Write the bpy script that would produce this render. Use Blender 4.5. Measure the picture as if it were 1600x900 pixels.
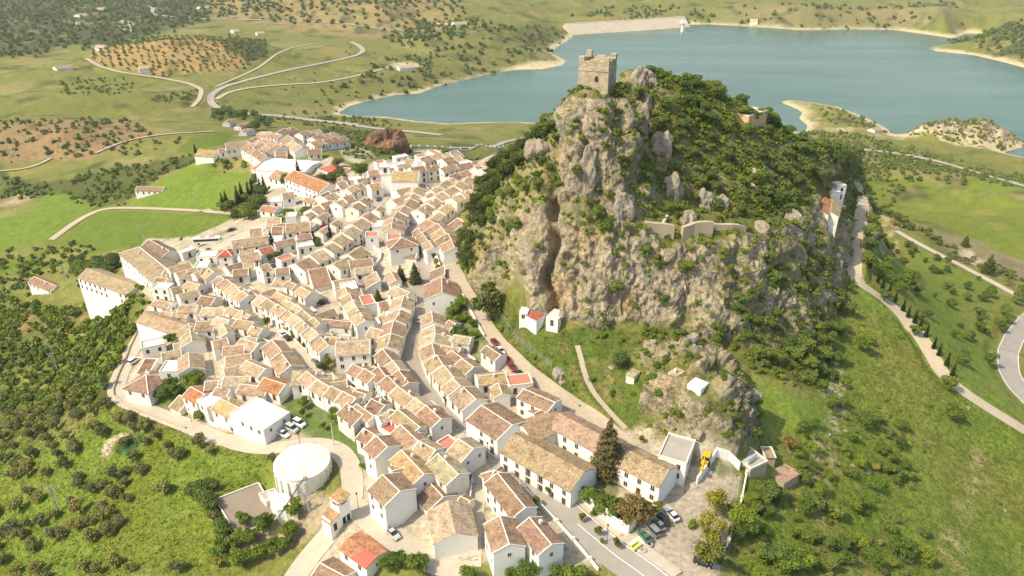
import bpy, bmesh, math, random
import numpy as np
from mathutils import Vector, Matrix
R = math.radians
for _o in list(bpy.data.objects): bpy.data.objects.remove(_o)
SC = bpy.context.scene
COL = SC.collection
rnd = random.Random(7)
rng = np.random.default_rng(11)
# ------------------------------------------------------------------ camera, sky, sun, exposure
K = 0.85                     # metres per survey unit of the heights listed below
CZ = 148.0 * K               # camera height above the foreground streets
PITCH = R(27.7)
HFOV = R(70.0)
FPX = 800.0 / math.tan(HFOV / 2)
cam_data = bpy.data.cameras.new('camera'); cam = bpy.data.objects.new('camera', cam_data); COL.objects.link(cam)
cam.location = (0, 0, CZ); cam.rotation_euler = (math.pi / 2 - PITCH, 0, 0)
cam_data.sensor_width = 36.0; cam_data.lens = 18.0 / math.tan(HFOV / 2)
cam_data.clip_start = 1.0; cam_data.clip_end = 30000.0
SC.camera = cam
SUN_EL, SUN_AZ = R(50), R(247)        # azimuth measured clockwise from +Y; the sun stands to the left and a little behind the camera
world = bpy.data.worlds.new('World'); SC.world = world; world.use_nodes = True
wn = world.node_tree.nodes; wl = world.node_tree.links
bg = wn['Background']; sky = wn.new('ShaderNodeTexSky'); sky.sky_type = 'NISHITA'; sky.sun_disc = False
sky.sun_elevation = SUN_EL; sky.sun_rotation = SUN_AZ; sky.air_density = 1.2; sky.dust_density = 3.5; sky.ozone_density = 1.0; sky.altitude = 600
wl.new(sky.outputs[0], bg.inputs[0]); bg.inputs[1].default_value = 0.15
sd = bpy.data.lights.new('sun', 'SUN'); sun = bpy.data.objects.new('sun', sd); COL.objects.link(sun)
sd.energy = 3.0; sd.angle = R(0.6); sd.color = (1.0, 0.92, 0.78)
_sv = Vector((math.sin(SUN_AZ) * math.cos(SUN_EL), math.cos(SUN_AZ) * math.cos(SUN_EL), math.sin(SUN_EL)))
sun.rotation_euler = _sv.to_track_quat('Z', 'Y').to_euler()
SC.view_settings.view_transform = 'Standard'; SC.view_settings.look = 'None'
SC.view_settings.exposure = 0.84; SC.view_settings.gamma = 1.0; SC.view_settings.use_curve_mapping = False
SC.view_settings.use_white_balance = True; SC.view_settings.white_balance_temperature = 7250; SC.view_settings.white_balance_tint = 8
SC.cycles.max_bounces = 5; SC.cycles.transparent_max_bounces = 4; SC.cycles.volume_bounces = 0
# ------------------------------------------------------------------ geometry helpers
CP, SP = math.cos(PITCH), math.sin(PITCH)
def ray(px, py):
    x = (px - 800.0) / FPX; y = (450.0 - py) / FPX
    return np.array([x, CP + y * SP, -SP + y * CP])
def P(px, py, z):                      # survey point: where the sight line reaches height z (survey units)
    d = ray(px, py); t = (z * K - CZ) / d[2]
    return (d[0] * t, d[1] * t, z * K)
_pr = np.random.default_rng(3).permutation(256)
_perm = np.concatenate([_pr, _pr, _pr])
_g3 = np.random.default_rng(5).normal(size=(256, 3)); _g3 /= np.linalg.norm(_g3, axis=1)[:, None]; _g3 = _g3.astype(np.float32)
def perlin(x, y, z=None):
    x = np.asarray(x, np.float32); y = np.asarray(y, np.float32)
    z = np.zeros_like(x) if z is None else np.asarray(z, np.float32)
    xi = np.floor(x).astype(np.int32); yi = np.floor(y).astype(np.int32); zi = np.floor(z).astype(np.int32)
    xf = x - xi; yf = y - yi; zf = z - zi
    u = xf * xf * xf * (xf * (xf * 6 - 15) + 10); v = yf * yf * yf * (yf * (yf * 6 - 15) + 10); w = zf * zf * zf * (zf * (zf * 6 - 15) + 10)
    xi &= 255; yi &= 255; zi &= 255
    def g(dx, dy, dz):
        h = _perm[_perm[_perm[xi + dx] + yi + dy] + zi + dz]
        gg = _g3[h]
        return gg[..., 0] * (xf - dx) + gg[..., 1] * (yf - dy) + gg[..., 2] * (zf - dz)
    def lx(a, b, t): return a + t * (b - a)
    a = lx(lx(g(0, 0, 0), g(1, 0, 0), u), lx(g(0, 1, 0), g(1, 1, 0), u), v)
    b = lx(lx(g(0, 0, 1), g(1, 0, 1), u), lx(g(0, 1, 1), g(1, 1, 1), u), v)
    return lx(a, b, w) * 1.5
def fbm(x, y, s, octs=4, z=None, seed=0.0, gain=0.5):
    t = 0; a = 1.0; n = 0
    for k in range(octs):
        f = 2.03 ** k / s
        t = t + a * perlin(x * f + seed + 17.3 * k, y * f + 5.1 * k - seed, None if z is None else z * f)
        n += a; a *= gain
    return t / n
def ridged(x, y, z, s, octs=4, seed=0.0):
    t = 0; a = 1.0; n = 0
    for k in range(octs):
        f = 2.1 ** k / s
        t = t + a * (1 - 2.2 * np.abs(perlin(x * f + seed + 7.7 * k, y * f - seed, z * f * 0.55)))
        n += a; a *= 0.52
    return t / n
def inpoly(x, y, poly):
    c = np.zeros(x.shape, bool); n = len(poly)
    for i in range(n):
        x1, y1 = poly[i][:2]; x2, y2 = poly[(i + 1) % n][:2]
        if y1 == y2: continue
        c ^= ((y1 > y) != (y2 > y)) & (x < (x2 - x1) * (y - y1) / (y2 - y1) + x1)
    return c
def dseg(x, y, pts, closed=False):
    """distance to a polyline, and the height along it when the points carry one"""
    best = np.full(x.shape, 1e9, np.float32); zb = np.zeros(x.shape, np.float32)
    n = len(pts)
    for i in range(n if closed else n - 1):
        a = pts[i]; b = pts[(i + 1) % n]
        dx, dy = b[0] - a[0], b[1] - a[1]; L = dx * dx + dy * dy + 1e-9
        t = np.clip(((x - a[0]) * dx + (y - a[1]) * dy) / L, 0, 1)
        d = np.hypot(x - a[0] - t * dx, y - a[1] - t * dy)
        m = d < best
        best = np.where(m, d, best)
        if len(a) > 2: zb = np.where(m, a[2] + t * (b[2] - a[2]), zb)
    return best, zb
def sstep(a, b, v):
    t = np.clip((v - a) / (b - a), 0, 1); return t * t * (3 - 2 * t)
# ------------------------------------------------------------------ terrain: surveyed heights (picture column, row, height)
CTRL = [
 # town
 (1150,895,-1),(1100,890,0),(1000,860,0),(900,790,0),(740,720,0),(650,600,0),(640,520,1),(650,450,2),(640,380,3),(620,300,4),
 (560,895,-8),(620,850,-3),(700,870,-2),(830,880,-2),(470,890,-12),(560,800,-4),(540,700,-6),(430,560,-6),(340,500,-10),(250,560,-15),
 (190,600,-17),(200,480,-19),(240,430,-17),(330,390,-12),(420,330,-9),(480,280,-11),(430,225,-24),(330,240,-32),(560,255,-10),
 (700,250,-4),(770,250,-2),(500,215,-30),(480,400,-3),(540,450,-2),(560,560,-3),(720,500,2),(380,610,-9),(560,350,0),
 (470,740,-8),(400,680,-10),(330,670,-13),(180,622,-18),(260,645,-16),(780,640,1),(960,720,1),(1060,740,1),(380,780,-10),(400,860,-14),
 # slope left of the town
 (300,800,-19),(200,720,-26),(100,850,-36),(0,899,-43),(0,700,-57),(100,600,-52),(150,520,-46),(0,520,-76),(0,430,-82),(70,455,-62),
 (180,455,-36),(150,480,-42),(-150,700,-80),(-200,450,-105),(-100,899,-60),(130,420,-50),
 # fields and hills to the left
 (100,350,-77),(250,350,-47),(320,350,-30),(300,300,-50),(50,300,-96),(350,270,-40),(200,300,-70),(300,260,-64),(60,250,-100),(100,205,-78),(180,200,-84),
 (30,205,-88),(230,215,-90),(100,185,-98),(300,215,-75),(0,150,-112),(100,150,-106),(200,150,-108),(250,118,-126),(330,112,-122),(160,108,-122),
 (250,64,-84),(330,64,-90),(180,74,-100),(400,72,-108),(140,84,-116),(100,110,-100),(250,52,-152),(100,60,-155),(0,70,-150),(0,20,-156),
 (150,20,-152),(330,50,-150),(330,160,-125),(400,130,-132),(500,100,-138),(560,80,-140),(450,60,-138),(300,20,-120),(400,10,-95),(500,12,-90),
 (600,10,-80),(450,35,-128),(560,40,-118),(330,28,-128),(230,35,-146),(420,160,-140),(500,150,-146),(600,120,-142),(640,100,-140),(440,190,-112),(400,205,-85),
 (650,70,-128),(700,45,-112),(760,40,-110),(800,45,-118),(840,60,-136),(700,90,-138),(780,80,-138),(650,35,-120),(700,15,-95),(800,10,-98),(850,38,-150),
 (560,200,-118),(620,205,-128),(700,215,-118),(780,210,-130),(600,232,-70),(700,238,-60),(760,228,-85),(540,235,-48),(640,200,-140),(500,175,-145),
 # far shore and right
 (900,20,-128),(1000,25,-140),(1100,15,-128),(1200,15,-118),(1300,15,-112),(1400,20,-118),(1500,30,-140),(1590,20,-105),(1590,60,-120),(1540,75,-146),(1100,5,-100),(1300,2,-90),(1500,5,-90),
 (1300,185,-150),(1380,205,-148),(1350,230,-132),(1450,270,-116),(1540,262,-140),(1580,262,-146),(1280,228,-138),(1500,212,-140),(1520,240,-150),(1450,330,-92),(1550,300,-104),(1600,380,-86),
 (1700,420,-90),(1700,300,-110),(1500,400,-82),(1400,360,-71),(1480,410,-67),(1600,485,-62),(1380,330,-66),(1345,300,12),(1345,350,8),(1338,400,3),(1335,430,0),
 (1370,460,-6),(1440,530,-16),(1475,590,-22),(1540,635,-28),(1600,670,-33),(1700,740,-42),(1450,450,-42),(1400,420,-24),(1500,520,-38),(1560,560,-46),(1590,600,-45),
 (1575,530,-51),(1350,600,-12),(1450,700,-22),(1580,750,-35),(1580,890,-40),(1400,850,-25),(1280,750,-12),(1220,850,-11),(1150,885,-7),(1200,770,-7),
 (1250,650,-3),(1180,580,4),(1230,600,0),(1700,899,-50),(1380,520,-10),(1180,725,-2),
 # castle hill
 (900,148,88.5),(915,149,88.5),(930,149,88.7),(945,150,88.6),(960,149,88.5),(888,175,82),(884,205,76),(930,200,78),(930,230,71.5),(920,300,57),(930,340,46),(990,112,88),(1010,108,89),(1040,116,87),
 (1100,137,79),(1150,162,71),(1200,190,63),(1240,215,55),(1290,240,45),(1000,180,74),(970,170,80),(1000,215,68),(950,212,74),(1040,235,64),(1100,250,58),(1100,330,42),(1000,250,61),
 (1050,290,52),(1000,320,50),(1200,250,52),(1200,330,38),(1280,320,30),(1300,300,26),(1300,270,32),(1290,340,24),(1040,350,44),(1100,352,43),(1150,355,42),(1230,345,38),(950,372,42),(1000,382,40),
 (1050,395,38),(1110,388,38),(1180,390,34),(1230,400,29),(1280,380,20),(1300,380,14),(1312,430,-1),(1300,480,-5),(1290,580,-8),(1250,470,7),(1200,480,13),(1200,560,3),(1120,470,22),(1120,540,8),
 (1060,470,20),(1050,515,13),(1000,500,14),(950,505,14),(900,505,14),(870,500,14),(830,490,13),(870,330,48),(830,330,47),(830,380,40),(780,350,36),(790,420,20),(770,440,12),(760,300,42),(745,310,38),(735,350,28),
 (725,390,16),(712,395,6),(705,430,3),(740,470,5),(870,250,62),(820,250,52),(780,270,48),(760,262,47),(700,400,4),(716,340,4),(738,292,2),
 (770,500,4),(790,560,3),(870,620,2),(920,660,1),(800,520,8),(870,545,9),(900,570,8),(950,600,6),(1000,560,12),(1075,558,20),(1100,600,20),(1122,640,16),(1140,668,12),(1165,700,2),(1185,690,-2),(1060,655,9),(1130,706,3),(1000,650,4),
 (1140,580,8),(1050,600,15),(1180,640,-1),(1165,600,1),(1020,600,11),(960,540,12),(1030,540,14),
]
CX = [P(*c) for c in CTRL]
# heights behind the hill and beyond the frame: (x, y, z) in survey units
CX += [(a * K, b * K, c * K) for a, b, c in [
 (29,266,89),(20,263,88.6),(38,266,89),(30,274,88),(16,268,84),(10,300,60),(35,330,58),(70,340,66),(0,330,30),(-14,330,6),(-12,310,14),(20,380,22),(60,400,20),(120,390,26),(160,400,5),(20,440,-8),(80,460,-25),(150,460,-40),(200,420,-40),(220,500,-110),(100,600,-110),(0,600,-90),
 (0,700,-125),(150,700,-140),(300,650,-140),(450,700,-140),(30,60,4),(-60,60,-5),(80,90,-3),(-120,110,-25),(150,110,-20),(0,20,0),(0,-60,-10),(-300,0,-90),(300,0,-60),(-600,300,-120),(700,300,-120),
 (-1500,900,-110),(-2500,2500,-60),(-1000,3200,-40),(0,3400,-40),(1200,3200,-40),(2500,2600,-20),(2500,1200,-90),(1500,600,-110),(-3500,5200,60),(0,6000,120),(3500,5000,120),(0,8500,200),(-6000,7500,150),(6000,7500,200)]]
CX = np.array(CX, np.float64)
def _kern(d): return d
_D = np.hypot(CX[:, None, 0] - CX[None, :, 0], CX[:, None, 1] - CX[None, :, 1])
_n = len(CX); _A = np.zeros((_n + 1, _n + 1)); _A[:_n, :_n] = _kern(_D) - np.eye(_n) * 0.6; _A[:_n, _n] = 1; _A[_n, :_n] = 1
_w = np.linalg.solve(_A, np.append(CX[:, 2], 0))
def base_h(x, y):
    sh = x.shape; x = x.ravel(); y = y.ravel(); out = np.full(x.shape, _w[_n])
    for i in range(0, len(x), 40000):
        d = np.hypot(x[i:i + 40000, None] - CX[None, :, 0], y[i:i + 40000, None] - CX[None, :, 1])
        out[i:i + 40000] += d @ _w[:_n]
    return out.reshape(sh)
# lake outline, surveyed at the water line
ZL = -160.0
LAKE = [(528,178),(545,166),(575,158),(620,148),(655,146),(690,133),(740,122),(780,113),(810,109),(850,108),(878,102),(886,96),(872,88),(860,82),(876,70),(893,60),(896,54),
 (940,50),(1000,45),(1068,39),(1105,38),(1180,42),(1250,47),(1330,46),(1400,47),(1450,54),(1490,60),(1512,52),(1530,53),(1512,64),(1480,70),(1448,75),(1462,80),(1520,86),(1560,95),(1600,106),(1720,125),(1800,260),
 (1620,250),(1570,239),(1558,226),(1500,226),(1446,218),(1438,207),(1425,219),(1400,214),(1385,200),(1350,182),(1310,167),(1270,160),(1232,156),(1219,160),(1240,168),(1254,176),(1248,185),(1262,196),(1258,206),(1230,206),
 (1100,198),(960,195),(880,194),(800,190),(740,191),(700,193),(650,189),(600,182),(560,182)]
LKW = [P(a, b, ZL) for a, b in LAKE]
# the polar sampling table of the ground
TH0, TH1, NT = R(-56), R(56), 1640
LR0, LR1, NR = math.log(34.0), math.log(9500.0), 2300
def _grid(nt, nr):
    th = np.linspace(TH0, TH1, nt); lr = np.linspace(LR0, LR1, nr)
    T, L = np.meshgrid(th, lr, indexing='ij'); r = np.exp(L)
    return r * np.sin(T), r * np.cos(T), r
def upsample(a, nt, nr):
    i = np.linspace(0, a.shape[0] - 1, nt); j = np.linspace(0, a.shape[1] - 1, nr)
    i0 = np.minimum(i.astype(int), a.shape[0] - 2); j0 = np.minimum(j.astype(int), a.shape[1] - 2)
    fi = (i - i0)[:, None]; fj = (j - j0)[None, :]
    r0 = a[i0] * (1 - fi) + a[i0 + 1] * fi
    return r0[:, j0] * (1 - fj) + r0[:, j0 + 1] * fj
_cx, _cy, _cr = _grid(411, 576)
_cz = base_h(_cx, _cy)
for _ in range(1):                                    # soften the creases between survey points a little, less so close by
    s = _cz.copy(); s[1:-1, 1:-1] = (_cz[1:-1, 1:-1] * 4 + _cz[:-2, 1:-1] + _cz[2:, 1:-1] + _cz[1:-1, :-2] + _cz[1:-1, 2:]) / 8; _cz = s
GX, GY, GR = _grid(NT, NR)
GX = GX.astype(np.float32); GY = GY.astype(np.float32); GR = GR.astype(np.float32)
GZ = upsample(_cz, NT, NR).astype(np.float32)
# distance to the lake shore (coarse, upsampled)
_dl, _ = dseg(_cx, _cy, [p[:2] for p in LKW], True); _in = inpoly(_cx, _cy, LKW)
LK = upsample(np.where(_in, -_dl, _dl), NT, NR).astype(np.float32)
def tbl(x, y, A):
    x = np.asarray(x, np.float64); y = np.asarray(y, np.float64)
    fi = (np.arctan2(x, y) - TH0) / (TH1 - TH0) * (NT - 1); fj = (np.log(np.maximum(np.hypot(x, y), 1)) - LR0) / (LR1 - LR0) * (NR - 1)
    fi = np.clip(fi, 0, NT - 1.001); fj = np.clip(fj, 0, NR - 1.001)
    i = fi.astype(int); j = fj.astype(int); a = fi - i; b = fj - j
    return (A[i, j] * (1 - a) * (1 - b) + A[i + 1, j] * a * (1 - b) + A[i, j + 1] * (1 - a) * b + A[i + 1, j + 1] * a * b)
ZT = [GZ]
def H(x, y): return tbl(x, y, ZT[0])
_ts = np.exp(np.linspace(math.log(40), math.log(12000), 2600))
def hit(px, py, h=0.0):
    """the place on the ground (raised by h) that the survey sight line meets"""
    d = ray(px, py); d = d / math.hypot(d[0], d[1])
    z = CZ + d[2] * _ts; g = H(d[0] * _ts, d[1] * _ts) + h
    k = np.nonzero(z < g)[0]
    if len(k) == 0: t = _ts[-1]
    else:
        k = max(k[0], 1); a, b = _ts[k - 1], _ts[k]; fa = z[k - 1] - g[k - 1]; fb = z[k] - g[k]; t = a + (b - a) * fa / (fa - fb + 1e-9)
    return np.array([d[0] * t, d[1] * t, CZ + d[2] * t])
def hits(pts, h=0.0): return [hit(a, b, h) for a, b in pts]
# rolling relief, growing with distance and kept off the town
VILLAGE = [(172,622),(205,540),(222,500),(230,470),(190,420),(230,372),(300,370),(400,330),(390,250),(480,250),(570,262),(640,236),(775,240),(722,330),(704,420),(745,480),(800,560),(935,660),(1150,700),(1130,899),(455,899),(560,800),(545,730),(470,690),(380,680),(300,660)]
_rel = fbm(GX, GY, 330, 5, seed=3.0)
amp = np.interp(GR, [0, 330, 600, 1200, 3000, 9000], [0.0, 1.5, 7, 20, 60, 160]).astype(np.float32)
amp *= sstep(5, 160, LK) * 1.0
GZ = GZ + _rel * amp + fbm(GX, GY, 26, 3, seed=9.0) * np.interp(GR, [0, 200, 400, 1500], [0.5, 0.8, 1.6, 3.0]).astype(np.float32)
# shore and lake bed
_b = ZL * K
_kd = np.hypot(GX - 26.0, GY - 227.6); _kf = 1 - sstep(6.8, 10.5, _kd); GZ = np.where(_kf > 0, np.maximum(GZ, GZ * (1 - _kf) + 75.0 * _kf), GZ)      # the levelled rock the keep stands on
GZ = np.where(LK < 0, _b - 0.6 - np.minimum(14, -LK * 0.12), np.maximum(GZ, _b + 0.25 + np.minimum(LK * 0.11, 30)))
_near = sstep(0, 90, LK)
GZ = np.where((LK >= 0) & (LK < 90), (_b + 0.25 + LK * 0.11 + fbm(GX, GY, 30, 3, seed=2.) * np.minimum(LK * .05, 3)) * (1 - _near) + GZ * _near, GZ).astype(np.float32)
_ic = P(1508, 214, -155); _g = np.exp(-(((GX - _ic[0]) / 62) ** 2 + ((GY - _ic[1]) / 34) ** 2) ** 1.6); ISL = _g
GZ = (GZ + _g * (24 + 9 * fbm(GX, GY, 22, 4, seed=13.))).astype(np.float32)
ZT[0] = GZ
# ------------------------------------------------------------------ roads and paths (survey lines), graded into the ground before the mesh is made
ROADS = [
 # name, kind, width, survey points
 ('main_road','asphalt',8.0,[(1030,920),(1000,895),(960,868),(900,817),(850,772),(800,730),(772,706)]),
 ('street','paved',5.2,[(774,708),(740,672),(700,638),(662,603),(643,572),(636,545),(643,505),(652,465),(662,432),(664,408),(655,380),(642,352),(636,332),(645,313),(662,296),(672,282)]),
 ('hill_road','gravel',5.6,[(985,700),(930,656),(870,614),(820,577),(780,538),(755,505),(738,472),(722,448),(711,425),(699,405),(688,388)]),
 ('back_road','gravel',4.5,[(722,358),(710,346),(705,336),(716,326),(731,312)]),
 ('ring_road','concrete',5.5,[(258,478),(236,487),(226,515),(205,550),(187,588),(180,612),(196,628),(240,645),(290,664),(340,686),(400,700),(445,700),(490,692),(528,700),(546,722),(552,752),(548,785),(532,815),(500,850),(468,890),(455,915)]),
 ('village_street','concrete',6.5,[(548,790),(580,812),(610,838),(650,868),(700,886),(745,886)]),
 ('side_street','concrete',5.0,[(760,708),(748,740),(741,790),(736,835),(734,886)]),
 ('tree_street','concrete',5.5,[(398,490),(425,515),(455,545),(490,575),(525,603),(560,628),(590,650)]),
 ('upper_street','asphalt_pale',5.5,[(606,298),(592,318),(572,342),(552,364),(528,384),(500,402),(475,420),(452,436),(425,445),(415,438)]),
 ('west_street','concrete',4.5,[(318,432),(335,458),(358,480),(398,492)]),
 ('alley','concrete',3.5,[(318,528),(318,560),(326,592),(332,606)]),
 ('parking_road','concrete',7.0,[(300,396),(340,388),(380,368),(432,345)]),
 ('country_road','asphalt_pale',9.0,[(560,196),(500,190),(430,181),(370,178),(340,170),(328,160),(330,148),(350,136),(400,122),(450,110),(510,98),(556,88),(570,80),(562,72),(548,66)]),
 ('lake_road','track',7.0,[(338,156),(356,145),(385,138),(440,133),(500,130),(545,122),(600,108),(640,101)]),
 ('farm_track','track',6.0,[(135,92),(155,104),(190,114),(250,122),(296,131),(316,140),(312,156),(300,168)]),
 ('hill_track','track',4.5,[(338,136),(380,118),(405,106),(432,85),(455,75),(492,68)]),
 ('far_road','asphalt_pale',9.0,[(228,10),(240,14),(236,22),(262,26),(330,30),(420,32),(530,36),(600,46),(650,50)]),
 ('valley_road','asphalt_pale',7.0,[(418,180),(470,186),(520,192),(600,203),(660,208),(690,212)]),
 ('low_road','asphalt_pale',7.0,[(640,230),(700,232),(768,231),(790,222),(825,216)]),
 ('west_track','track',3.0,[(0,268),(50,265),(66,258),(80,248)]),
 ('meadow_track','track',3.0,[(150,240),(180,226),(220,215),(270,209),(335,206)]),
 ('field_track','track',4.5,[(80,375),(98,362),(118,346),(138,332),(158,325),(200,325),(240,326),(300,329),(375,335)]),
 ('gravel_track','gravel',5.5,[(1338,284),(1347,300),(1348,325),(1342,360),(1336,395),(1334,432),(1352,450),(1376,464),(1405,488),(1432,517),(1452,548),(1475,588),(1505,612),(1540,635),(1600,672),(1680,722)]),
 ('white_path','concrete',4.0,[(1400,361),(1440,385),(1480,404),(1520,425),(1560,446),(1603,470)]),
 ('lower_road','asphalt',8.0,[(1640,470),(1606,500),(1584,528),(1574,552),(1576,580),(1590,605),(1625,640)]),
 ('reservoir_road','asphalt_pale',7.0,[(1258,221),(1330,232),(1420,243),(1470,254),(1530,272),(1600,292),(1680,315)]),
 ('mule_path','track',1.6,[(902,540),(908,560),(914,588),(925,612),(945,635),(965,658),(978,670)]),
 ('castle_path','track',1.8,[(968,152),(974,168),(972,186),(966,200),(973,210)]),
 ('hill_path','track',1.8,[(1176,262),(1179,276),(1175,292)]),
]
def resample(pts, step):
    pts = np.array(pts, float); seg = np.hypot(*(pts[1:, :2] - pts[:-1, :2]).T); s = np.concatenate([[0], np.cumsum(seg)])
    n = max(int(s[-1] / step), 2); q = np.linspace(0, s[-1], n + 1)
    out = np.stack([np.interp(q, s, pts[:, k]) for k in range(pts.shape[1])], 1)
    return out
def smooth(p, it):
    p = p.copy()
    for _ in range(it): p[1:-1] = (p[:-2] + 2 * p[1:-1] + p[2:]) / 4
    return p
ROADW = []
PAVE = np.zeros(GZ.shape, bool)
for name, kind, w, pts in ROADS:
    q = hits(pts); d0 = float(np.mean([np.hypot(a[0], a[1]) for a in q]))
    step = 1.5 if d0 < 450 else 5.0
    line = smooth(resample(q, step), 6 if d0 < 450 else 14)
    ROADW.append((name, kind, w, line, d0))
    for a in range(0, len(line), 40):                            # grade the ground under each stretch of road
        ch = line[max(a - 1, 0):a + 41:(2 if len(line) > 60 else 1)]
        if len(ch) < 2: ch = line[-2:]
        pad = w * 2.2 + 3; x0, y0 = ch[:, 0].min() - pad, ch[:, 1].min() - pad; x1, y1 = ch[:, 0].max() + pad, ch[:, 1].max() + pad
        cs = [(x0, y0), (x1, y0), (x0, y1), (x1, y1)]
        ts = [math.atan2(c[0], c[1]) for c in cs]; ys = max(y0, 1.0)
        rmin = math.hypot(max(0, x0, -x1), ys); rmax = max(math.hypot(*c) for c in cs)
        i0 = int((min(ts) - TH0) / (TH1 - TH0) * (NT - 1)); i1 = int((max(ts) - TH0) / (TH1 - TH0) * (NT - 1)) + 2
        j0 = int((math.log(rmin) - LR0) / (LR1 - LR0) * (NR - 1)); j1 = int((math.log(rmax) - LR0) / (LR1 - LR0) * (NR - 1)) + 2
        i0, i1, j0, j1 = max(i0, 0), min(i1, NT), max(j0, 0), min(j1, NR)
        if i1 <= i0 or j1 <= j0: continue
        sl = (slice(i0, i1), slice(j0, j1))
        d, zz = dseg(GX[sl], GY[sl], [tuple(v) for v in ch])
        k = 1 - sstep(w * 0.5 + 0.6, w * 0.5 + (2.5 if d0 < 450 else 8) + w * 0.4, d)
        GZ[sl] = GZ[sl] * (1 - k) + (zz - 0.05) * k
        PAVE[sl] |= d < w * 0.5
ZT[0] = GZ
# pads levelled for yards and courts
for pg in [[(328,782),(404,748),(420,770),(440,815),(368,846)], [(490,265),(520,255),(555,263),(527,280)], [(455,700),(490,700),(505,725),(490,755),(450,755),(438,725)]]:
    w_ = [tuple(q[:2]) for q in hits(pg)]; zc_ = float(np.mean([hit(*q)[2] for q in pg])); b_ = (np.abs(GX - w_[0][0]) < 70) & (np.abs(GY - w_[0][1]) < 70)
    ins_ = inpoly(GX[b_], GY[b_], w_); d_, _ = dseg(GX[b_], GY[b_], w_, True); k_ = sstep(-4, 0, np.where(ins_, d_, -d_)); GZ[b_] = GZ[b_] * (1 - k_) + zc_ * k_
ZT[0] = GZ
# ------------------------------------------------------------------ land cover outlines (survey polygons)
def W(poly): return [tuple(p[:2]) for p in hits(poly)]
def mask(poly, soft=3.0, n=0.35):
    """soft-edged membership of every mesh vertex in a surveyed outline, its edge roughened by noise"""
    w = W(poly); x0 = min(p[0] for p in w) - 60; x1 = max(p[0] for p in w) + 60; y0 = min(p[1] for p in w) - 60; y1 = max(p[1] for p in w) + 60
    out = np.zeros(VX.shape, np.float32)
    b = (VX > x0) & (VX < x1) & (VY > y0) & (VY < y1)
    if not b.any(): return out
    x = VX[b]; y = VY[b]
    ins = inpoly(x, y, w); d, _ = dseg(x, y, w, True); d = np.where(ins, d, -d)
    if n: d = d + EDGE[b] * soft * n * 6
    out[b] = sstep(-soft, soft, d); return out
# ---- mesh: per-column radii so that steep faces get rows of their own
ci = [i for i in range(NT) if abs(TH0 + (TH1 - TH0) * i / (NT - 1)) < R(46) or i % 5 == 0 or i == NT - 1]
NRR = 1000
th = TH0 + (TH1 - TH0) * np.array(ci) / (NT - 1)
rr = np.exp(np.linspace(LR0, LR1, NR))
prof = GZ[ci][:, :]
sm = prof.copy()
kk = 9
cs_ = np.cumsum(np.pad(sm, ((kk, kk), (0, 0)), mode='edge'), axis=0); sm = (cs_[2 * kk:] - cs_[:-2 * kk]) / (2 * kk)
sm = sm[:len(ci)]
dr = np.diff(rr)[None, :]; dz = np.diff(sm, axis=1)
sl_ = np.hypot(rr[1:], CZ)[None, :]
up = np.clip(dz, 0, None)
wgt = (np.hypot(dr * 0.55, 0) + up * 1.5 + np.abs(dz) * 0.3) / sl_ * np.where(rr[1:] < 75, 0.3, 1.0)[None, :]
cw = np.concatenate([np.zeros((len(ci), 1)), np.cumsum(wgt, axis=1)], 1)
RAD = np.empty((len(ci), NRR))
for a in range(len(ci)): RAD[a] = np.interp(np.linspace(0, cw[a, -1], NRR), cw[a], rr)
cs_ = np.cumsum(np.pad(RAD, ((kk + 1, kk), (0, 0)), mode='edge'), axis=0); RAD = ((cs_[2 * kk:] - cs_[:-2 * kk]) / (2 * kk))[:len(ci)]
VX = (RAD * np.sin(th)[:, None]).astype(np.float32); VY = (RAD * np.cos(th)[:, None]).astype(np.float32)
VZ = tbl(VX, VY, GZ).astype(np.float32)
VR = np.hypot(VX, VY)
EDGE = fbm(VX, VY, 14, 3, seed=31.)
def pgrad(Z):
    e = 1.2
    gx = (tbl(VX + e, VY, Z) - tbl(VX - e, VY, Z)) / (2 * e); gy = (tbl(VX, VY + e, Z) - tbl(VX, VY - e, Z)) / (2 * e)
    return gx.astype(np.float32), gy.astype(np.float32)
gx, gy = pgrad(GZ); SL = np.hypot(gx, gy)
HILL = [(880,150),(905,140),(960,120),(1040,108),(1110,130),(1200,180),(1296,232),(1312,300),(1318,350),(1312,425),(1300,500),(1302,600),(1240,612),(1130,560),(1150,600),(1180,660),(1205,700),(1150,716),(1085,690),(1030,680),(1000,655),(1010,600),(985,560),(1000,520),(880,508),(830,505),(762,480),(722,432),(708,400),(722,330),(742,296),(758,262),(830,228),(876,210)]
hw = [(p[0], p[1]) for p in [hit(a, b) for a, b in HILL[19:]]]
# the hill's footprint in metres: its surveyed front outline closed round the back of the ridge
HB = [(-22 * K, 330 * K), (-5 * K, 372 * K), (60 * K, 392 * K), (150 * K, 385 * K), (186 * K, 372 * K), (180 * K, 330 * K)]
FOOT = [tuple(hit(a, b)[:2]) for a, b in [(1318,430),(1305,500),(1302,595),(1240,612),(1150,575),(1165,620),(1195,690),(1150,712),(1085,690),(1030,680),(1005,655),(1012,600),(1000,570),(985,545),(1000,515),(880,508),(830,505),(762,482),(728,440),(712,402)]] + [(-16 * K, 300 * K)] + HB
_ins = inpoly(VX, VY, FOOT); _df, _ = dseg(VX, VY, FOOT, True); _df = np.where(_ins, _df, -_df)
MH = sstep(-1.5, 2.5, _df + EDGE * 4)
_nz = fbm(VX, VY, 9, 4, z=VZ, seed=4.)
ROCK = MH * sstep(0.62, 1.15, SL + _nz * 0.9)
_sx = VX; _sd = VY * CP + (VZ - CZ) * -SP; _su = VY * SP + (VZ - CZ) * CP
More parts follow.
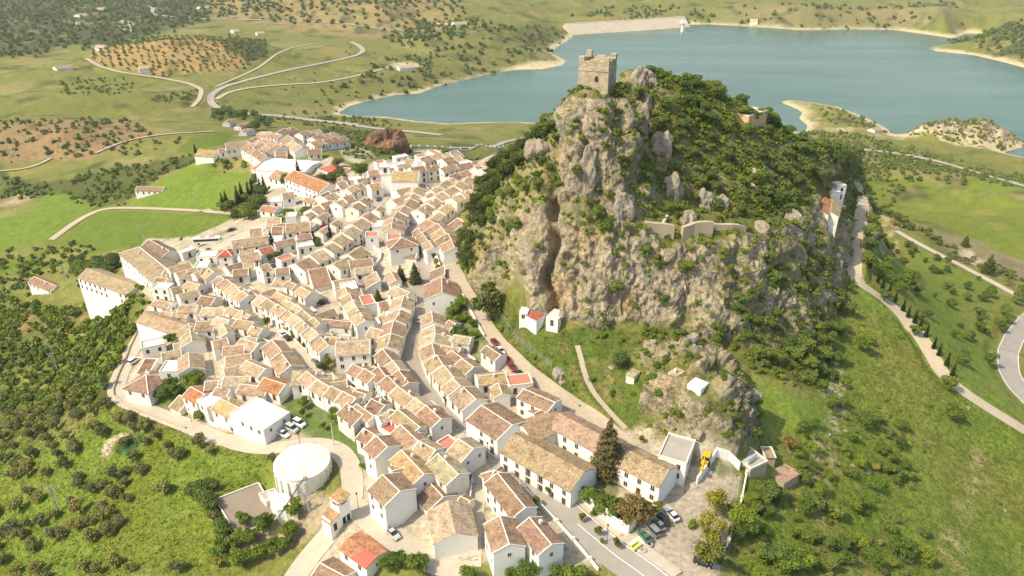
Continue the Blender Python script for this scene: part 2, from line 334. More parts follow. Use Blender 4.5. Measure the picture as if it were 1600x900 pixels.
SVX = 800 + FPX * _sx / np.maximum(_sd, 1); SVY = 450 - FPX * _su / np.maximum(_sd, 1)      # survey coordinates of the hill's surface
def hm(poly, soft=4.0):
    """membership of the hill's surface in an outline drawn in survey coordinates"""
    ins = inpoly(SVX, SVY, poly); d, _ = dseg(SVX, SVY, poly, True); d = np.where(ins, d, -d) + EDGE * 14
    return (sstep(-soft, soft, d) * MH).astype(np.float32)
GREEN_SIDE = hm([(1000,120),(1040,110),(1110,130),(1200,180),(1296,232),(1300,270),(1276,300),(1240,335),(1180,335),(1110,330),(1110,300),(1050,280),(1045,235),(1020,190),(1000,150)])
TERR = hm([(1020,345),(1100,330),(1180,345),(1240,330),(1230,350),(1160,365),(1060,372),(1010,368)])
LEFTWOOD = hm([(690,430),(705,320),(730,280),(760,245),(830,205),(876,200),(886,235),(884,300),(862,322),(818,325),(806,345),(800,372),(775,385),(752,400),(738,430),(722,445),(700,440)])
MIDG = np.maximum(hm([(955,235),(1000,242),(1060,262),(1112,300),(1112,335),(1040,345),(985,345),(975,300)]), np.maximum(hm([(868,322),(900,300),(962,345),(1000,366),(950,374),(880,350)]), hm([(940,165),(985,160),(992,214),(945,206)])))
LOWG = np.maximum(np.maximum(hm([(1185,405),(1275,385),(1300,440),(1262,470),(1195,440)]), hm([(1000,392),(1040,404),(1046,432),(1012,420)])), np.maximum(hm([(1120,440),(1190,450),(1172,500),(1130,482)]), hm([(1190,490),(1300,470),(1296,600),(1215,590),(1110,530)])))
SUMM = hm([(905,205),(1000,215),(1040,240),(1000,300),(980,330),(960,300),(950,250),(905,222)])
ROCK *= (1 - GREEN_SIDE * 0.86) * (1 - TERR * 0.9) * (1 - LEFTWOOD * 0.6) * (1 - MIDG * .85 * sstep(-.35, .15, _nz)) * (1 - LOWG * .7 * sstep(-.2, .2, _nz))
OUTC = hm([(1005,560),(1020,542),(1060,535),(1112,556),(1150,600),(1176,650),(1196,695),(1150,712),(1085,693),(1030,678),(1012,640),(1022,600)], 3) * sstep(-0.3, 0.25, EDGE + _nz)
OUTC2 = mask([(1200,640),(1290,690),(1330,760),(1260,790),(1230,740)], 3) * sstep(0.25, 0.5, EDGE + _nz) * 0.0
ROCK = np.maximum(ROCK, OUTC)
ROCK = np.maximum(ROCK, MH * sstep(1.6, 2.4, SL) * (1 - MIDG * .6) * (1 - LEFTWOOD * .7) * (1 - GREEN_SIDE * .7)); ROCK = np.maximum(ROCK, sstep(.25, .6, tbl(VX, VY, ISL)) * sstep(-.3, .15, EDGE + _nz))
SHO = hm([(1268,272),(1330,272),(1330,342),(1272,345)], 3); ROCK *= 1 - SHO
# crags: push rock out along the slope's normal
nx, ny, nz = -gx, -gy, np.ones_like(gx) * 0.6
nl = np.sqrt(nx * nx + ny * ny + nz * nz); nx /= nl; ny /= nl; nz /= nl
b = ROCK > 0.02
x, y, z = VX[b], VY[b], VZ[b]
wx = x + 2.5 * perlin(x / 9, y / 9, z / 9); wz = z + 3 * perlin(x / 11 + 9, y / 11, z / 14)
f = 2.6 * ridged(wx, y, wz * 1.1, 15, 2, 1.3) + 1.7 * ridged(wx, y, wz, 6.0, 3, 6.1) + 1.15 * ridged(x, y, z * 1.7, 2.4, 3, 2.2)
# blocky ledges
f += 0.35 * (np.floor(wz / 2.6 + 1.5 * perlin(x / 7, y / 7, z / 7)) % 2 - 0.5) * sstep(0.9, 1.6, SL[b])
f *= .85
for a0, w0, dp in ((ray(864,400), .0075, 6.5), (ray(905,400), .004, 1.0), (ray(806,400), .005, 2.0), (ray(985,400), .004, .8), (ray(1150,400), .005, 1.2), (ray(1215,400), .004, 1.0)):
    t0 = math.atan2(a0[0], a0[1]); tt = np.arctan2(x, y) - t0 - .012 * perlin(z / 8, z * 0 + t0 * 9, z * 0); f -= dp * np.exp(-(tt / w0) ** 2) * sstep(.9, 1.6, SL[b])
keep_ = np.hypot(x - 26.0, y - 227.6); f *= sstep(7.0, 12, keep_)
f = f * ROCK[b] * np.interp(SL[b], [0, 0.5, 1.2], [0.45, 0.75, 1.0])
f *= 1 + .9 * OUTC[b]
OX = VX.copy(); OY = VY.copy(); OZ = VZ.copy()
OX[b] += nx[b] * f; OY[b] += ny[b] * f; OZ[b] += nz[b] * f + 0.2 * f
rough = (fbm(VX, VY, 2.4, 3, seed=8.) * 0.35 * (VR < 420)).astype(np.float32)
VM = mask(VILLAGE, 1.5, 0.25)
pv = tbl(VX, VY, PAVE.astype(np.float32))
OZ += rough * (1 - VM) * (1 - ROCK) * (pv < 0.01)
# ------------------------------------------------------------------ ground colours (real surface colours, by land cover)
def C(*c): return np.array(c, np.float32)
ncol = np.zeros(VX.shape + (3,), np.float32)
n1 = fbm(VX, VY, 120, 4, seed=1.); n2 = fbm(VX, VY, 30, 4, seed=21.); n3 = fbm(VX, VY, 6, 3, seed=41.)
def mixc(c, m, amt=1.0):
    global ncol
    m = (np.clip(m, 0, 1) * amt)[..., None].astype(np.float32); ncol = ncol * (1 - m) + np.asarray(c, np.float32) * m
MEADOW, LUSH, DRY, SOIL, RED, SAND, SCRUB, DARK, PALE = C(.15,.158,.042), C(.115,.168,.024), C(.23,.19,.075), C(.27,.19,.095), C(.25,.125,.07), C(.50,.42,.27), C(.062,.078,.022), C(.04,.052,.022), C(.40,.35,.25)
ncol[:] = MEADOW
mixc(DRY, sstep(0.0, 0.5, n1 + 0.4 * n2), 0.75)
mixc(SCRUB, sstep(0.1, 0.5, n2 - 0.3 * n1 + 0.2 * n3), 0.55)
mixc(SOIL, sstep(0.28, 0.5, n3 * 0.8 + n2 * .4), 0.45)
L_ = {}
def M(name, poly, soft=4, n=.35): L_[name] = mask(poly, soft, n); return L_[name]
# far left country
m = M('farwoods', [(-20,-20),(330,-20),(330,30),(250,50),(180,70),(100,70),(60,85),(0,88),(-20,88)], 20); mixc(DARK, m, .85); mixc(MEADOW, m * sstep(0.15, 0.4, n2), .7); mixc(PALE, m * sstep(0.42, 0.6, n1 + n2 * .5), .6)
mixc(PALE, M('scree', [(185,42),(190,30),(205,34),(215,45),(200,50)], 6), .9)
m = M('fargroves', [(330,-20),(700,-20),(720,20),(690,45),(600,60),(520,55),(330,28)], 20); mixc(SOIL, m, .6); mixc(DARK, m * sstep(0, .3, n2), .6)
mixc(C(.15,.16,.035), M('leftmeadow', [(-20,92),(130,95),(250,125),(310,150),(320,190),(230,200),(120,185),(-20,200)], 12), .85)
mixc(DRY, L_['leftmeadow'] * sstep(0.1, .4, n1 + n2 * .5), .8)
m = M('olivehill', [(140,88),(160,72),(250,58),(330,58),(400,64),(412,85),(380,108),(330,112),(262,120),(180,108)], 8); mixc(C(.30,.19,.08), m, .85); mixc(MEADOW, m * sstep(.1, .4, n2), .5)
m = M('ridgetop', [(360,56),(420,64),(415,90),(385,95),(350,70)], 6); mixc(SCRUB, m, .8)
m = M('redhill', [(-20,200),(40,190),(120,186),(200,188),(245,210),(180,235),(140,248),(60,252),(-20,252)], 6); mixc(C(.25,.165,.09), m, .85); mixc(RED, m * sstep(0, .35, n1 * .5 + n2), .5); mixc(SCRUB, m * sstep(.12, .3, n3 + n2 * .5), .7)
m = M('scrubmid', [(100,280),(180,262),(330,240),(335,262),(270,265),(215,300),(190,325),(130,320),(100,305),(0,310),(0,270),(60,285)], 6); mixc(SCRUB, m, .85); mixc(LUSH, m * sstep(.1, .4, n2), .4)
mixc(C(.34,.27,.16), M('sandbank', [(-20,330),(0,312),(30,302),(60,306),(20,325)], 3), .8)
for i, pg in enumerate([[(-20,340),(70,306),(110,304),(150,322),(120,345),(95,366),(78,376),(30,386),(-20,395)], [(150,332),(240,330),(375,338),(388,348),(350,372),(300,384),(262,385),(190,388),(120,405),(40,425),(-20,440),(-20,415),(50,398),(90,378),(118,352)], [(196,322),(225,302),(272,268),(330,262),(392,268),(385,290),(350,310),(345,330),(250,324)], [(276,238),(306,212),(330,206),(368,209),(352,226),(304,240)]]):
    m = M('crop%d' % i, pg, 1.6, .15); mixc(LUSH * (1.0, .85, 1.05, .8)[i], m, .95); mixc(C(.2,.2,.03), m * sstep(.3, .6, n2 + n3 * .3), .45)
mixc(DRY, M('dryband', [(80,392),(130,382),(130,398),(60,412)], 3), .6)
# slope below the town
m = M('scrubslope', [(-40,440),(60,470),(140,480),(235,452),(228,500),(212,545),(180,600),(176,630),(100,640),(40,720),(-40,780)], 5); mixc(SCRUB, m, .6); mixc(LUSH, m * sstep(-.1, .3, n2), .55); mixc(SOIL, m * sstep(.18, .35, n3 + n2 * .3), .5)
mixc(C(.22,.14,.075), M('barebank', [(-20,475),(60,480),(130,478),(140,500),(100,520),(40,530),(-20,520)], 4) * sstep(-.15, .2, n3 + n2), .8)
mixc(LUSH, M('lowmeadow', [(-60,720),(60,690),(180,640),(300,680),(430,710),(430,760),(340,770),(360,830),(350,899),(-60,960)], 5), .9)
mixc(C(.12,.135,.02), L_['lowmeadow'] * sstep(.0, .35, n2), .7)
mixc(C(.42,.35,.25), M('plot', [(155,712),(165,690),(185,678),(208,674),(180,690),(170,714)], .6, .1), .9)
mixc(C(.03,.075,.03), M('cabbages', [(176,712),(186,690),(206,676),(226,676),(216,700),(200,708)], .6, .1), .9)
# lake margins
shore = (1 - sstep(5, 20, tbl(VX, VY, LK) + n2 * 14 + n1 * 10)) * (VR > 500)
mixc(SAND, shore, .85)
m = M('northbank', [(560,160),(700,132),(800,112),(860,60),(880,50),(800,40),(700,60),(640,100),(560,130)], 15); mixc(C(.13,.125,.04), m, .6); mixc(DARK, m * sstep(.05, .3, n2), .5)
mixc(SAND * .95, M('beach', [(800,105),(830,96),(880,96),(884,104),(810,112)], 8), .8)
mixc(SAND * .95, M('peninsula', [(1222,158),(1262,158),(1300,168),(1290,180),(1270,190),(1300,205),(1420,222),(1398,208),(1370,192),(1380,205),(1300,200)], 6) * sstep(-.1, .3, n2 + n3 * .4), .6)
mixc(SAND * .9, M('islet', [(1438,206),(1500,185),(1560,205),(1570,240),(1500,230)], 4) * sstep(-.2, .2, n3 + n2), .85)
mixc(DARK, M('darkhill', [(1480,68),(1540,50),(1600,40),(1640,60),(1640,96),(1560,88)], 12) * sstep(-.25, .15, n2), .8)
m = M('farbank', [(1100,35),(1250,5),(1500,0),(1500,50),(1400,46),(1250,44)], 20); mixc(C(.2,.17,.085), m, .6); mixc(DARK, m * sstep(.1, .35, n2), .5)
m = M('midstrip', [(500,195),(600,205),(880,196),(880,235),(760,245),(640,238),(560,250),(520,235),(480,205)], 5); mixc(C(.085,.1,.03), m, .75); mixc(SCRUB, m * sstep(-.1, .3, n2), .6)
mixc(PALE, M('yard', [(528,232),(560,228),(585,245),(560,256),(540,250)], 2, .1), .9)
mixc(PALE, M('farpad', [(600,108),(612,99),(640,96),(658,102),(640,108)], 3, .1), .9)
# right
m = M('oliveright', [(1270,215),(1380,225),(1480,262),(1510,292),(1450,296),(1360,270),(1340,262)], 5); mixc(C(.2,.165,.07), m, .7)
m = M('fieldright', [(1345,268),(1400,272),(1500,298),(1600,318),(1660,340),(1660,420),(1600,408),(1520,372),(1440,345),(1380,322),(1350,300)], 3, .15); mixc(C(.14,.175,.03), m, .95); mixc(C(.26,.22,.07), m * sstep(.1, .5, n1 + n2 * .6), .7)
mixc(C(.14,.19,.03), M('fieldright2', [(1500,268),(1660,300),(1660,330),(1510,296)], 2, .1), .9)
m = M('creek', [(1440,352),(1530,378),(1610,410),(1610,440),(1540,420),(1470,390)], 4); mixc(C(.2,.17,.11), m, .7)
mixc(PALE, M('quarry', [(1496,393),(1515,390),(1540,408),(1530,418),(1505,405)], 2), .8)
m = M('grassright', [(1355,330),(1440,388),(1600,478),(1560,520),(1560,600),(1620,660),(1620,960),(1180,960),(1150,740),(1215,720),(1140,590),(1130,565),(1240,612),(1305,600),(1305,500),(1340,440),(1350,400)], 4); mixc(C(.125,.178,.03), m, .9); mixc(C(.17,.165,.042), m * sstep(-.05, .35, n2 + n1 * .4), .7)
mixc(C(.30,.25,.13), M('strawband', [(1530,700),(1545,705),(1520,800),(1505,900),(1465,900),(1490,800)], 3, .5) * sstep(-.3, .1, n3), .7)
m = M('stonyright', [(1195,690),(1290,690),(1340,780),(1400,860),(1380,900),(1200,900),(1150,860),(1165,780)], 6) * sstep(-.05, .3, n2 + n3 * .5); mixc(C(.30,.24,.14), m, .65)
m = M('gully', [(1300,560),(1325,600),(1318,650),(1295,700),(1280,690),(1300,640),(1290,600)], 2) * sstep(-.2, .1, n3); mixc(PALE, m, .7)
m = M('cutbank', [(1352,300),(1370,330),(1400,385),(1392,420),(1360,400),(1350,350)], 2) * sstep(-.1, .2, n3); mixc(C(.36,.29,.18), m, .7)
m = M('greenfoot', [(760,490),(830,505),(880,510),(1000,520),(985,560),(1010,600),(1005,655),(985,668),(940,640),(870,600),(800,545)], 2); mixc(C(.07,.105,.02), m, .9); mixc(C(.15,.12,.05), m * sstep(.0, .3, n3 + n2 * .6), .6)
# hill soils
mixc(C(.115,.12,.035), MH * (1 - OUTC), .9); mixc(C(.21,.17,.09), MH * sstep(.0, .3, n3 + _nz), .5)
mixc(C(.11,.14,.03), np.maximum(TERR, SUMM) * sstep(-.3, .1, n3), .7)
# rock
r1 = fbm(VX, VY, 9, 4, z=VZ, seed=51.); r2 = ridged(VX, VY, VZ, 5, 3, 12.)
rc = np.ones_like(ncol) * C(.375,.31,.22)
def mr(c, m, a):
    global rc
    m = (np.clip(m, 0, 1) * a)[..., None]; rc = rc * (1 - m) + c * m
mr(C(.28,.255,.215), sstep(0, .3, r1), .75); mr(C(.42,.35,.25), sstep(.1, .35, -r1), .7); mr(C(.42,.285,.14), sstep(.18, .36, fbm(VX, VY, 16, 3, z=VZ * .5, seed=61.)), .6)
mr(C(.22,.20,.165), sstep(.25, .6, r2), .3); mr(C(.14,.13,.06), sstep(.15, .45, fbm(VX, VY, 3.5, 3, z=VZ, seed=71.)), .65)
_a = np.stack([np.gradient(OX, axis=0), np.gradient(OY, axis=0), np.gradient(OZ, axis=0)], -1); _b2 = np.stack([np.gradient(OX, axis=1), np.gradient(OY, axis=1), np.gradient(OZ, axis=1)], -1)
_nn = np.cross(_b2, _a); LEDGE = np.abs(_nn[..., 2]) / (np.linalg.norm(_nn, axis=-1) + 1e-9); del _a, _b2, _nn
LEDGE = sstep(.56, .78, LEDGE + .12 * r1) * ROCK * MH * (1 - .85 * OUTC) * (1 - .6 * hm([(812,335),(870,325),(960,365),(1110,395),(1120,450),(1110,530),(1000,520),(830,505)]))                       # ledges flat enough to hold soil and grass
mr(C(.115,.125,.035), LEDGE, .85)
k = ROCK[..., None]; ncol = ncol * (1 - k) + rc * k
# paved town ground
tc = np.ones_like(ncol) * C(.36,.315,.24); tm = VM[..., None] * (1 - MH[..., None])
tc = tc * (1 + .25 * n3[..., None] + .2 * n2[..., None])
gv = sstep(.2, .34, n2 + .4 * n3)[..., None] * 0.75; tc = tc * (1 - gv) + C(.10,.12,.035) * gv
ncol = ncol * (1 - tm) + tc * tm
for pg, c, s in [([(1005,838),(1055,775),(1085,748),(1112,762),(1152,742),(1160,742),(1128,860),(1122,910),(1030,910)], C(.37,.315,.25), .5), ([(395,805),(430,770),(440,740),(500,770),(530,790),(500,830),(470,850),(420,870),(360,872),(345,850)], C(.33,.27,.19), 1.5),
  ([(450,660),(500,690),(480,698),(430,692),(385,682),(370,672)], C(.36,.31,.22), 1), ([(560,800),(620,810),(690,850),(740,820),(745,880),(690,885),(640,865),(600,835)], C(.4,.35,.26), 1), ([(575,395),(600,385),(618,410),(640,400),(660,430),(650,440),(600,440),(575,425)], C(.42,.37,.29), .6)]:
    mixc(c, mask(pg, s, .1), .9)
for pg in [[(445,640),(560,680),(570,730),(548,728),(530,700),(500,690),(440,660)], [(425,612),(470,610),(540,650),(570,690),(500,675),(440,645)], [(232,605),(270,598),(310,590),(320,612),(280,625),(245,628)], [(690,470),(740,480),(765,530),(735,545),(700,520)]]:
    mixc(C(.07,.12,.018), mask(pg, 1.5), .85)
farm = sstep(420, 700, VR)
fp = fbm(VX, VY, 55, 4, seed=141.); mixc(SCRUB, farm * sstep(.12, .3, fp) * (shore < .2), .55); mixc(C(.26,.20,.10), farm * sstep(.2, .34, fbm(VX, VY, 80, 4, seed=151.)) * (shore < .2), .5); mixc(DARK, farm * sstep(.28, .4, fp), .5)
ncol *= (1 + 0.30 * (1 - .7 * VM) * n3 + 0.12 * fbm(VX, VY, 2.0, 2, seed=91.))[..., None]
gm = (1 - ROCK) * (1 - VM) * (VR < 420); ncol *= (1 + gm * (.28 * fbm(VX, VY, 3.2, 3, seed=161.) + .22 * fbm(VX, VY, 1.2, 2, seed=171.)))[..., None]; mixc(C(.22,.19,.07), gm * sstep(.26, .42, fbm(VX, VY, 5, 4, seed=181.)), .5)
ncol = np.clip(ncol, 0.01, 0.8)
# ------------------------------------------------------------------ build the ground
def mesh_from(name, verts, faces_flat, sizes=None, quads=True):
    me = bpy.data.meshes.new(name); nv = len(verts); k = 4 if quads else 3; nf = len(faces_flat) // k
    me.vertices.add(nv); me.vertices.foreach_set('co', np.asarray(verts, np.float32).ravel())
    me.loops.add(nf * k); me.loops.foreach_set('vertex_index', np.asarray(faces_flat, np.int32))
    me.polygons.add(nf); me.polygons.foreach_set('loop_start', np.arange(0, nf * k, k, dtype=np.int32)); me.polygons.foreach_set('loop_total', np.full(nf, k, np.int32))
    me.update(calc_edges=True); return me
nc, nr = VX.shape
idx = np.arange(nc * nr).reshape(nc, nr)
quads = np.stack([idx[:-1, :-1], idx[1:, :-1], idx[1:, 1:], idx[:-1, 1:]], -1).reshape(-1, 4)[:, ::-1]
gme = mesh_from('ground', np.stack([OX, OY, OZ], -1).reshape(-1, 3), quads.ravel())
ca = gme.color_attributes.new('cover', 'FLOAT_COLOR', 'POINT'); ca.data.foreach_set('color', np.concatenate([ncol, np.ones(ncol.shape[:2] + (1,), np.float32)], -1).astype(np.float32).ravel())
ra = gme.attributes.new('rock', 'FLOAT', 'POINT'); ra.data.foreach_set('value', ROCK.astype(np.float32).ravel())
gme.polygons.foreach_set('use_smooth', np.ones(len(gme.polygons), bool))
ground = bpy.data.objects.new('ground', gme); COL.objects.link(ground)
def tag(o, label=None, cat=None, group=None, kind=None):
    if label: o['label'] = label
    if cat: o['category'] = cat
    if group: o['group'] = group
    if kind: o['kind'] = kind
    return o
tag(ground, 'hills, meadows, rocky castle hill and fields', 'ground', kind='structure')
# ------------------------------------------------------------------ materials
def newmat(name, col=(.5, .5, .5), rough=.8, spec=.3, metal=0.0):
    m = bpy.data.materials.new(name); m.use_nodes = True; p = m.node_tree.nodes['Principled BSDF']
    p.inputs['Base Color'].default_value = (*col, 1); p.inputs['Roughness'].default_value = rough; p.inputs['Specular IOR Level'].default_value = spec; p.inputs['Metallic'].default_value = metal
    return m
def nd(m, t, **kw):
    n = m.node_tree.nodes.new(t)
    for k, v in kw.items(): setattr(n, k, v)
    return n
def lk(m, a, b): m.node_tree.links.new(a, b)
def noise(m, scale, detail=4, vec=None, rough=.55):
    n = nd(m, 'ShaderNodeTexNoise'); n.inputs['Scale'].default_value = scale; n.inputs['Detail'].default_value = detail; n.inputs['Roughness'].default_value = rough
    if vec is not None: lk(m, vec, n.inputs['Vector'])
    return n.outputs['Fac']
def ramp(m, fac, stops):
    r = nd(m, 'ShaderNodeValToRGB'); e = r.color_ramp.elements
    while len(e) > 1: e.remove(e[-1])
    e[0].position = stops[0][0]; e[0].color = (*stops[0][1], 1)
    for p_, c in stops[1:]:
        q = e.new(p_); q.color = (*c, 1)
    lk(m, fac, r.inputs['Fac']); return r.outputs['Color']
def mix(m, a, b, fac, mode='MIX'):
    n = nd(m, 'ShaderNodeMix', data_type='RGBA', blend_type=mode)
    for s, v in ((n.inputs[0], fac), (n.inputs[6], a), (n.inputs[7], b)):
        if hasattr(v, 'is_linked') or hasattr(v, 'links'): lk(m, v, s)
        elif isinstance(v, (int, float)): s.default_value = v
        else: s.default_value = (*v, 1)
    return n.outputs[2]
def bump(m, h, strength, dist):
    b = nd(m, 'ShaderNodeBump'); b.inputs['Strength'].default_value = strength; b.inputs['Distance'].default_value = dist
    lk(m, h, b.inputs['Height']); return b.outputs['Normal']
def mathn(m, op, a, b=None, c=None):
    n = nd(m, 'ShaderNodeMath', operation=op)
    for i, v in enumerate((a, b, c)):
        if v is None: continue
        if isinstance(v, (int, float)): n.inputs[i].default_value = v
        else: lk(m, v, n.inputs[i])
    return n.outputs[0]
def pr(m): return m.node_tree.nodes['Principled BSDF']
MG = newmat('ground', rough=.95, spec=.1)
_a = nd(MG, 'ShaderNodeVertexColor', layer_name='cover'); _r = nd(MG, 'ShaderNodeAttribute', attribute_name='rock'); _g = nd(MG, 'ShaderNodeNewGeometry'); pos = _g.outputs['Position']
fine = noise(MG, .9, 6, pos, .7); g1 = ramp(MG, fine, [(.3, (.62,.62,.62)), (.7, (1.38,1.36,1.3))])
base = mix(MG, _a.outputs['Color'], g1, 1.0, 'MULTIPLY')
rk = noise(MG, .55, 8, pos, .75); vor = nd(MG, 'ShaderNodeTexVoronoi', feature='DISTANCE_TO_EDGE'); vor.inputs['Scale'].default_value = .38
_dm = nd(MG, 'ShaderNodeVectorMath', operation='ADD'); _ns = nd(MG, 'ShaderNodeTexNoise'); _ns.inputs['Scale'].default_value = .35; _ns.inputs['Detail'].default_value = 5; lk(MG, pos, _ns.inputs['Vector'])
_sc = nd(MG, 'ShaderNodeVectorMath', operation='SCALE'); _sc.inputs['Scale'].default_value = 5.0; lk(MG, _ns.outputs['Color'], _sc.inputs[0]); lk(MG, pos, _dm.inputs[0]); lk(MG, _sc.outputs[0], _dm.inputs[1]); lk(MG, _dm.outputs[0], vor.inputs['Vector'])
crack = mathn(MG, 'MINIMUM', mathn(MG, 'MULTIPLY', vor.outputs['Distance'], 5.0), 1.0)
hrock = mathn(MG, 'ADD', mathn(MG, 'MULTIPLY', rk, 1.6), mathn(MG, 'MULTIPLY', crack, .5))
rcol = mix(MG, base, ramp(MG, rk, [(.25, (.6,.58,.55)), (.5, (1,1,1)), (.75, (1.25,1.22,1.15))]), 1.0, 'MULTIPLY')
lk(MG, mix(MG, base, rcol, _r.outputs['Fac']), pr(MG).inputs['Base Color'])
hh = mathn(MG, 'ADD', mathn(MG, 'MULTIPLY', hrock, mathn(MG, 'MULTIPLY', _r.outputs['Fac'], 1.0)), mathn(MG, 'MULTIPLY', fine, .25))
lk(MG, bump(MG, hh, .75, .8), pr(MG).inputs['Normal'])
gme.materials.append(MG)
# water
MWA = newmat('water', (.055,.125,.105), .12, .5); w1 = nd(MWA, 'ShaderNodeNewGeometry').outputs['Position']
lk(MWA, bump(MWA, mathn(MWA, 'ADD', noise(MWA, .35, 4, w1), noise(MWA, .03, 2, w1)), .25, .35), pr(MWA).inputs['Normal'])
lk(MWA, ramp(MWA, noise(MWA, .0022, 3, w1), [(.3, (.050,.106,.074)), (.7, (.078,.136,.094))]), pr(MWA).inputs['Base Color'])
_wm = nd(MWA, 'ShaderNodeMapping'); _wm.inputs['Scale'].default_value = (.0016, .008, 1); _wm.inputs['Rotation'].default_value = (0, 0, .35); lk(MWA, w1, _wm.inputs['Vector']); _wr = noise(MWA, 1.0, 5, _wm.outputs['Vector'], .65)
lk(MWA, mathn(MWA, 'MULTIPLY_ADD', _wr, .5, .06), pr(MWA).inputs['Roughness'])
bm = bmesh.new()
vs = [bm.verts.new(v) for v in [(-900, 500, _b), (2600, 500, _b), (2600, 3200, _b), (-900, 3200, _b)]]; bm.faces.new(vs)
me = bpy.data.meshes.new('water'); bm.to_mesh(me); bm.free(); me.materials.append(MWA)
water = bpy.data.objects.new('water', me); COL.objects.link(water); tag(water, 'teal reservoir behind the castle hill', 'water', kind='structure')
# road ribbons
def rmat(name, c1, c2, sc=.5):
    m = newmat(name, rough=.9, spec=.2); g = nd(m, 'ShaderNodeNewGeometry').outputs['Position']
    f = mathn(m, 'ADD', mathn(m, 'MULTIPLY', noise(m, sc, 5, g, .65), .6), mathn(m, 'MULTIPLY', noise(m, sc * .12, 3, g), .4))
    lk(m, ramp(m, f, [(.3, c1), (.7, c2)]), pr(m).inputs['Base Color']); lk(m, bump(m, f, .4, .1), pr(m).inputs['Normal']); return m
RM = {'asphalt': rmat('asphalt', (.26,.235,.205), (.34,.31,.27), .3), 'asphalt_pale': rmat('old_asphalt', (.27,.25,.21), (.36,.33,.28)), 'paved': rmat('street_stone', (.24,.21,.185), (.33,.29,.25)),
      'concrete': rmat('concrete', (.36,.31,.24), (.48,.43,.34)), 'gravel': rmat('gravel', (.34,.28,.20), (.48,.41,.30), .9), 'track': rmat('dirt', (.34,.285,.20), (.44,.38,.28), .8), 'paint': newmat('road_paint', (.75,.74,.70), .7)}
def ribbon(name, line, w, mat, off, side=0.0, across=4):
    line = np.asarray(line); t = np.gradient(line[:, :2], axis=0); t /= np.hypot(t[:, 0], t[:, 1])[:, None] + 1e-9; n = np.stack([t[:, 1], -t[:, 0]], 1)
    vs = []
    for k in range(across + 1):
        p = line[:, :2] + n * (side + w * (k / across - .5)); z = H(p[:, 0], p[:, 1]); vs.append(np.column_stack([p, z + off]))
    v = np.stack(vs, 1); m_ = len(line); ix = np.arange(m_ * (across + 1)).reshape(m_, across + 1)
    q = np.stack([ix[:-1, :-1], ix[:-1, 1:], ix[1:, 1:], ix[1:, :-1]], -1).reshape(-1, 4)[:, ::-1]
    me = mesh_from(name, v.reshape(-1, 3), q.ravel()); me.materials.append(mat)
    o = bpy.data.objects.new(name, me); COL.objects.link(o); o['kind'] = 'structure'; return o
RL = {}
for name, kind, w, line, d0 in ROADW:
    off = 0.14 if d0 < 350 else (0.3 if d0 < 700 else 0.9)
    ribbon(name, line, w, RM[kind], off); RL[name] = line
ml = RL['main_road']
ribbon('pavement', ml, 3.0, RM['concrete'], .30, 5.6, 2); ribbon('road_markings', ml, .22, RM['paint'], .19, 3.75, 1); ribbon('road_markings', ml[:int(len(ml) * .45)], .18, RM['paint'], .19, 0, 1)
ribbon('road_markings', RL['lower_road'], .2, RM['paint'], .19, 3.6, 1); ribbon('road_markings', RL['lower_road'], .2, RM['paint'], .19, -3.6, 1)
# ------------------------------------------------------------------ building materials
def wallmat(name, c, dirt=.35):
    m = newmat(name, c, .85, .2); g = nd(m, 'ShaderNodeNewGeometry').outputs['Position']
    f = noise(m, .7, 6, g, .7); lk(m, mix(m, tuple(c), tuple(v * k for v, k in zip(c, (.80, .76, .68))), mathn(m, 'MULTIPLY', ramp(m, f, [(.48, (0,0,0)), (.75, (1,1,1))]), dirt + .2)), pr(m).inputs['Base Color'])
    lk(m, bump(m, noise(m, 3, 3, g), .25, .05), pr(m).inputs['Normal']); return m
M_WALL = [wallmat('whitewash', (.74,.71,.65)), wallmat('old_whitewash', (.68,.64,.56), .7), wallmat('cream_plaster', (.68,.62,.49)), wallmat('bright_whitewash', (.78,.76,.71), .1), wallmat('rubble_wall', (.40,.33,.24), .6)]
M_TRIM = wallmat('lime_trim', (.66,.61,.52), .3)
M_TILE = newmat('roof_tiles', rough=.9, spec=.15)
_oi = nd(M_TILE, 'ShaderNodeObjectInfo'); _tc = nd(M_TILE, 'ShaderNodeTexCoord').outputs['Object']; _gp = nd(M_TILE, 'ShaderNodeNewGeometry').outputs['Position']
wv = nd(M_TILE, 'ShaderNodeTexWave', wave_type='BANDS', bands_direction='X', wave_profile='SIN'); wv.inputs['Scale'].default_value = 1.15; wv.inputs['Distortion'].default_value = .6; wv.inputs['Detail'].default_value = 1; lk(M_TILE, _tc, wv.inputs['Vector'])
wy = nd(M_TILE, 'ShaderNodeTexWave', wave_type='BANDS', bands_direction='Y', wave_profile='SAW'); wy.inputs['Scale'].default_value = .8; wy.inputs['Distortion'].default_value = 1.2; lk(M_TILE, _tc, wy.inputs['Vector'])
_big = noise(M_TILE, .5, 5, _gp, .7); _fin = noise(M_TILE, 1.7, 7, _gp, .85)
_t1 = mix(M_TILE, _oi.outputs['Color'], ramp(M_TILE, _big, [(.3, (.62,.55,.49)), (.5, (1,1,1)), (.7, (1.28,1.28,1.15))]), 1.0, 'MULTIPLY')
_t2 = mix(M_TILE, _t1, ramp(M_TILE, _fin, [(.36, (.38,.35,.31)), (.46, (.90,.87,.84)), (.54, (1.08,1.06,1.03)), (.64, (1.6,1.52,1.38))]), 1.0, 'MULTIPLY')
_t3 = mix(M_TILE, _t2, ramp(M_TILE, wv.outputs['Fac'], [(.1, (.66,.64,.62)), (.6, (1.1,1.1,1.1))]), .6, 'MULTIPLY')
lk(M_TILE, _t3, pr(M_TILE).inputs['Base Color'])
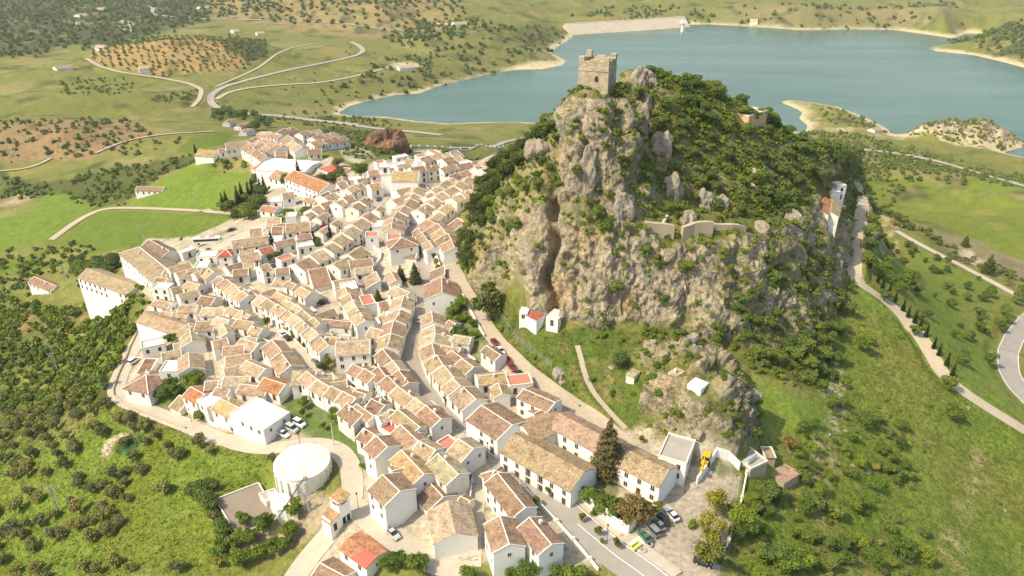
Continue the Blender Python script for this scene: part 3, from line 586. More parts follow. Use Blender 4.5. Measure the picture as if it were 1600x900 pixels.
lk(M_TILE, bump(M_TILE, mathn(M_TILE, 'ADD', wv.outputs['Fac'], mathn(M_TILE, 'ADD', mathn(M_TILE, 'MULTIPLY', wy.outputs['Fac'], .3), mathn(M_TILE, 'MULTIPLY', _fin, .8))), .8, .12), pr(M_TILE).inputs['Normal'])
M_DARK = newmat('window_glass', (.03,.032,.035), .4, .4); M_WOOD = newmat('brown_wood', (.10,.055,.03), .7); M_GREEN = newmat('green_paint', (.03,.12,.08), .5); M_IRON = newmat('iron', (.03,.03,.03), .6)
M_FLOOR = rmat('terrace_tiles', (.40,.15,.10), (.50,.20,.13), .6); M_REDT = rmat('red_terrace', (.46,.10,.07), (.55,.14,.10), .5); M_GREY = rmat('grey_roof', (.27,.25,.22), (.40,.37,.32), .5); M_WHITER = rmat('white_roof', (.66,.63,.57), (.76,.74,.70), .25)
M_STONE = rmat('masonry', (.34,.27,.185), (.52,.43,.31), .9); M_KEEP = newmat('keep_masonry', rough=.95, spec=.1)
_kt = nd(M_KEEP, 'ShaderNodeTexCoord').outputs['Object']; _ks = nd(M_KEEP, 'ShaderNodeSeparateXYZ'); lk(M_KEEP, _kt, _ks.inputs[0]); _kc = nd(M_KEEP, 'ShaderNodeCombineXYZ'); lk(M_KEEP, mathn(M_KEEP, 'ADD', _ks.outputs[0], _ks.outputs[1]), _kc.inputs[0]); lk(M_KEEP, _ks.outputs[2], _kc.inputs[1])
_kb = nd(M_KEEP, 'ShaderNodeTexBrick'); lk(M_KEEP, _kc.outputs[0], _kb.inputs['Vector']); _kb.inputs['Scale'].default_value = 1.0; _kb.inputs['Brick Width'].default_value = .9; _kb.inputs['Row Height'].default_value = .42; _kb.inputs['Mortar Size'].default_value = .04; _kb.inputs['Color1'].default_value = (.50,.42,.30,1); _kb.inputs['Color2'].default_value = (.40,.33,.235,1); _kb.inputs['Mortar'].default_value = (.27,.22,.16,1)
lk(M_KEEP, mix(M_KEEP, _kb.outputs['Color'], ramp(M_KEEP, noise(M_KEEP, .45, 6, _kt, .7), [(.3, (.68,.64,.58)), (.5, (1,1,1)), (.7, (1.22,1.2,1.15))]), 1.0, 'MULTIPLY'), pr(M_KEEP).inputs['Base Color']); lk(M_KEEP, bump(M_KEEP, noise(M_KEEP, 1.6, 6, _kt, .7), .8, .25), pr(M_KEEP).inputs['Normal']); M_CREAMR = rmat('cream_roof', (.60,.55,.44), (.70,.66,.56), .3)
TINT = {'ochre': (.45,.34,.23), 'tan': (.41,.305,.21), 'brown': (.33,.23,.16), 'russet': (.38,.25,.175), 'orange': (.46,.225,.125), 'yellow': (.49,.375,.20), 'straw': (.50,.41,.29), 'red': (.45,.12,.085)}
def pyobj(name, vs, fs, mat, parent=None, smooth_=False):
    me = bpy.data.meshes.new(name); me.from_pydata([tuple(v) for v in vs], [], fs); me.materials.append(mat)
    if smooth_: me.polygons.foreach_set('use_smooth', [True] * len(me.polygons))
    o = bpy.data.objects.new(name, me); COL.objects.link(o)
    if parent is not None: o.parent = parent
    return o
def share(name, me, parent=None):
    o = bpy.data.objects.new(name, me); COL.objects.link(o)
    if parent is not None: o.parent = parent
    return o
def empty(name, loc, rz=0.0):
    o = bpy.data.objects.new(name, None); COL.objects.link(o); o.location = loc; o.rotation_euler.z = rz; o.empty_display_size = .5; return o
class MB:
    def __init__(s): s.v = []; s.f = []
    def box(s, x0, x1, y0, y1, z0, z1):
        b = len(s.v); s.v += [(x0,y0,z0),(x1,y0,z0),(x1,y1,z0),(x0,y1,z0),(x0,y0,z1),(x1,y0,z1),(x1,y1,z1),(x0,y1,z1)]
        s.f += [tuple(b + i for i in q) for q in ((0,3,2,1),(4,5,6,7),(0,1,5,4),(1,2,6,5),(2,3,7,6),(3,0,4,7))]; return s
    def prism(s, pts, z0, z1):            # pts counter-clockwise; z0/z1 numbers or lists
        n = len(pts); b = len(s.v); z0 = [z0] * n if np.isscalar(z0) else z0; z1 = [z1] * n if np.isscalar(z1) else z1
        s.v += [(p[0], p[1], z) for p, z in zip(pts, z0)] + [(p[0], p[1], z) for p, z in zip(pts, z1)]
        s.f += [tuple(b + i for i in range(n))[::-1], tuple(b + n + i for i in range(n))] + [(b + i, b + (i + 1) % n, b + n + (i + 1) % n, b + n + i) for i in range(n)]; return s
    def slab(s, q, t):                    # a quad or triangle given by its upper corners, thickened downwards
        n = len(q); b = len(s.v); s.v += [tuple(p) for p in q] + [(p[0], p[1], p[2] - t) for p in q]
        s.f += [tuple(b + i for i in range(n)), tuple(b + n + i for i in range(n))[::-1]] + [(b + (i + 1) % n, b + i, b + n + i, b + n + (i + 1) % n) for i in range(n)]; return s
    def bar(s, a, c, w, h):               # a bar from a to c, w wide, h high, its underside on the line
        a = Vector(a); c = Vector(c); d = (c - a); n = Vector((-d.y, d.x, 0))
        n = n.normalized() * w / 2 if n.length > 1e-6 else Vector((w / 2, 0, 0)); up = Vector((0, 0, h)) if abs(d.z) < d.length * .95 else Vector((0, h, 0))
        b = len(s.v); s.v += [tuple(v) for v in (a - n, a + n, c + n, c - n, a - n + up, a + n + up, c + n + up, c - n + up)]
        s.f += [tuple(b + i for i in q) for q in ((0,1,2,3),(7,6,5,4),(0,4,5,1),(1,5,6,2),(2,6,7,3),(3,7,4,0))]; return s
    def cyl(s, x, y, z0, z1, r0, r1=None, n=12):
        r1 = r0 if r1 is None else r1; b = len(s.v)
        for r, z in ((r0, z0), (r1, z1)): s.v += [(x + r * math.cos(2 * math.pi * i / n), y + r * math.sin(2 * math.pi * i / n), z) for i in range(n)]
        s.f += [tuple(b + i for i in range(n))[::-1], tuple(b + n + i for i in range(n))] + [(b + i, b + (i + 1) % n, b + n + (i + 1) % n, b + n + i) for i in range(n)]; return s
    def obj(s, name, mat, parent=None, smooth_=False): return pyobj(name, s.v, s.f, mat, parent, smooth_)
def protomesh(mb, name, mat):
    me = bpy.data.meshes.new(name); me.from_pydata(mb.v, [], mb.f); me.materials.append(mat); return me
# windows and doors, modelled facing -y with the wall at y = 0
W_FR = protomesh(MB().box(-.56,.56,-.07,.03,-.74,-.64).box(-.52,-.42,-.05,.03,-.64,.64).box(.42,.52,-.05,.03,-.64,.64).box(-.52,.52,-.05,.03,.64,.74).box(-.03,.03,-.045,.02,-.64,.64), 'window', M_TRIM)
W_PA = protomesh(MB().box(-.42,.42,-.02,.03,-.64,.64), 'pane', M_DARK)
W_BR = protomesh(MB().box(-.62,.62,-.25,.02,-.85,-.75).box(-.62,-.54,-.25,-.17,-.75,.85).box(.54,.62,-.25,-.17,-.75,.85).box(-.62,.62,-.25,-.17,.85,.95).box(-.04,.04,-.25,-.17,-.75,.85).box(-.3,-.25,-.24,-.18,-.75,.85).box(.25,.3,-.24,-.18,-.75,.85), 'grille', M_WOOD)
W_FAR = protomesh(MB().box(-.45,.45,-.03,.05,-.65,.65), 'window', M_DARK)
D_ME = protomesh(MB().box(-.55,.55,-.05,.05,0,2.15), 'door', M_WOOD)
D_FR = protomesh(MB().box(-.72,-.55,-.07,.04,0,2.3).box(.55,.72,-.07,.04,0,2.3).box(-.55,.55,-.07,.04,2.15,2.3), 'door_frame', M_TRIM)
D_GR = protomesh(MB().box(-1.3,1.3,-.05,.05,0,2.3), 'garage_door', M_GREEN)
B_ME = protomesh(MB().box(-.9,.9,-.55,.02,-.12,0).box(-.9,.9,-.55,-.51,.85,.9).box(-.9,-.86,-.55,.0,.85,.9).box(.86,.9,-.55,.0,.85,.9), 'balcony', M_IRON)
for k_ in range(9):
    pass
def put(kind_me, name, parent, x, y, z, face, near):
    o = share(name, kind_me, parent); o.location = (x, y, z); o.rotation_euler.z = face; return o
def window(parent, x, y, z, face, near, grille=False, s=1.15):
    if near:
        o = put(W_FR, 'window', parent, x, y, z, face, near); o.scale = (s, 1, s)
        share('pane', W_PA, o)
        if grille: share('grille', W_BR, o)
    else:
        o = put(W_FAR, 'window', parent, x, y, z, face, near); o.scale = (s, 1, s)
    return o
NHOUSE = 0; FOOTP = []; DESC = []
def zmin(c, ang, L, Wd):
    ca, sa = math.cos(ang), math.sin(ang); q = [(c[0] + x * ca - y * sa, c[1] + x * sa + y * ca) for x in (-L/2, 0, L/2) for y in (-Wd/2, 0, Wd/2)]
    q = np.array(q); h = H(q[:, 0], q[:, 1]); return float(h.min()), float(h.max())
def house(c, ang, L, Wd, zr, label, roof='gable', tint='ochre', wall=0, eave=None, pitch=24, cat='house', name='house', group=None, wins=True, front=-1, chim=None, endwins=True, trims=True, door=True, grille=False, dormer=False, balcony=False, parapet=.45, flatmat=None, skew=0.0, roofmat=None):
    """c = centre of the plan; zr = world height of the ridge; the ridge runs along local x"""
    lo, hi = zmin(c, ang, L, Wd); dist = math.hypot(c[0], c[1]); near = dist < 235; rn = rnd
    zb = max(H(np.array([c[0]]), np.array([c[1]]))[0], lo); e = empty(name, (c[0], c[1], zb), ang); FOOTP.append((c[0], c[1], ang, L, Wd)); DESC.append(label)
    e['label'] = label; e['category'] = cat
    if group: e['group'] = group
    hl, hw = L / 2 - .02, Wd / 2; R_ = zr - zb; dn = lo - zb - 1.0; tp = math.tan(R(pitch)); m = MB(); wm = M_WALL[wall]
    if roof == 'gable':
        yr = skew * hw; ea = R_ - (hw + yr) * tp; eb = R_ - (hw - yr) * tp
        ea, eb = max(ea, 1.8), max(eb, 1.8)
        sec = [(-hw, dn), (hw, dn), (hw, eb), (yr, R_), (-hw, ea)]
        v = [(-hl, y, z) for y, z in sec] + [(hl, y, z) for y, z in sec]
        pyobj('wall', v, [(0, 4, 3, 2, 1), (5, 6, 7, 8, 9), (0, 5, 9, 4), (1, 2, 7, 6), (0, 1, 6, 5), (2, 3, 8, 7), (3, 4, 9, 8)], wm, e)
        t = MB(); ov = .32; sa_ = (R_ - ea) / (hw + yr); sb_ = (R_ - eb) / (hw - yr)
        za = ea - ov * sa_ + .18; zb2 = eb - ov * sb_ + .18; x0 = hl + .012
        t.slab([(-x0, -hw - ov, za), (x0, -hw - ov, za), (x0, yr, R_ + .18), (-x0, yr, R_ + .18)], .16)
        t.slab([(-x0, yr, R_ + .183), (x0, yr, R_ + .183), (x0, hw + ov, zb2), (-x0, hw + ov, zb2)], .16)
        ro = t.obj('roof', M_TILE, e)
        if trims:
            g = MB(); tw = .24
            for s in (-1, 1):
                xx = s * (hl - tw / 2 + .07)
                g.bar((xx, -hw - ov - .05, za - .08), (xx, yr, R_ + .12), tw, .15); g.bar((xx, yr, R_ + .125), (xx, hw + ov + .05, zb2 - .08), tw, .15)
            g.bar((-hl, yr, R_ + .10), (hl, yr, R_ + .10), .24, .15); g.obj('roof_trim', M_TRIM, e)
    elif roof == 'hip':
        ea = eb = max(R_ - hw * tp, 1.8); ov = .32; m.box(-hl, hl, -hw, hw, dn, ea + .02); m.obj('wall', wm, e)
        z0 = ea - ov * tp * .9 + .16; a = hl + ov; b = hw + ov; r = max(hl - hw, .05); t = MB()
        t.slab([(-a, -b, z0), (a, -b, z0), (r, 0, R_ + .16), (-r, 0, R_ + .16)], .15); t.slab([(a, b, z0), (-a, b, z0), (-r, 0, R_ + .162), (r, 0, R_ + .162)], .15)
        t.slab([(a, -b, z0), (a, b, z0), (r, 0, R_ + .161)], .15); t.slab([(-a, b, z0), (-a, -b, z0), (-r, 0, R_ + .161)], .15); ro = t.obj('roof', M_TILE, e)
        if trims:
            g = MB(); g.bar((-r, 0, R_ + .12), (r, 0, R_ + .12), .3, .17)
            for sx in (-1, 1):
                for sy in (-1, 1): g.bar((sx * r, 0, R_ + .11), (sx * a, sy * b, z0 - .04), .3, .17)
            g.obj('roof_trim', M_TRIM, e)
    elif roof == 'mono':                     # high at +y, low at -y
        ea = max(R_ - 2 * hw * tp, 1.8); eb = R_; sl = (R_ - ea) / (2 * hw); sec = [(-hw, dn), (hw, dn), (hw, eb), (-hw, ea)]; v = [(-hl, y, z) for y, z in sec] + [(hl, y, z) for y, z in sec]
        pyobj('wall', v, [(0, 3, 2, 1), (4, 5, 6, 7), (0, 4, 7, 3), (1, 2, 6, 5), (0, 1, 5, 4), (2, 3, 7, 6)], wm, e)
        t = MB(); t.slab([(-hl - .012, -hw - .3, ea - .3 * sl + .17), (hl + .012, -hw - .3, ea - .3 * sl + .17), (hl + .012, hw + .05, R_ + .17), (-hl - .012, hw + .05, R_ + .17)], .15); ro = t.obj('roof', M_TILE, e)
        if trims:
            g = MB()
            for s in (-1, 1): g.bar((s * (hl - .1), -hw - .34, ea - .3 * sl + .1), (s * (hl - .1), hw, R_ + .12), .34, .2)
            g.bar((-hl, hw - .04, R_ + .11), (hl, hw - .04, R_ + .11), .34, .2); g.obj('roof_trim', M_TRIM, e)
    else:                                    # flat roof behind a parapet
        ea = eb = R_ - parapet; m.box(-hl, hl, -hw, hw, dn, ea); m.obj('wall', wm, e)
        t = MB(); t.box(-hl + .28, hl - .28, -hw + .28, hw - .28, ea - .05, ea + .03); ro = t.obj('roof', flatmat or M_WHITER, e)
        if parapet > .05:
            g = MB(); g.box(-hl - .04, hl + .04, -hw - .04, -hw + .27, ea - .1, R_).box(-hl - .04, hl + .04, hw - .27, hw + .04, ea - .1, R_).box(-hl - .04, -hl + .27, -hw + .27, hw - .27, ea - .1, R_ - .004).box(hl - .27, hl + .04, -hw + .27, hw - .27, ea - .1, R_ - .004); g.obj('parapet', M_TRIM, e)
    if roofmat: ro.data.materials[0] = roofmat
    jt = [rn.uniform(.88, 1.12) for _ in range(3)]; base_ = TINT[tint]; kk_ = rn.uniform(.78, 1.0); ro.color = (base_[0] * kk_ * jt[0] ** .4, base_[1] * kk_ * jt[1] ** .4, base_[2] * kk_ * jt[2] ** .5, 1)
    if chim is None: chim = rn.random() < .4
    if chim and roof in ('gable', 'hip'):
        x = rn.uniform(-.3, .3) * L; y = rn.choice([-1, 1]) * rn.uniform(.15, .5) * hw; zc = R_ - abs(y) * tp; g = MB()
        g.box(x - .3, x + .3, y - .3, y + .3, zc - .5, zc + 1.0).box(x - .38, x + .38, y - .38, y + .38, zc + 1.0, zc + 1.12).box(x - .24, x + .24, y - .24, y + .24, zc + 1.12, zc + 1.3); g.obj('chimney', M_TRIM, e)
    if roof == 'gable' and cat == 'house' and Wd < 9 and rn.random() < .3:
        x = rn.uniform(-.2, .2) * L; s_ = -front; hb = min(ea, eb) * rn.uniform(.5, .75); lw = rn.uniform(1.6, 2.4); d_ = rn.uniform(1.8, 3.0)
        if hb > 2.2:
            y0, y1 = (hw - .05, hw + d_) if s_ > 0 else (-hw - d_, -hw + .05)
            MB().box(x-lw, x+lw, y0, y1, dn, hb).obj('back_extension', wm, e); MB().box(x-lw-.05, x+lw+.05, y0 - (0 if s_ > 0 else .05), y0+.22, hb-.1, hb+.5).box(x-lw-.05, x-lw+.2, y0+.22, y1-.22, hb-.1, hb+.5).box(x+lw-.2, x+lw+.05, y0+.22, y1-.22, hb-.1, hb+.5).box(x-lw-.05, x+lw+.05, y1-.22, y1 + (.05 if s_ > 0 else 0), hb-.1, hb+.5).obj('terrace_parapet', M_TRIM, e)
            MB().box(x-lw+.2, x+lw-.2, y0+.22, y1-.22, hb, hb+.04).obj('terrace', rn.choice([M_FLOOR, M_CREAMR, M_GREY]), e)
    if wins:
        for side, he in ((-1, ea), (1, eb)):
            if he < 2.2: continue
            f = 0.0 if side < 0 else math.pi; y = side * hw; n = max(1, int(L / (3.2 if near else 3.3))); two = he > 4.6
            g_ = H(*[np.array([v]) for v in (c[0] - math.sin(ang) * y, c[1] + math.cos(ang) * y)])[0] - zb
            dpos = rn.randrange(n)
            for i in range(n):
                x = -hl + (i + .5) * 2 * hl / n + rn.uniform(-.15, .15)
                if rn.random() < .10 and n > 2: continue
                if two: 
                    window(e, x, y, he - 1.35, f, near, grille and rn.random() < .4)
                    if balcony and i == dpos and side == front: put(B_ME, 'balcony', e, x, y, he - 2.1, f, near)
                zl = he - (4.1 if two else 1.3)
                if zl - g_ > .5 and (side == front or rn.random() < .6):
                    if i == dpos and side == front and door and zl - g_ < 3.6:
                        d = put(D_ME, 'door', e, x, y, max(g_ - .1, zl - 1.4), f, near)
                        if near: share('door_frame', D_FR, d)
                    else: window(e, x, y, zl, f, near, grille)
        if endwins and roof in ('gable', 'hip', 'flat') and Wd > 5:
            for side in (-1, 1):
                if rn.random() < .55: continue
                for y in ((-.5 * hw, .5 * hw) if Wd > 7.5 else (0.,)):
                    if ea > 3: window(e, side * hl, y, min(ea, eb) - 1.3, side * math.pi / 2, near, False, .85)
    return e
ORD = ['first','second','third','fourth','fifth','sixth','seventh','eighth','ninth','tenth','eleventh','twelfth','thirteenth','fourteenth','fifteenth','sixteenth','seventeenth','eighteenth']
STOREY = {True: 'two-storey', False: 'low'}
WS, HS = .80, .84
def row(desc, pts, w, hr=7.2, unit=6.5, tints='ochre ochre straw tan brown', wall=0, n=None, jit=.4, roof='gable', **kw):
    _y = np.mean([q[1] for q in pts]); w *= WS * (.98 if _y < 400 else (.90 if _y < 640 else .86)); hr *= HS * (.93 if 400 < _y < 640 else 1.08 if _y > 640 else 1.0); tints = tints.split(); wd = np.array([hit(a, b, hr) for a, b in pts]); wd = resample(wd, .5); s = np.concatenate([[0], np.cumsum(np.hypot(*np.diff(wd[:, :2], axis=0).T))]); Lt = s[-1]
    n = n or max(1, round(Lt / unit)); cut = np.linspace(0, Lt, n + 1)
    if n > 2: cut[1:-1] += np.array([rnd.uniform(-.16, .16) for _ in range(n - 1)]) * Lt / n
    (xa, ya), (xb, yb) = pts[0], pts[-1]; end = 'left' if abs(xb - xa) > .6 * abs(yb - ya) and xa < xb else ('right' if abs(xb - xa) > .6 * abs(yb - ya) else ('far' if ya < yb else 'near'))
    out = []
    for i in range(n):
        a = [np.interp(cut[i], s, wd[:, k]) for k in range(3)]; b = [np.interp(cut[i + 1], s, wd[:, k]) for k in range(3)]
        L = math.hypot(b[0] - a[0], b[1] - a[1]); ang = math.atan2(b[1] - a[1], b[0] - a[0]); tint = rnd.choice(tints)
        c = ((a[0] + b[0]) / 2, (a[1] + b[1]) / 2); zr = (a[2] + b[2]) / 2 + rnd.uniform(-jit, jit); wj = w * rnd.uniform(.93, 1.07)
        if math.cos(ang) < 0: ang += math.pi          # keep the local -y side facing the near side
        col = {'ochre': 'ochre', 'straw': 'straw', 'tan': 'tan', 'brown': 'brown', 'russet': 'russet', 'orange': 'orange', 'yellow': 'yellow', 'red': 'red'}[tint]
        kind = col + '-roofed house'
        label = kind + (', %s from %s end, %s' % (ORD[i], end, desc[4:] if desc.startswith('the ') else desc) if n > 1 else ', ' + desc)
        kw2 = dict(kw)
        out.append(house(c, ang, L, wj, zr, label, roof, tint, rnd.choice([0, 0, 0, 1, 3]) if wall == 0 else wall, group=('white houses of ' + desc) if n > 1 else None, skew=rnd.uniform(-.12, .12) if roof == 'gable' else 0, balcony=rnd.random() < .4, **kw2))
    return out
def single(label, p0, p1, w, hr, tint='ochre', roof='gable', zfix=None, **kw):
    w *= WS; hr *= HS; a, b = (hit(*p0, hr), hit(*p1, hr)) if zfix is None else (P(*p0, zfix), P(*p1, zfix)); ang = math.atan2(b[1] - a[1], b[0] - a[0]); L = math.hypot(b[0] - a[0], b[1] - a[1])
    if math.cos(ang) < 0: ang += math.pi
    return house(((a[0] + b[0]) / 2, (a[1] + b[1]) / 2), ang, L, w, (a[2] + b[2]) / 2, label, roof, tint, **kw)
# ------------------------------------------------------------------ the town: terraces (survey lines of their ridges)
OC = 'ochre ochre straw straw tan'; MX = 'ochre straw tan brown russet'; BR = 'brown tan russet brown'
row('the terrace west of the lower main street', [(592,572),(607,590),(624,607),(646,622),(668,638),(690,657)], 8.5, 8.2, 6.2, MX)
single('ochre-roofed house with a square white skylight at the foot of main street', (716,686), (740,702), 9.8, 8.6, 'straw', chim=False)
row('the street-side terrace above the stone street', [(597,548),(612,565),(628,583),(640,598)], 8, 7.5, 7, 'brown russet straw tan')
row('the brick-red terrace below the big ochre hall', [(552,572),(570,577),(588,586)], 8.5, 7.5, 6.5, 'russet orange russet')
single('largest ochre-roofed house overlooking the lane of orange trees', (525,539), (578,529), 11, 8.6, 'straw', chim=False)
row('the long terrace above the lane of orange trees', [(404,462),(420,468),(433,476),(450,485),(471,499),(493,520),(512,540)], 9, 8.2, 6.0, OC)
row('the short terrace behind the long orange-tree terrace', [(447,470),(466,478),(484,493),(500,507)], 6.5, 7.5, 6.5, OC)
row('the narrow range across the yard of cars', [(505,499),(551,501)], 6, 6.4, 9, 'tan brown')
row('the yard behind the parked black car', [(502,518),(520,521)], 6.5, 6.0, 9, 'tan', n=1)
row('the pair of roofs under the chimney pot', [(508,528),(545,526)], 6, 6.8, 9, OC)
row('the steep terrace beside the palm tree', [(540,447),(549,468),(562,488),(571,503)], 8.5, 8.4, 5.5, 'ochre straw yellow tan')
row('the upper main street, left kerb', [(630,462),(625,482),(614,503),(611,520),(605,545)], 10, 7.6, 7.5, OC)
row('the small court by the palm', [(580,512),(600,516)], 9, 6.5, 8, 'straw tan')
row('the gap below the viewpoint wall', [(590,475),(606,470)], 8, 6.5, 8, 'russet tan')
row('the roofs under the viewpoint square', [(616,448),(640,456)], 9, 7, 7, 'straw ochre')
row('the main street, right kerb', [(676,488),(678,508),(680,524),(676,542),(684,560),(696,578),(710,594),(726,610),(742,625)], 11, 7.6, 6.6, OC)
row('the back plots above the gravel road', [(704,548),(722,560),(742,574)], 9, 6.6, 8, 'brown tan russet')
row('the plots touching the gravel road wall', [(744,592),(790,582)], 8, 5.8, 9, 'yellow straw')
row('the white-gabled cross wings beside main street', [(700,503),(712,508)], 8, 6.0, 7, BR, n=1)
row('the cross wings over the green gully', [(690,521),(706,525)], 7, 6.2, 7, BR, n=1)
row('the narrow wing by the gully garden', [(690,542),(720,545)], 6.5, 6.0, 8, OC)
single('market hall with wide brown roof and two skylights beside the gravel road', (690,428), (691,464), 15, 7.5, 'brown', chim=True, name='market_hall', cat='hall', wall=0)
row('the big block above the red awning', [(668,342),(685,354),(702,370),(712,384)], 11.5, 8.6, 8, 'brown tan')
row('the red-awning terrace', [(652,358),(664,372),(676,386)], 6, 6.5, 6.5, 'russet tan')
single('hip-roofed town hall with a three-arched porch on the square', (624,364), (631,379), 14, 10.5, 'brown', 'hip', name='town_hall', cat='town hall')
single('porch roof in front of the hip-roofed hall on the square', (623,395), (651,393), 4.5, 4.2, 'brown', 'mono', name='porch', cat='porch', chim=False, wins=False)
row('the ridge street climbing to the church', [(614,356),(614,342),(624,328),(634,316),(644,303),(654,291)], 11, 8, 6.5, OC)
row('the steps opposite the ridge street', [(652,330),(668,318),(690,303),(712,288),(732,276)], 9.5, 7.6, 7, OC)
row('the upper slope under the pine wood', [(672,345),(688,330),(700,318)], 8, 6.6, 7, OC)
row('the wedge of houses beside the wood', [(704,312),(720,302),(736,294)], 9, 7, 7, OC)
row('the row behind the church apse', [(664,308),(678,298),(692,288),(706,278)], 8.5, 7.2, 7, OC)
row('the row next to the apse orange trees', [(700,276),(718,270),(730,266)], 8, 7, 8, 'russet brown')
row('the balconied range behind the church', [(640,262),(660,260),(684,256)], 10, 9.6, 9, 'brown russet')
row('the range joining the balconied front', [(686,263),(710,257)], 10, 8.4, 9, 'tan brown')
row('the far long range', [(712,258),(732,254),(756,250)], 9, 7.4, 9, 'russet tan')
row('the farthest roofs against the woods', [(655,249),(672,244),(690,241)], 10, 7.6, 9, 'tan ochre')
row('the farthest roofs by the viaduct', [(690,248),(706,244)], 11, 8.6, 10, 'brown tan')
row('the last houses toward the pine wood', [(742,263),(756,255),(772,249)], 7.5, 7, 7, 'ochre straw')
row('the low roofs left of the balconied range', [(618,259),(640,254)], 8, 7, 9, 'straw tan')
row('the roofs directly below the church wall', [(618,298),(640,292),(664,287)], 10, 7, 9, OC)
row('the roofs below the church square', [(612,315),(628,308),(640,302)], 10, 7.4, 8, OC)
single('tall white house with terrace left of the bell tower', (574,268), (592,265), 9, 9, 'russet')
single('brown-roofed house immediately left of the bell tower', (590,262), (600,260), 8, 7.5, 'brown')
row('the block under the bell tower', [(576,291),(594,286)], 9, 7, 8, 'brown tan')
row('the car-lined street, right of its cars', [(572,306),(560,315),(549,324)], 9.5, 8.2, 6.5, 'brown tan')
row('the second row down from the car-lined street', [(549,304),(536,310),(524,318)], 9, 8, 6.5, OC)
row('the third row down from the car-lined street', [(516,312),(502,318),(486,328)], 9, 7.6, 6.5, 'brown ochre')
row('the upper row of the north quarter', [(566,284),(552,290),(540,297)], 9, 7.8, 6.5, OC)
row('the old brown roofs of the north quarter', [(530,292),(516,298),(500,306)], 9, 7, 7, 'brown tan')
row('the north edge by the conifers', [(556,281),(578,276)], 7, 6.4, 7, 'russet tan')
row('the long street ending at the bend with parked cars', [(462,414),(478,404),(492,396),(507,387),(524,374),(545,358),(562,344),(580,331)], 11.5, 8.8, 6.8, OC)
row('the second line inside the square quarter', [(520,415),(536,405),(552,394),(566,384)], 9.5, 7, 7, OC)
row('the roofs under the ivy slope', [(545,408),(562,405),(582,403)], 9, 6.8, 7, 'ochre tan')
row('the lower roofs under the ivy slope', [(554,421),(582,417)], 8, 6.2, 7, 'straw ochre')
single('dark brown monopitch shed roof below the bend of the long street', (484,432), (514,424), 12, 5.6, 'brown', 'mono', chim=False, wins=False, name='shed', cat='shed')
row('the group above the dry garden', [(520,440),(540,436),(556,432)], 9, 7.2, 7, OC)
row('the pair behind the walled garden', [(470,450),(486,458)], 8, 7.6, 7, 'yellow ochre')
row('the two roofs by the shrub bank', [(432,460),(452,466)], 8, 6.8, 8, OC)
row('the terrace of the west street, right side', [(344,432),(356,440),(372,451),(388,463)], 10, 8.4, 5.6, OC)
row('the head of the west street', [(322,416),(334,425)], 10, 8, 8, OC, n=2)
row('the back houses above the west terrace', [(372,448),(390,455),(404,464)], 7, 6.8, 6, 'tan straw')
single('long whitewashed hall with ochre roof beside the blue-striped bus park', (362,380), (420,365), 11, 8.6, 'ochre', name='hall', cat='hall')
single('red-roofed cube of a house below the white coach', (343,392), (363,387), 9, 8, 'red', 'hip')
row('the low range under the long hall', [(374,389),(398,384)], 7, 6, 9, 'straw ochre')
row('the low range near the tall cypress', [(374,404),(404,393)], 9, 6.6, 10, 'ochre tan')
single('terracotta-roofed house behind the tall cypress', (403,391), (424,383), 8, 6.8, 'orange')
row('the plane-tree promenade', [(427,381),(444,375),(460,370)], 8, 7.2, 8, 'brown tan')
row('the promenade end', [(463,370),(486,364)], 6.5, 6.2, 9, 'russet ochre')
row('the white block with steps beyond the promenade', [(446,353),(466,349),(484,345)], 12, 9, 9, 'tan ochre')
single('pinkish-roofed house at the corner of the dirt car park', (425,356), (443,353), 9, 7.6, 'russet')
row('the houses above the bend of parked cars', [(380,413),(398,409)], 9, 7, 7, 'tan ochre')
row('the two houses beside the grey bend', [(404,418),(419,413)], 9, 8, 8, 'ochre tan')
row('the brown roofs at the bend corner', [(364,424),(376,421),(388,418)], 8, 6.6, 6.5, 'brown tan')
single('small tan-roofed house at the foot of the long street bend', (430,421), (452,417), 8, 7.6, 'tan')
single('long low tiled canopy under the house at the bend', (427,438), (452,438), 5, 3.6, 'ochre', 'mono', wins=False, chim=False, name='canopy', cat='canopy')
# west quarter
single('three-storey whitewashed lodging house, broad hipped roof, beside the green field', (214,399), (264,406), 17, 12.5, 'tan', 'hip', name='lodging_house', cat='large house', chim=True, wall=3)
single('tall wing behind the broad hipped lodging house', (236,387), (262,380), 9, 12, 'brown', name='house')
single('very long barn-like white building with one great ochre roof', (144,447), (206,417), 12.5, 13, 'ochre', name='barn', cat='barn', wall=3, trims=False, chim=False)
single('small white farmhouse with red-brown roof standing alone at far left', (56,441), (86,439), 9, 5.2, 'russet', name='farmhouse', cat='farmhouse')
row('the cluster right of the lodging house', [(262,421),(280,413),(296,406)], 9, 7.6, 7, 'tan brown ochre')
row('the second line right of the lodging house', [(275,431),(292,423),(306,416)], 9, 7, 7, 'tan ochre')
row('the corner by the dirt parking', [(302,428),(318,422)], 8, 7, 8, 'ochre tan')
single('red-brown roofed house at the head of the ring road', (244,436), (262,433), 8, 6.6, 'russet')
row('the stepped roofs by the dark bush', [(266,455),(278,446),(290,438)], 7.5, 6.6, 7, 'russet ochre')
row('the stepped roofs on the west street', [(278,464),(292,456),(308,449)], 8, 6.8, 7, OC)
row('the back of the west street', [(293,441),(313,442)], 8, 6.4, 7, 'ochre russet')
row('the row nearest the ring road top', [(243,471),(268,468)], 8, 6.2, 7, 'ochre tan')
row('the houses in the crook of the west street', [(282,479),(310,476)], 9, 7, 9, OC)
row('the houses left of the west street cars', [(315,466),(337,464)], 9, 7, 7, 'brown russet')
row('the low roofs above the white slab wall', [(252,489),(274,487),(296,486)], 7, 6, 7, OC)
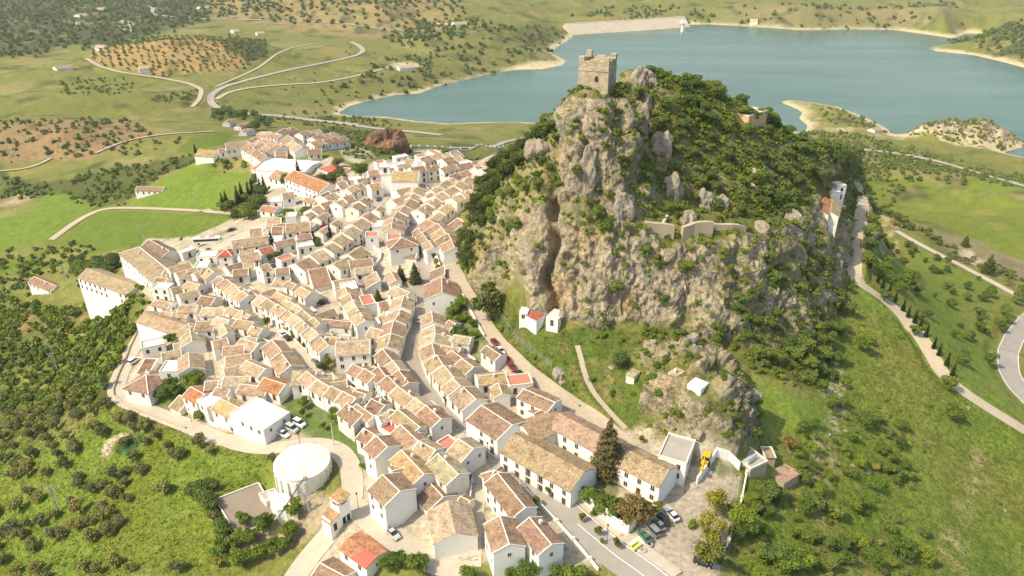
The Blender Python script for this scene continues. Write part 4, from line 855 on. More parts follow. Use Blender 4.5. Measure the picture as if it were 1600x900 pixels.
row('the middle west roofs', [(316,485),(334,482),(352,478)], 8, 6.8, 7, OC)
row('the lane corner roofs', [(360,482),(378,486),(392,492)], 7.5, 6.8, 7, OC)
single('warehouse with long ochre roof and blank white slab wall by the ring road', (229,498), (296,500), 11, 7.5, 'ochre', name='warehouse', cat='warehouse', wins=False, chim=False, wall=3, trims=False)
row('the alley mouth roofs', [(307,505),(322,503),(337,501)], 9, 7, 6, 'tan russet ochre')
row('the white fronts facing the alley', [(338,497),(358,499)], 8, 7.4, 7, OC)
row('the white fronts facing the lamp post', [(370,500),(396,501)], 8, 7, 7, 'tan brown')
row('the small roofs by the lane bushes', [(394,510),(411,511)], 7.5, 5.8, 8, OC)
row('the crossing of alley and lane', [(377,530),(392,533),(405,537)], 8, 6.6, 7, 'straw brown')
row('the steep roofs left of the alley', [(296,508),(298,520),(300,534)], 10, 6.6, 6.5, OC)
row('the tangled roofs above the white car', [(270,540),(288,532)], 8, 6.2, 7, OC)
row('the lower left bank of the alley', [(296,548),(297,560),(298,574)], 10, 6.8, 7, OC)
row('the ledge over the ring road', [(252,556),(268,549),(282,544)], 7, 6, 7, 'straw ochre')
single('brown shed roof beside the white car on the ring road', (220,571), (240,568), 8, 3.6, 'brown', 'mono', name='shed', cat='shed', wins=False, chim=False)
single('hip-roofed russet corner house where the ring road turns', (210,588), (246,586), 13, 7.5, 'russet', 'hip')
single('flat white-terraced house next to the russet corner house', (254,574), (282,568), 8, 5.8, 'straw', 'flat')
row('the right bank of the alley, top', [(331,538),(343,531),(354,525)], 8, 6.8, 7, OC)
row('the right bank of the alley, middle', [(348,546),(364,536),(382,537)], 8.5, 6.8, 8, OC)
row('the right bank of the alley, lower', [(352,562),(372,549),(392,550)], 9, 7, 8, OC)
row('the orchard-corner roofs', [(383,530),(402,527)], 8.5, 6.5, 9, 'tan ochre')
row('the roofs round the white dish', [(350,582),(368,573),(386,567)], 9, 7, 7, OC)
row('the roofs left of the tiled lane building', [(384,567),(400,572),(414,578)], 8.5, 6.4, 7, OC)
row('the southern fringe over the thicket', [(320,597),(342,593)], 9, 6.4, 7, OC)
row('the second line over the thicket', [(350,594),(372,588),(392,585)], 8, 6.4, 7, OC)
row('the third line over the thicket', [(376,604),(398,600),(420,603)], 8, 6, 7, OC)
row('the last line over the thicket', [(338,606),(360,605)], 7, 5.6, 7, 'ochre tan')
single('bright terracotta-roofed house behind the thicket', (412,592), (446,600), 8, 6.2, 'orange')
row('the lane building with the long tiled roof', [(424,532),(438,548),(455,572)], 10.5, 7.2, 9, OC)
single('pale yellow hipped roof closing the lane of orange trees', (456,586), (484,577), 10, 7, 'straw', 'hip', trims=False, chim=False)
row('the terrace below the lane of orange trees', [(480,582),(492,591),(504,598),(522,606),(540,613),(557,621)], 9, 7.4, 6, 'ochre ochre tan orange')
row('the lean-to line along the lane', [(497,588),(520,584)], 7, 5.6, 7, 'tan ochre')
row('the second lean-to line along the lane', [(515,598),(542,593)], 6.5, 5.4, 8, 'ochre tan')
row('the pair ending the lower terrace', [(552,611),(572,617)], 7, 6.2, 8, 'russet tan')
row('the tilted roofs over the green bank', [(540,633),(554,642),(566,650)], 8.5, 6.6, 6, 'brown ochre')
row('the slim parallel roofs over the green bank', [(556,632),(570,642),(584,652)], 6, 6.2, 8, OC)
single('brown-roofed cottage beside three round orange trees', (580,624), (602,634), 7.5, 6.4, 'brown')
row('the curved row above the red terrace', [(590,655),(602,646),(616,641)], 6.5, 6.4, 7, OC)
row('the straight row behind the red terrace', [(620,642),(636,653),(655,668)], 7, 7.2, 8, OC)
single('house with the bright red flat roof terrace', (606,658), (626,668), 8.5, 5.0, 'red', 'flat', flatmat=M_REDT, wins=False)
row('the patched roofs below the red terrace', [(624,668),(638,680),(652,692)], 9, 7.2, 9, 'ochre tan')
row('the brown-grey roofs beside the patched ones', [(640,664),(656,676)], 6, 6.2, 9, 'brown')
row('the end of the street of white gables', [(655,692),(668,697),(682,704)], 9, 7.4, 8, 'tan ochre')
row('the double ridge beside the parked silver car', [(682,710),(698,725),(715,741)], 9.5, 8, 11, 'tan straw')
single('yellow lichen-roofed house in the fore terraces', (627,705), (663,741), 8.2, 9, 'yellow')
single('russet-roofed house looking over the green bank', (588,683), (606,698), 9.5, 10, 'russet')
single('low russet annex behind the house over the green bank', (568,672), (586,678), 7, 6, 'russet')
single('tall white front house with brown hipped roof at the fork', (598,744), (625,767), 10.5, 12.0, 'brown', wall=3, name='house')
single('rear wing of the tall house at the fork', (612,738), (632,730), 8, 8.4, 'brown')
single('low ruined shed with broken brown tiles', (672,756), (693,777), 10.5, 4.6, 'brown', wins=False, name='shed', cat='shed')
single('large rough-tiled farmhouse with patched orange and straw roof', (700,781), (712,835), 12, 7.4, 'straw', trims=False, chim=False, name='farmhouse', cat='farmhouse', endwins=False)
single('tiny tiled outhouse beside the concrete lane', (719,776), (735,784), 4.5, 3.6, 'russet', name='outhouse', cat='outhouse', wins=False)
row('the wedge between lane and main road', [(776,740),(796,765),(820,797)], 9, 7.4, 11, 'russet straw')
single('small hipped house at the point of the wedge', (768,730), (778,742), 6.5, 6.6, 'russet', 'hip')
single('brown-tiled house with a gable to the lower street', (781,806), (796,852), 8.6, 10.5, 'brown', wall=3)
single('brown-tiled last house beside the main road balustrade', (827,810), (862,851), 7.6, 10.5, 'brown', wall=3)
single('white cottage with a flat-pitched vivid red roof at lower left', (546,845), (588,867), 7.6, 5.2, 'red', pitch=12, trims=False, chim=False, wall=3, name='cottage', cat='cottage')
_e = [o for o in COL.objects if o.get('label', '').startswith('white cottage with a flat-pitched vivid red')][0]
_e['label'] = 'white cottage with flat-pitched roof, half orange and half red, at lower left'; _r = [c for c in _e.children if c.name.startswith('roof')][0]; _r.color = (.50,.24,.14,1)
_rb = pyobj('red_roof_patch', [tuple(_r.data.vertices[0].co.lerp(_r.data.vertices[1].co, .45) + Vector((0,0,.03))), tuple(_r.data.vertices[1].co + Vector((-.02,.02,.03))), tuple(_r.data.vertices[2].co + Vector((-.02,-.02,.03))), tuple(_r.data.vertices[3].co.lerp(_r.data.vertices[2].co, .62) + Vector((0,-.02,.03)))], [(0,1,2,3)], M_REDT, _e)
single('brown-roofed cottage cut by the bottom edge of the view', (500,884), (540,898), 9, 4.8, 'brown', name='cottage', cat='cottage')
# west roadside group
single('cream garage cottage at the left of the roadside group', (272,624), (288,630), 5, 4.2, 'tan', 'mono', wall=2, wins=False, name='cottage', cat='cottage')
single('orange-roofed roadside house with white front', (298,606), (320,616), 8, 6.2, 'orange')
single('blank white annex between orange and ochre roadside roofs', (322,618), (338,628), 8, 5.0, 'straw', 'flat', parapet=.2)
single('ochre-roofed roadside house with walled yard', (344,625), (374,637), 8.5, 5.6, 'yellow')
single('flat white-roofed workshop beside the parked cars', (380,634), (432,656), 12, 6.0, 'straw', 'flat', parapet=.25, wall=3, name='workshop', cat='workshop')
# convent block along the main road
single('brown monopitch-roofed long white house above the main road', (752,634), (801,665), 13.5, 9.2, 'brown', pitch=18, chim=False, wall=3, grille=True, endwins=False)
single('brown-roofed upper house with inner court by the gravel road', (818,607), (868,631), 8, 8.5, 'brown', wall=3, chim=False, pitch=16)
single('short brown wing closing the inner court', (832,648), (858,636), 6, 6.5, 'brown', wall=3, chim=False, pitch=16)
single('front wing of the large courtyard building, ochre roof, barred windows', (803,677), (914,738), 13.5, 8.6, 'ochre', 'gable', trims=False, wall=3, grille=True, chim=False, name='convent_wing', cat='courtyard building')
single('cross wing of the large courtyard building', (818,668), (872,645), 11, 8.5, 'ochre', trims=False, wall=3, chim=False, name='convent_wing', cat='courtyard building')
single('rear wing of the large courtyard building behind the tall conifer', (873,647), (965,693), 10.5, 8.8, 'tan', trims=False, wall=3, chim=False, name='convent_wing', cat='courtyard building')
single('far end wing of the courtyard building beside the car park', (966,694), (1046,738), 11, 9.0, 'ochre', trims=False, wall=3, chim=False, name='convent_wing', cat='courtyard building')
single('grey flat-roofed workshop at the foot of the crag', (1037,692), (1080,706), 12, 6.4, 'brown', 'flat', flatmat=M_GREY, wall=3, name='workshop', cat='workshop')
# north quarter, far
row('the new estate, back row', [(408,208),(424,209),(440,212)], 11, 8.5, 9, 'russet tan')
row('the new estate, high block', [(432,205),(456,200)], 12, 9.5, 12, 'russet')
row('the new estate, upper right row', [(466,207),(482,204),(498,202)], 11, 9, 10, 'russet tan')
row('the new estate, middle right row', [(486,214),(504,211),(522,208)], 11, 8.5, 10, 'russet tan')
row('the new estate, lower right row', [(484,222),(500,219),(536,214)], 12, 8.5, 10, 'russet')
row('the new estate, central spine', [(448,212),(460,220),(472,230)], 14, 8.5, 10, OC)
single('brown-roofed house nearest the sports hall on the estate', (480,235), (502,232), 11, 7, 'brown')
row('the stepped cluster, outer row', [(386,226),(396,231),(408,238),(418,244)], 12, 8.5, 10, 'russet tan')
row('the stepped cluster, inner row', [(402,219),(412,224),(424,232)], 12, 8, 10, 'russet tan')
row('the stepped cluster, top row', [(412,218),(426,223),(440,229)], 11, 8, 10, 'russet')
single('lone brown roof below the stepped cluster', (430,239), (448,236), 11, 6, 'russet')
row('the white sheds by the sports pitch', [(352,228),(368,223),(384,219)], 16, 8, 16, 'tan')
row('the tiled roofs beside the sheds', [(386,220),(400,216)], 11, 7, 9, 'russet')
single('cream-roofed white shed standing at the edge of the green pitch', (312,236), (340,232), 16, 7, 'yellow', name='shed', cat='shed', wall=3, trims=False)
single('small white building with green canvas next to the cream shed', (340,234), (352,231), 9, 6, 'russet')
row('the villas in the dark trees', [(352,190),(362,187)], 10, 7, 9, 'orange russet')
row('the lower villas in the dark trees', [(370,195),(390,191)], 11, 7, 10, 'orange russet')
row('the villa terrace nearest the trees edge', [(378,204),(392,202)], 9, 6, 9, 'tan')
single('long low white farm with red shed end, alone in the meadow', (216,298), (256,286), 9, 5, 'russet', name='farmhouse', cat='farmhouse')
single('school with brown tiled wing near the sports hall', (432,271), (462,266), 16, 8, 'tan', wall=3, name='school', cat='school')
single('long red-roofed school with rows of windows', (460,274), (514,280), 15, 9.5, 'orange', wall=3, name='school', cat='school', chim=False)
single('white gabled villa below the school', (440,304), (459,298), 9, 8, 'tan', wall=3)
single('flat white villa beside the gabled one', (422,313), (440,308), 9, 5, 'straw', 'flat', wall=3)
single('low red-roofed cottage among the trees below the school', (412,323), (434,322), 8, 4.5, 'orange')
# houses against the castle rock and on the shoulder of the hill
single('white rock-side cottage with pale teal flat roof', (814,480), (827,484), 6.5, 2.9, 'straw', 'flat', parapet=.15, wall=3, name='cottage', cat='cottage')
single('rock-side cottage with bright red roof', (834,480), (850,494), 8, 3.2, 'red', 'mono', pitch=16, wall=3, trims=False, name='cottage', cat='cottage')
single('white rock-side cottage with grey flat roof', (860,487), (878,494), 7, 2.9, 'straw', 'flat', parapet=.15, flatmat=M_CREAMR, wall=3, name='cottage', cat='cottage')
single('pink-roofed house at the white walled end of the hill shoulder', (1283,330), (1289,308), 7, 4.4, 'orange', zfix=31, trims=False, endwins=False)
single('tan-roofed house next to the pink-roofed one on the hill shoulder', (1299,332), (1303,308), 7, 4.6, 'tan', zfix=30, trims=False, endwins=False)
single('white terraced house at the top of the hill shoulder', (1293,298), (1308,296), 6, 4.4, 'straw', 'flat', zfix=31, wall=3)
single('white cube house behind the shoulder trees', (1304,287), (1318,286), 6, 4, 'straw', 'flat', zfix=32, wall=3)
single('small stone hut with pale roof on the crag meadow', (983,582), (996,584), 4, 2.2, 'straw', wall=2, name='hut', cat='hut', wins=False, trims=False)
single('tiny white hut beside the bush on the crag', (1050,581), (1064,583), 4, 2.2, 'straw', wall=3, name='hut', cat='hut', wins=False, trims=False)
single('white hut with a dark doorway on top of the crag', (1080,598), (1102,600), 5, 2.4, 'tan', 'flat', wall=3, name='hut', cat='hut', parapet=.1)
single('stone ruin with a sagging pale roof below the crag', (1192,702), (1208,712), 5, 2.0, 'straw', 'mono', wall=4, name='ruin', cat='ruin', wins=False)
single('long low grey-roofed shed at the right edge of the ruins', (1214,745), (1238,735), 6, 1.6, 'tan', 'mono', pitch=10, wall=4, name='shed', cat='shed', wins=False, trims=False)
single('ruined stone house with blue water tank roof below the crag', (1160,712), (1184,716), 8, 2.0, 'tan', 'flat', wall=4, name='ruin', cat='ruin', wins=False, flatmat=M_GREY)
# far farms
for i, (lab, a, b, w, t) in enumerate([('white farm with long buildings on the far left meadow', (84,103), (110,101), 22, 'tan'), ('white farmhouse inside the olive grove hill', (216,104), (232,102), 18, 'straw'), ('pale farmhouse beside the dark far woods', (152,71), (166,69), 20, 'straw'),
  ('far white farm at the top left valley', (120,22), (132,20), 30, 'straw'), ('second far white farm in the top left valley', (150,12), (164,11), 30, 'straw'), ('third far white farm near the pale scree', (118,34), (130,33), 26, 'tan'), ('far white cottage above the big olive hill', (362,46), (372,45), 22, 'straw'),
  ('far low barn among conifers at the top', (400,50), (412,49), 16, 'straw'), ('cream estate house on the wooded ridge', (682,37), (700,35), 30, 'yellow'), ('second cream house on the wooded ridge', (708,35), (732,32), 28, 'straw'), ('pale house by the dam end', (1172,30), (1184,29), 30, 'straw'),
  ('white round-fronted restaurant on its pale terrace', (622,103), (648,101), 18, 'straw'), ('small shed on the islet headland', (1362,200), (1372,199), 12, 'straw'), ('far hill house above the olive terraces', (310,10), (330,8), 30, 'tan')]):
    single(lab, a, b, w, 8 if w > 15 else 6, t, name='farmhouse', cat='farmhouse', trims=False, chim=False)

# ------------------------------------------------------------------ small annexes and sheds that fill the plots between the terraces
def overlap(x, y, r, pad=0.0):
    for (cx_, cy_, an_, L_h, W_h) in FOOTP:
        if abs(cx_ - x) > L_h + r + 3 or abs(cy_ - y) > L_h + W_h + r + 3: continue
        dx, dy = x - cx_, y - cy_; u_ = dx*math.cos(an_) + dy*math.sin(an_); v_ = -dx*math.sin(an_) + dy*math.cos(an_)
        if abs(u_) < L_h/2 + r + pad and abs(v_) < W_h/2 + r + pad: return True
    return False
RSEG = [(w_, ln_) for _, _, w_, ln_, d0_ in ROADW if d0_ < 520]
OPENS = [W(pg) for pg in [[(250,455),(330,375),(440,340),(440,355),(350,380),(325,415),(300,412)], [(330,230),(400,255),(420,300),(390,345),(480,335),(500,300),(560,285),(575,262),(480,240)], [(574,395),(600,385),(620,412),(652,400),(664,440),(650,445),(610,447),(583,440)], [(405,418),(430,400),(500,372),(510,378),(450,412),(440,440),(400,470),(385,455),(420,438)],
    [(290,395),(335,360),(380,345),(420,362),(345,400),(315,410)], [(232,600),(340,592),(430,608),(545,640),(575,690),(540,730),(440,700),(300,665),(180,625),(200,598)], [(455,899),(500,830),(560,790),(640,850),(740,840),(740,899)], [(900,770),(1000,720),(1060,735),(1150,700),(1130,899),(980,899)], [(695,475),(745,485),(765,535),(740,545),(700,530)],
    [(390,480),(420,490),(600,645),(580,655),(500,600),(470,590),(400,520)], [(600,235),(800,235),(780,262),(735,262),(640,252)], [(225,500),(275,512),(275,545),(215,560)], [(430,760),(560,690),(560,790),(450,860)], [(660,385),(700,395),(710,430),(690,425),(668,430)]]]
VW = W([(205,575),(228,500),(240,450),(262,405),(330,400),(400,360),(480,345),(500,290),(570,270),(640,255),(775,245),(722,330),(704,420),(735,480),(800,570),(925,655),(800,740),(745,700),(740,740),(660,760),(600,740),(570,690),(545,640),(430,608),(340,592),(240,600)])
_rg = random.Random(21); nf_ = 0
_bx = [min(p[0] for p in VW), max(p[0] for p in VW), min(p[1] for p in VW), max(p[1] for p in VW)]
_cand = np.array([(_rg.uniform(_bx[0], _bx[1]), _rg.uniform(_bx[2], _bx[3])) for _ in range(9000)])
_ok = inpoly(_cand[:,0], _cand[:,1], VW)
for o__ in OPENS: _ok &= ~inpoly(_cand[:,0], _cand[:,1], o__)
for w_, ln_ in RSEG: _ok &= dseg(_cand[:,0], _cand[:,1], [tuple(q) for q in ln_[::3]] + [tuple(ln_[-1])])[0] > w_/2 + 2.6
USED = {}
for x_, y_ in _cand[_ok]:
    if nf_ >= 85: break
    if overlap(x_, y_, 2.1, -.2): continue
    j = min(range(len(FOOTP)), key=lambda k: (FOOTP[k][0]-x_)**2 + (FOOTP[k][1]-y_)**2); an_ = FOOTP[j][2] + (math.pi/2 if _rg.random() < .35 else 0)
    if math.cos(an_) < 0: an_ += math.pi
    Lh, Wh = _rg.uniform(5.2, 8), _rg.uniform(4.2, 5.6); hz_ = _rg.uniform(3.4, 5.6); g_ = float(H(np.array([x_]), np.array([y_]))[0]); flat_ = _rg.random() < .34; tint_ = _rg.choice(['ochre','ochre','straw','tan','tan','brown','russet'])
    near_ = DESC[j].split(', ')[-1] if 'annex' not in DESC[j] else DESC[j].split(' by ')[-1]; near_ = ' '.join(near_.split()[:11])
    lab = ('white flat-roofed annex' if flat_ else 'low %s-roofed annex' % ('straw' if tint_ == 'straw' else tint_)) + ' by ' + near_
    if flat_: house((x_, y_), an_, Lh, Wh, g_ + hz_, lab, 'flat', tint_, cat='annex', name='annex', chim=False, parapet=.5, flatmat=_rg.choice([M_CREAMR, M_FLOOR, M_WHITER]), group='annexes by ' + near_)
    else: house((x_, y_), an_, Lh, Wh, g_ + hz_, lab, _rg.choice(['gable','mono','gable']), tint_, cat='annex', name='annex', chim=False, endwins=False, group='annexes by ' + near_)
    nf_ += 1
print('annexes', nf_)
# ------------------------------------------------------------------ landmarks
def thing(name, label, cat, loc, rz=0.0, group=None):
    e = empty(name, tuple(loc), rz); e['label'] = label; e['category'] = cat
    if group: e['group'] = group
    return e
def solo(o, label, cat, group=None): return tag(o, label, cat, group)
# castle keep
tb = P(929, 147, 88); tc_ = (tb[0] + 1.0, tb[1] + 4.0)
T = thing('castle_keep', 'square stone castle keep with battlements on top of the crag', 'castle tower', (tc_[0], tc_[1], tb[2] - .6), R(-22)); T.scale = (1, 1, .93)
m = MB(); a, b = 4.95, 4.65
v = [(-a,-a,-5),(a,-a,-5),(a,a,-5),(-a,a,-5),(-b,-b,8.2),(b,-b,8.2),(b,b,8.2),(-b,b,8.2),(-b,-b,11.0),(b,-b,11.0),(b,b,11.0),(-b,b,11.0)]
i_ = b - .9; v += [(-i_,-i_,11.0),(i_,-i_,11.0),(i_,i_,11.0),(-i_,i_,11.0),(-i_,-i_,9.4),(i_,-i_,9.4),(i_,i_,9.4),(-i_,i_,9.4)]
f = [(3,2,1,0)]
for q in (0, 4): f += [(q+k, q+(k+1)%4, q+4+(k+1)%4, q+4+k) for k in range(4)]
f += [(8+k, 8+(k+1)%4, 12+(k+1)%4, 12+k) for k in range(4)] + [(12+k, 12+(k+1)%4, 16+(k+1)%4, 16+k) for k in range(4)] + [(16,17,18,19)]
pyobj('wall', v, f, M_KEEP, T)
for sx in (-1, 1):
    for sy in (-1, 1): MB().box(min(sx*b*1.005, sx*(b-1.6)), max(sx*b*1.005, sx*(b-1.6)), min(sy*b*1.005, sy*(b-1.6)), max(sy*b*1.005, sy*(b-1.6)), 10.9, 12.3 if (sx, sy) != (-1, 1) else 12.9).obj('battlement', M_KEEP, T)
for k, (x, y, w_) in enumerate([(0, -b + .45, 1.2), (0, b - .45, 1.3), (-b + .45, .3, 1.1), (b - .45, -.2, 1.2)]): MB().box(x - (w_ if abs(x) < 1 else .46), x + (w_ if abs(x) < 1 else .46), y - (.46 if abs(x) < 1 else w_), y + (.46 if abs(x) < 1 else w_), 10.9, 11.5).obj('battlement', M_KEEP, T)
MB().box(-b-.14, b+.14, -b-.14, b+.14, 8.0, 8.3).obj('string_course', M_KEEP, T)
for x, z, s in ((1.1, 5.6, 1.0), (1.0, 2.2, .35)):
    w = MB().prism([(x-.5*s, -4.9), (x+.5*s, -4.9), (x+.5*s, -4.3), (x-.5*s, -4.3)], z-.8*s, z+.5*s); w.v += [(x + .5*s*math.cos(t), -4.9, z+.5*s+.5*s*math.sin(t)) for t in np.linspace(0, math.pi, 9)]; n = len(w.v); w.f.append(tuple(range(n-9, n))); w.obj('window', M_DARK, T)
w = MB().box(4.3, 4.86, -.5, .4, 4.9, 6.3); w.obj('window', M_DARK, T)
# church
single('white church nave with yellow-tiled roof beside the bell tower', (613,268), (655,268), 15, 13.5, 'yellow', wall=3, name='church', cat='church', wins=False, chim=False, endwins=False)
p = hit(605, 301); BT = thing('bell_tower', 'square white church bell tower with arched belfry openings', 'bell tower', p, R(8)); BT.scale = (1.1, 1.1, 1.12)
MB().box(-2.1,2.1,-2.1,2.1,-2,12).obj('wall', M_WALL[3], BT); MB().box(-2.35,2.35,-2.35,2.35,9.0,9.3).box(-2.35,2.35,-2.35,2.35,12,12.35).obj('cornice', M_TRIM, BT)
MB().prism([(-2.2,-2.2),(2.2,-2.2),(2.2,2.2),(-2.2,2.2)], 12.35, 12.36).obj('roof_base', M_TRIM, BT)
w = MB(); w.v = [(-2.1,-2.1,12.37),(2.1,-2.1,12.37),(2.1,2.1,12.37),(-2.1,2.1,12.37),(0,0,13.8)]; w.f = [(0,1,4),(1,2,4),(2,3,4),(3,0,4)]; w.obj('roof', M_TRIM, BT)
for a_ in range(4):
    o = MB().box(-.65,.65,-2.16,-2.0,9.6,11.6).obj('belfry_opening', M_DARK, BT); o.rotation_euler.z = a_ * math.pi / 2
p = hit(657, 281); BT = thing('bell_gable', 'small white turret at the far end of the church nave', 'turret', p); MB().box(-1.2,1.2,-1.2,1.2,-1,10).obj('wall', M_WALL[3], BT); w = MB(); w.v = [(-1.3,-1.3,10),(1.3,-1.3,10),(1.3,1.3,10),(-1.3,1.3,10),(0,0,12.2)]; w.f = [(0,1,4),(1,2,4),(2,3,4),(3,0,4),(3,2,1,0)]; w.obj('roof', M_TRIM, BT)
# water tank
M_DEPOT = rmat('depot_paving', (.20,.165,.125), (.27,.23,.175), .3)
c = hit(472, 722, 5.0); TK = thing('water_tank', 'big round whitewashed water tank with stained flat top beside the ring road', 'water tank', (c[0], c[1], c[2] - 6.0))
rt = 7.0; MB().cyl(0,0,-4,6.0,rt,rt,56).obj('wall', M_WALL[0], TK, False)
MB().cyl(0,0,6.0,6.3,rt+.12,rt+.12,56).obj('rim', M_TRIM, TK); st = newmat('stained_roof', rough=.9); gg_ = nd(st,'ShaderNodeNewGeometry').outputs['Position']
lk(st, ramp(st, noise(st, .35, 5, gg_, .65), [(.3,(.64,.60,.52)),(.5,(.70,.66,.58)),(.6,(.62,.54,.42)),(.72,(.44,.35,.22))]), pr(st).inputs['Base Color'])
MB().cyl(0,0,6.3,6.45,rt-.4,rt-.8,56).obj('roof', st, TK)
for k in range(20):
    a_ = 2*math.pi*k/20; o = MB().box(rt-.05, rt+.35, -.25, .25, -4, 5.2).obj('buttress', M_WALL[1], TK); o.rotation_euler.z = a_
MB().bar((rt*.35,-rt*.93,6.9),(-2.5,-rt-7.5,1.5),.22,.22).obj('pipe', M_IRON, TK); MB().box(rt*.3,rt*.3+.9,-rt*.95-.6,-rt*.95+.2,6.2,7.2).obj('pipe_box', M_GREY, TK)
# flat prisms on surveyed plan corners
def plot(name, label, cat, corners, h, mat, deep=3.0, group=None, flat=True, parent=None, h0=None, hmax=False):
    w = [hit(a, b, h) for a, b in corners]; 
    if sum((w[i][0]*w[(i+1)%len(w)][1]-w[(i+1)%len(w)][0]*w[i][1]) for i in range(len(w))) < 0: w = w[::-1]
    zt = ((.5*max(q[2] for q in w)+.5*float(np.mean([q[2] for q in w]))) if hmax else float(np.mean([q[2] for q in w]))) if flat else None
    cx_, cy_ = float(np.mean([q[0] for q in w])), float(np.mean([q[1] for q in w])); g = float(H(np.array([cx_]), np.array([cy_]))[0])
    e = parent or thing(name, label, cat, (cx_, cy_, g), 0, group); oz = e.location.z; ox, oy = e.location.x, e.location.y
    pts = [(q[0]-ox, q[1]-oy) for q in w]; top = [(zt if flat else q[2]) - oz for q in w]
    return e, pts, top
def slabthing(name, label, cat, corners, h, mat, deep=3, rim=0, rimmat=None, wallm=None, **kw):
    e, pts, top = plot(name, label, cat, corners, h, mat, **kw)
    lo_ = min(H(np.array([p_[0]+e.location.x]), np.array([p_[1]+e.location.y]))[0] for p_ in pts) - e.location.z - deep
    MB().prism(pts, lo_, [t-.12 for t in top]).obj('wall', wallm or M_WALL[1], e); MB().prism(pts, [t-.115 for t in top], top).obj('deck', mat, e)
    if rim:
        g = MB()
        for i in range(len(pts)):
            a_, b_ = pts[i], pts[(i+1)%len(pts)]; g.bar((a_[0],a_[1],top[i]-.05+.003*i),(b_[0],b_[1],top[(i+1)%len(pts)]-.05+.003*i),.3,rim+.05)
        g.obj('parapet', rimmat or M_TRIM, e)
    return e, pts, top
slabthing('depot_terrace', 'large grey paved depot terrace with low white rim below the water tank', 'terrace', [(336,781),(404,755),(414,772),(432,811),(372,838)], .8, M_DEPOT, rim=.35, hmax=False)
E, _, _ = slabthing('pump_house', 'small flat-roofed pump house beside the paved depot', 'pump house', [(419,775),(448,767),(463,790),(434,802)], 3.6, M_CREAMR, rim=.15, wallm=M_WALL[3])
GA, _, _ = slabthing('garage', 'little garage with dark green door in front of the pump house', 'garage', [(441,796),(458,789),(464,799),(447,806)], 2.9, M_CREAMR, wallm=M_WALL[3])
gp = hit(456, 811) - np.array(GA.location); gd = MB().box(-1.3,1.3,-.06,.06,0,2.2).obj('door', M_GREEN, GA); gd.location = gp; gd.rotation_euler.z = R(20); MB().box(-1.4,1.4,-.1,-.02,2.2,2.35).obj('lintel', M_TRIM, gd)
slabthing('store', 'low grey flat-topped store attached behind the pump house', 'store', [(405,774),(428,762),(434,771),(416,786)], 2.2, M_GREY, rim=.2)
slabthing('sports_court', 'pink-red sports court beside the long red-roofed school', 'sports court', [(496,265),(520,258),(549,264),(527,276)], .5, M_REDT, rim=.3, hmax=False)
single('sports hall with very wide cream metal roof and green end wall', (416,264), (486,247), 27, 10, 'straw', pitch=7, wall=3, roofmat=M_WHITER, trims=False, wins=False, chim=False, name='sports_hall', cat='sports hall')
single('small orange lean-to at the left end of the sports hall', (402,263), (424,273), 7, 6, 'orange', 'mono', wall=3, wins=False, chim=False, trims=False, name='annex', cat='annex')
# transformer tower
p = hit(535, 812); TR = thing('transformer_tower', 'slim white transformer tower with small tiled roof and lower annex at the road fork', 'tower', p, R(-38))
MB().box(-1.6,1.6,-1.6,1.6,-2,7.2).obj('wall', M_WALL[3], TR); MB().box(-1.5,1.5,-4.6,-1.6,-2,3.6).obj('annex_wall', M_WALL[3], TR)
r_ = MB().slab([(-1.9,-1.9,7.1),(1.9,-1.9,7.1),(1.9,1.9,7.9),(-1.9,1.9,7.9)],.15).obj('roof', M_TILE, TR); r_.color = (.42,.27,.15,1)
r_ = MB().slab([(-1.7,-4.9,3.4),(1.7,-4.9,3.4),(1.7,-1.62,4.2),(-1.7,-1.62,4.2)],.15).obj('annex_roof', M_TILE, TR); r_.color = (.42,.27,.15,1)
for x, y, z, f_ in ((1.62,-.6,1.2,math.pi/2),(1.62,.7,1.2,math.pi/2),(1.52,-3.2,1.2,math.pi/2)):
    o = MB().box(-.45,.45,-.04,.04,-1.1,1.1).obj('door', M_DARK, TR); o.location = (x,y,z); o.rotation_euler.z = f_
for x, y, f_ in ((0,-1.62,0),(1.62,0,math.pi/2)):
    o = MB().box(-.8,.8,-.04,.04,-.2,.2).obj('vent', M_DARK, TR); o.location = (x,y,6.4); o.rotation_euler.z = f_
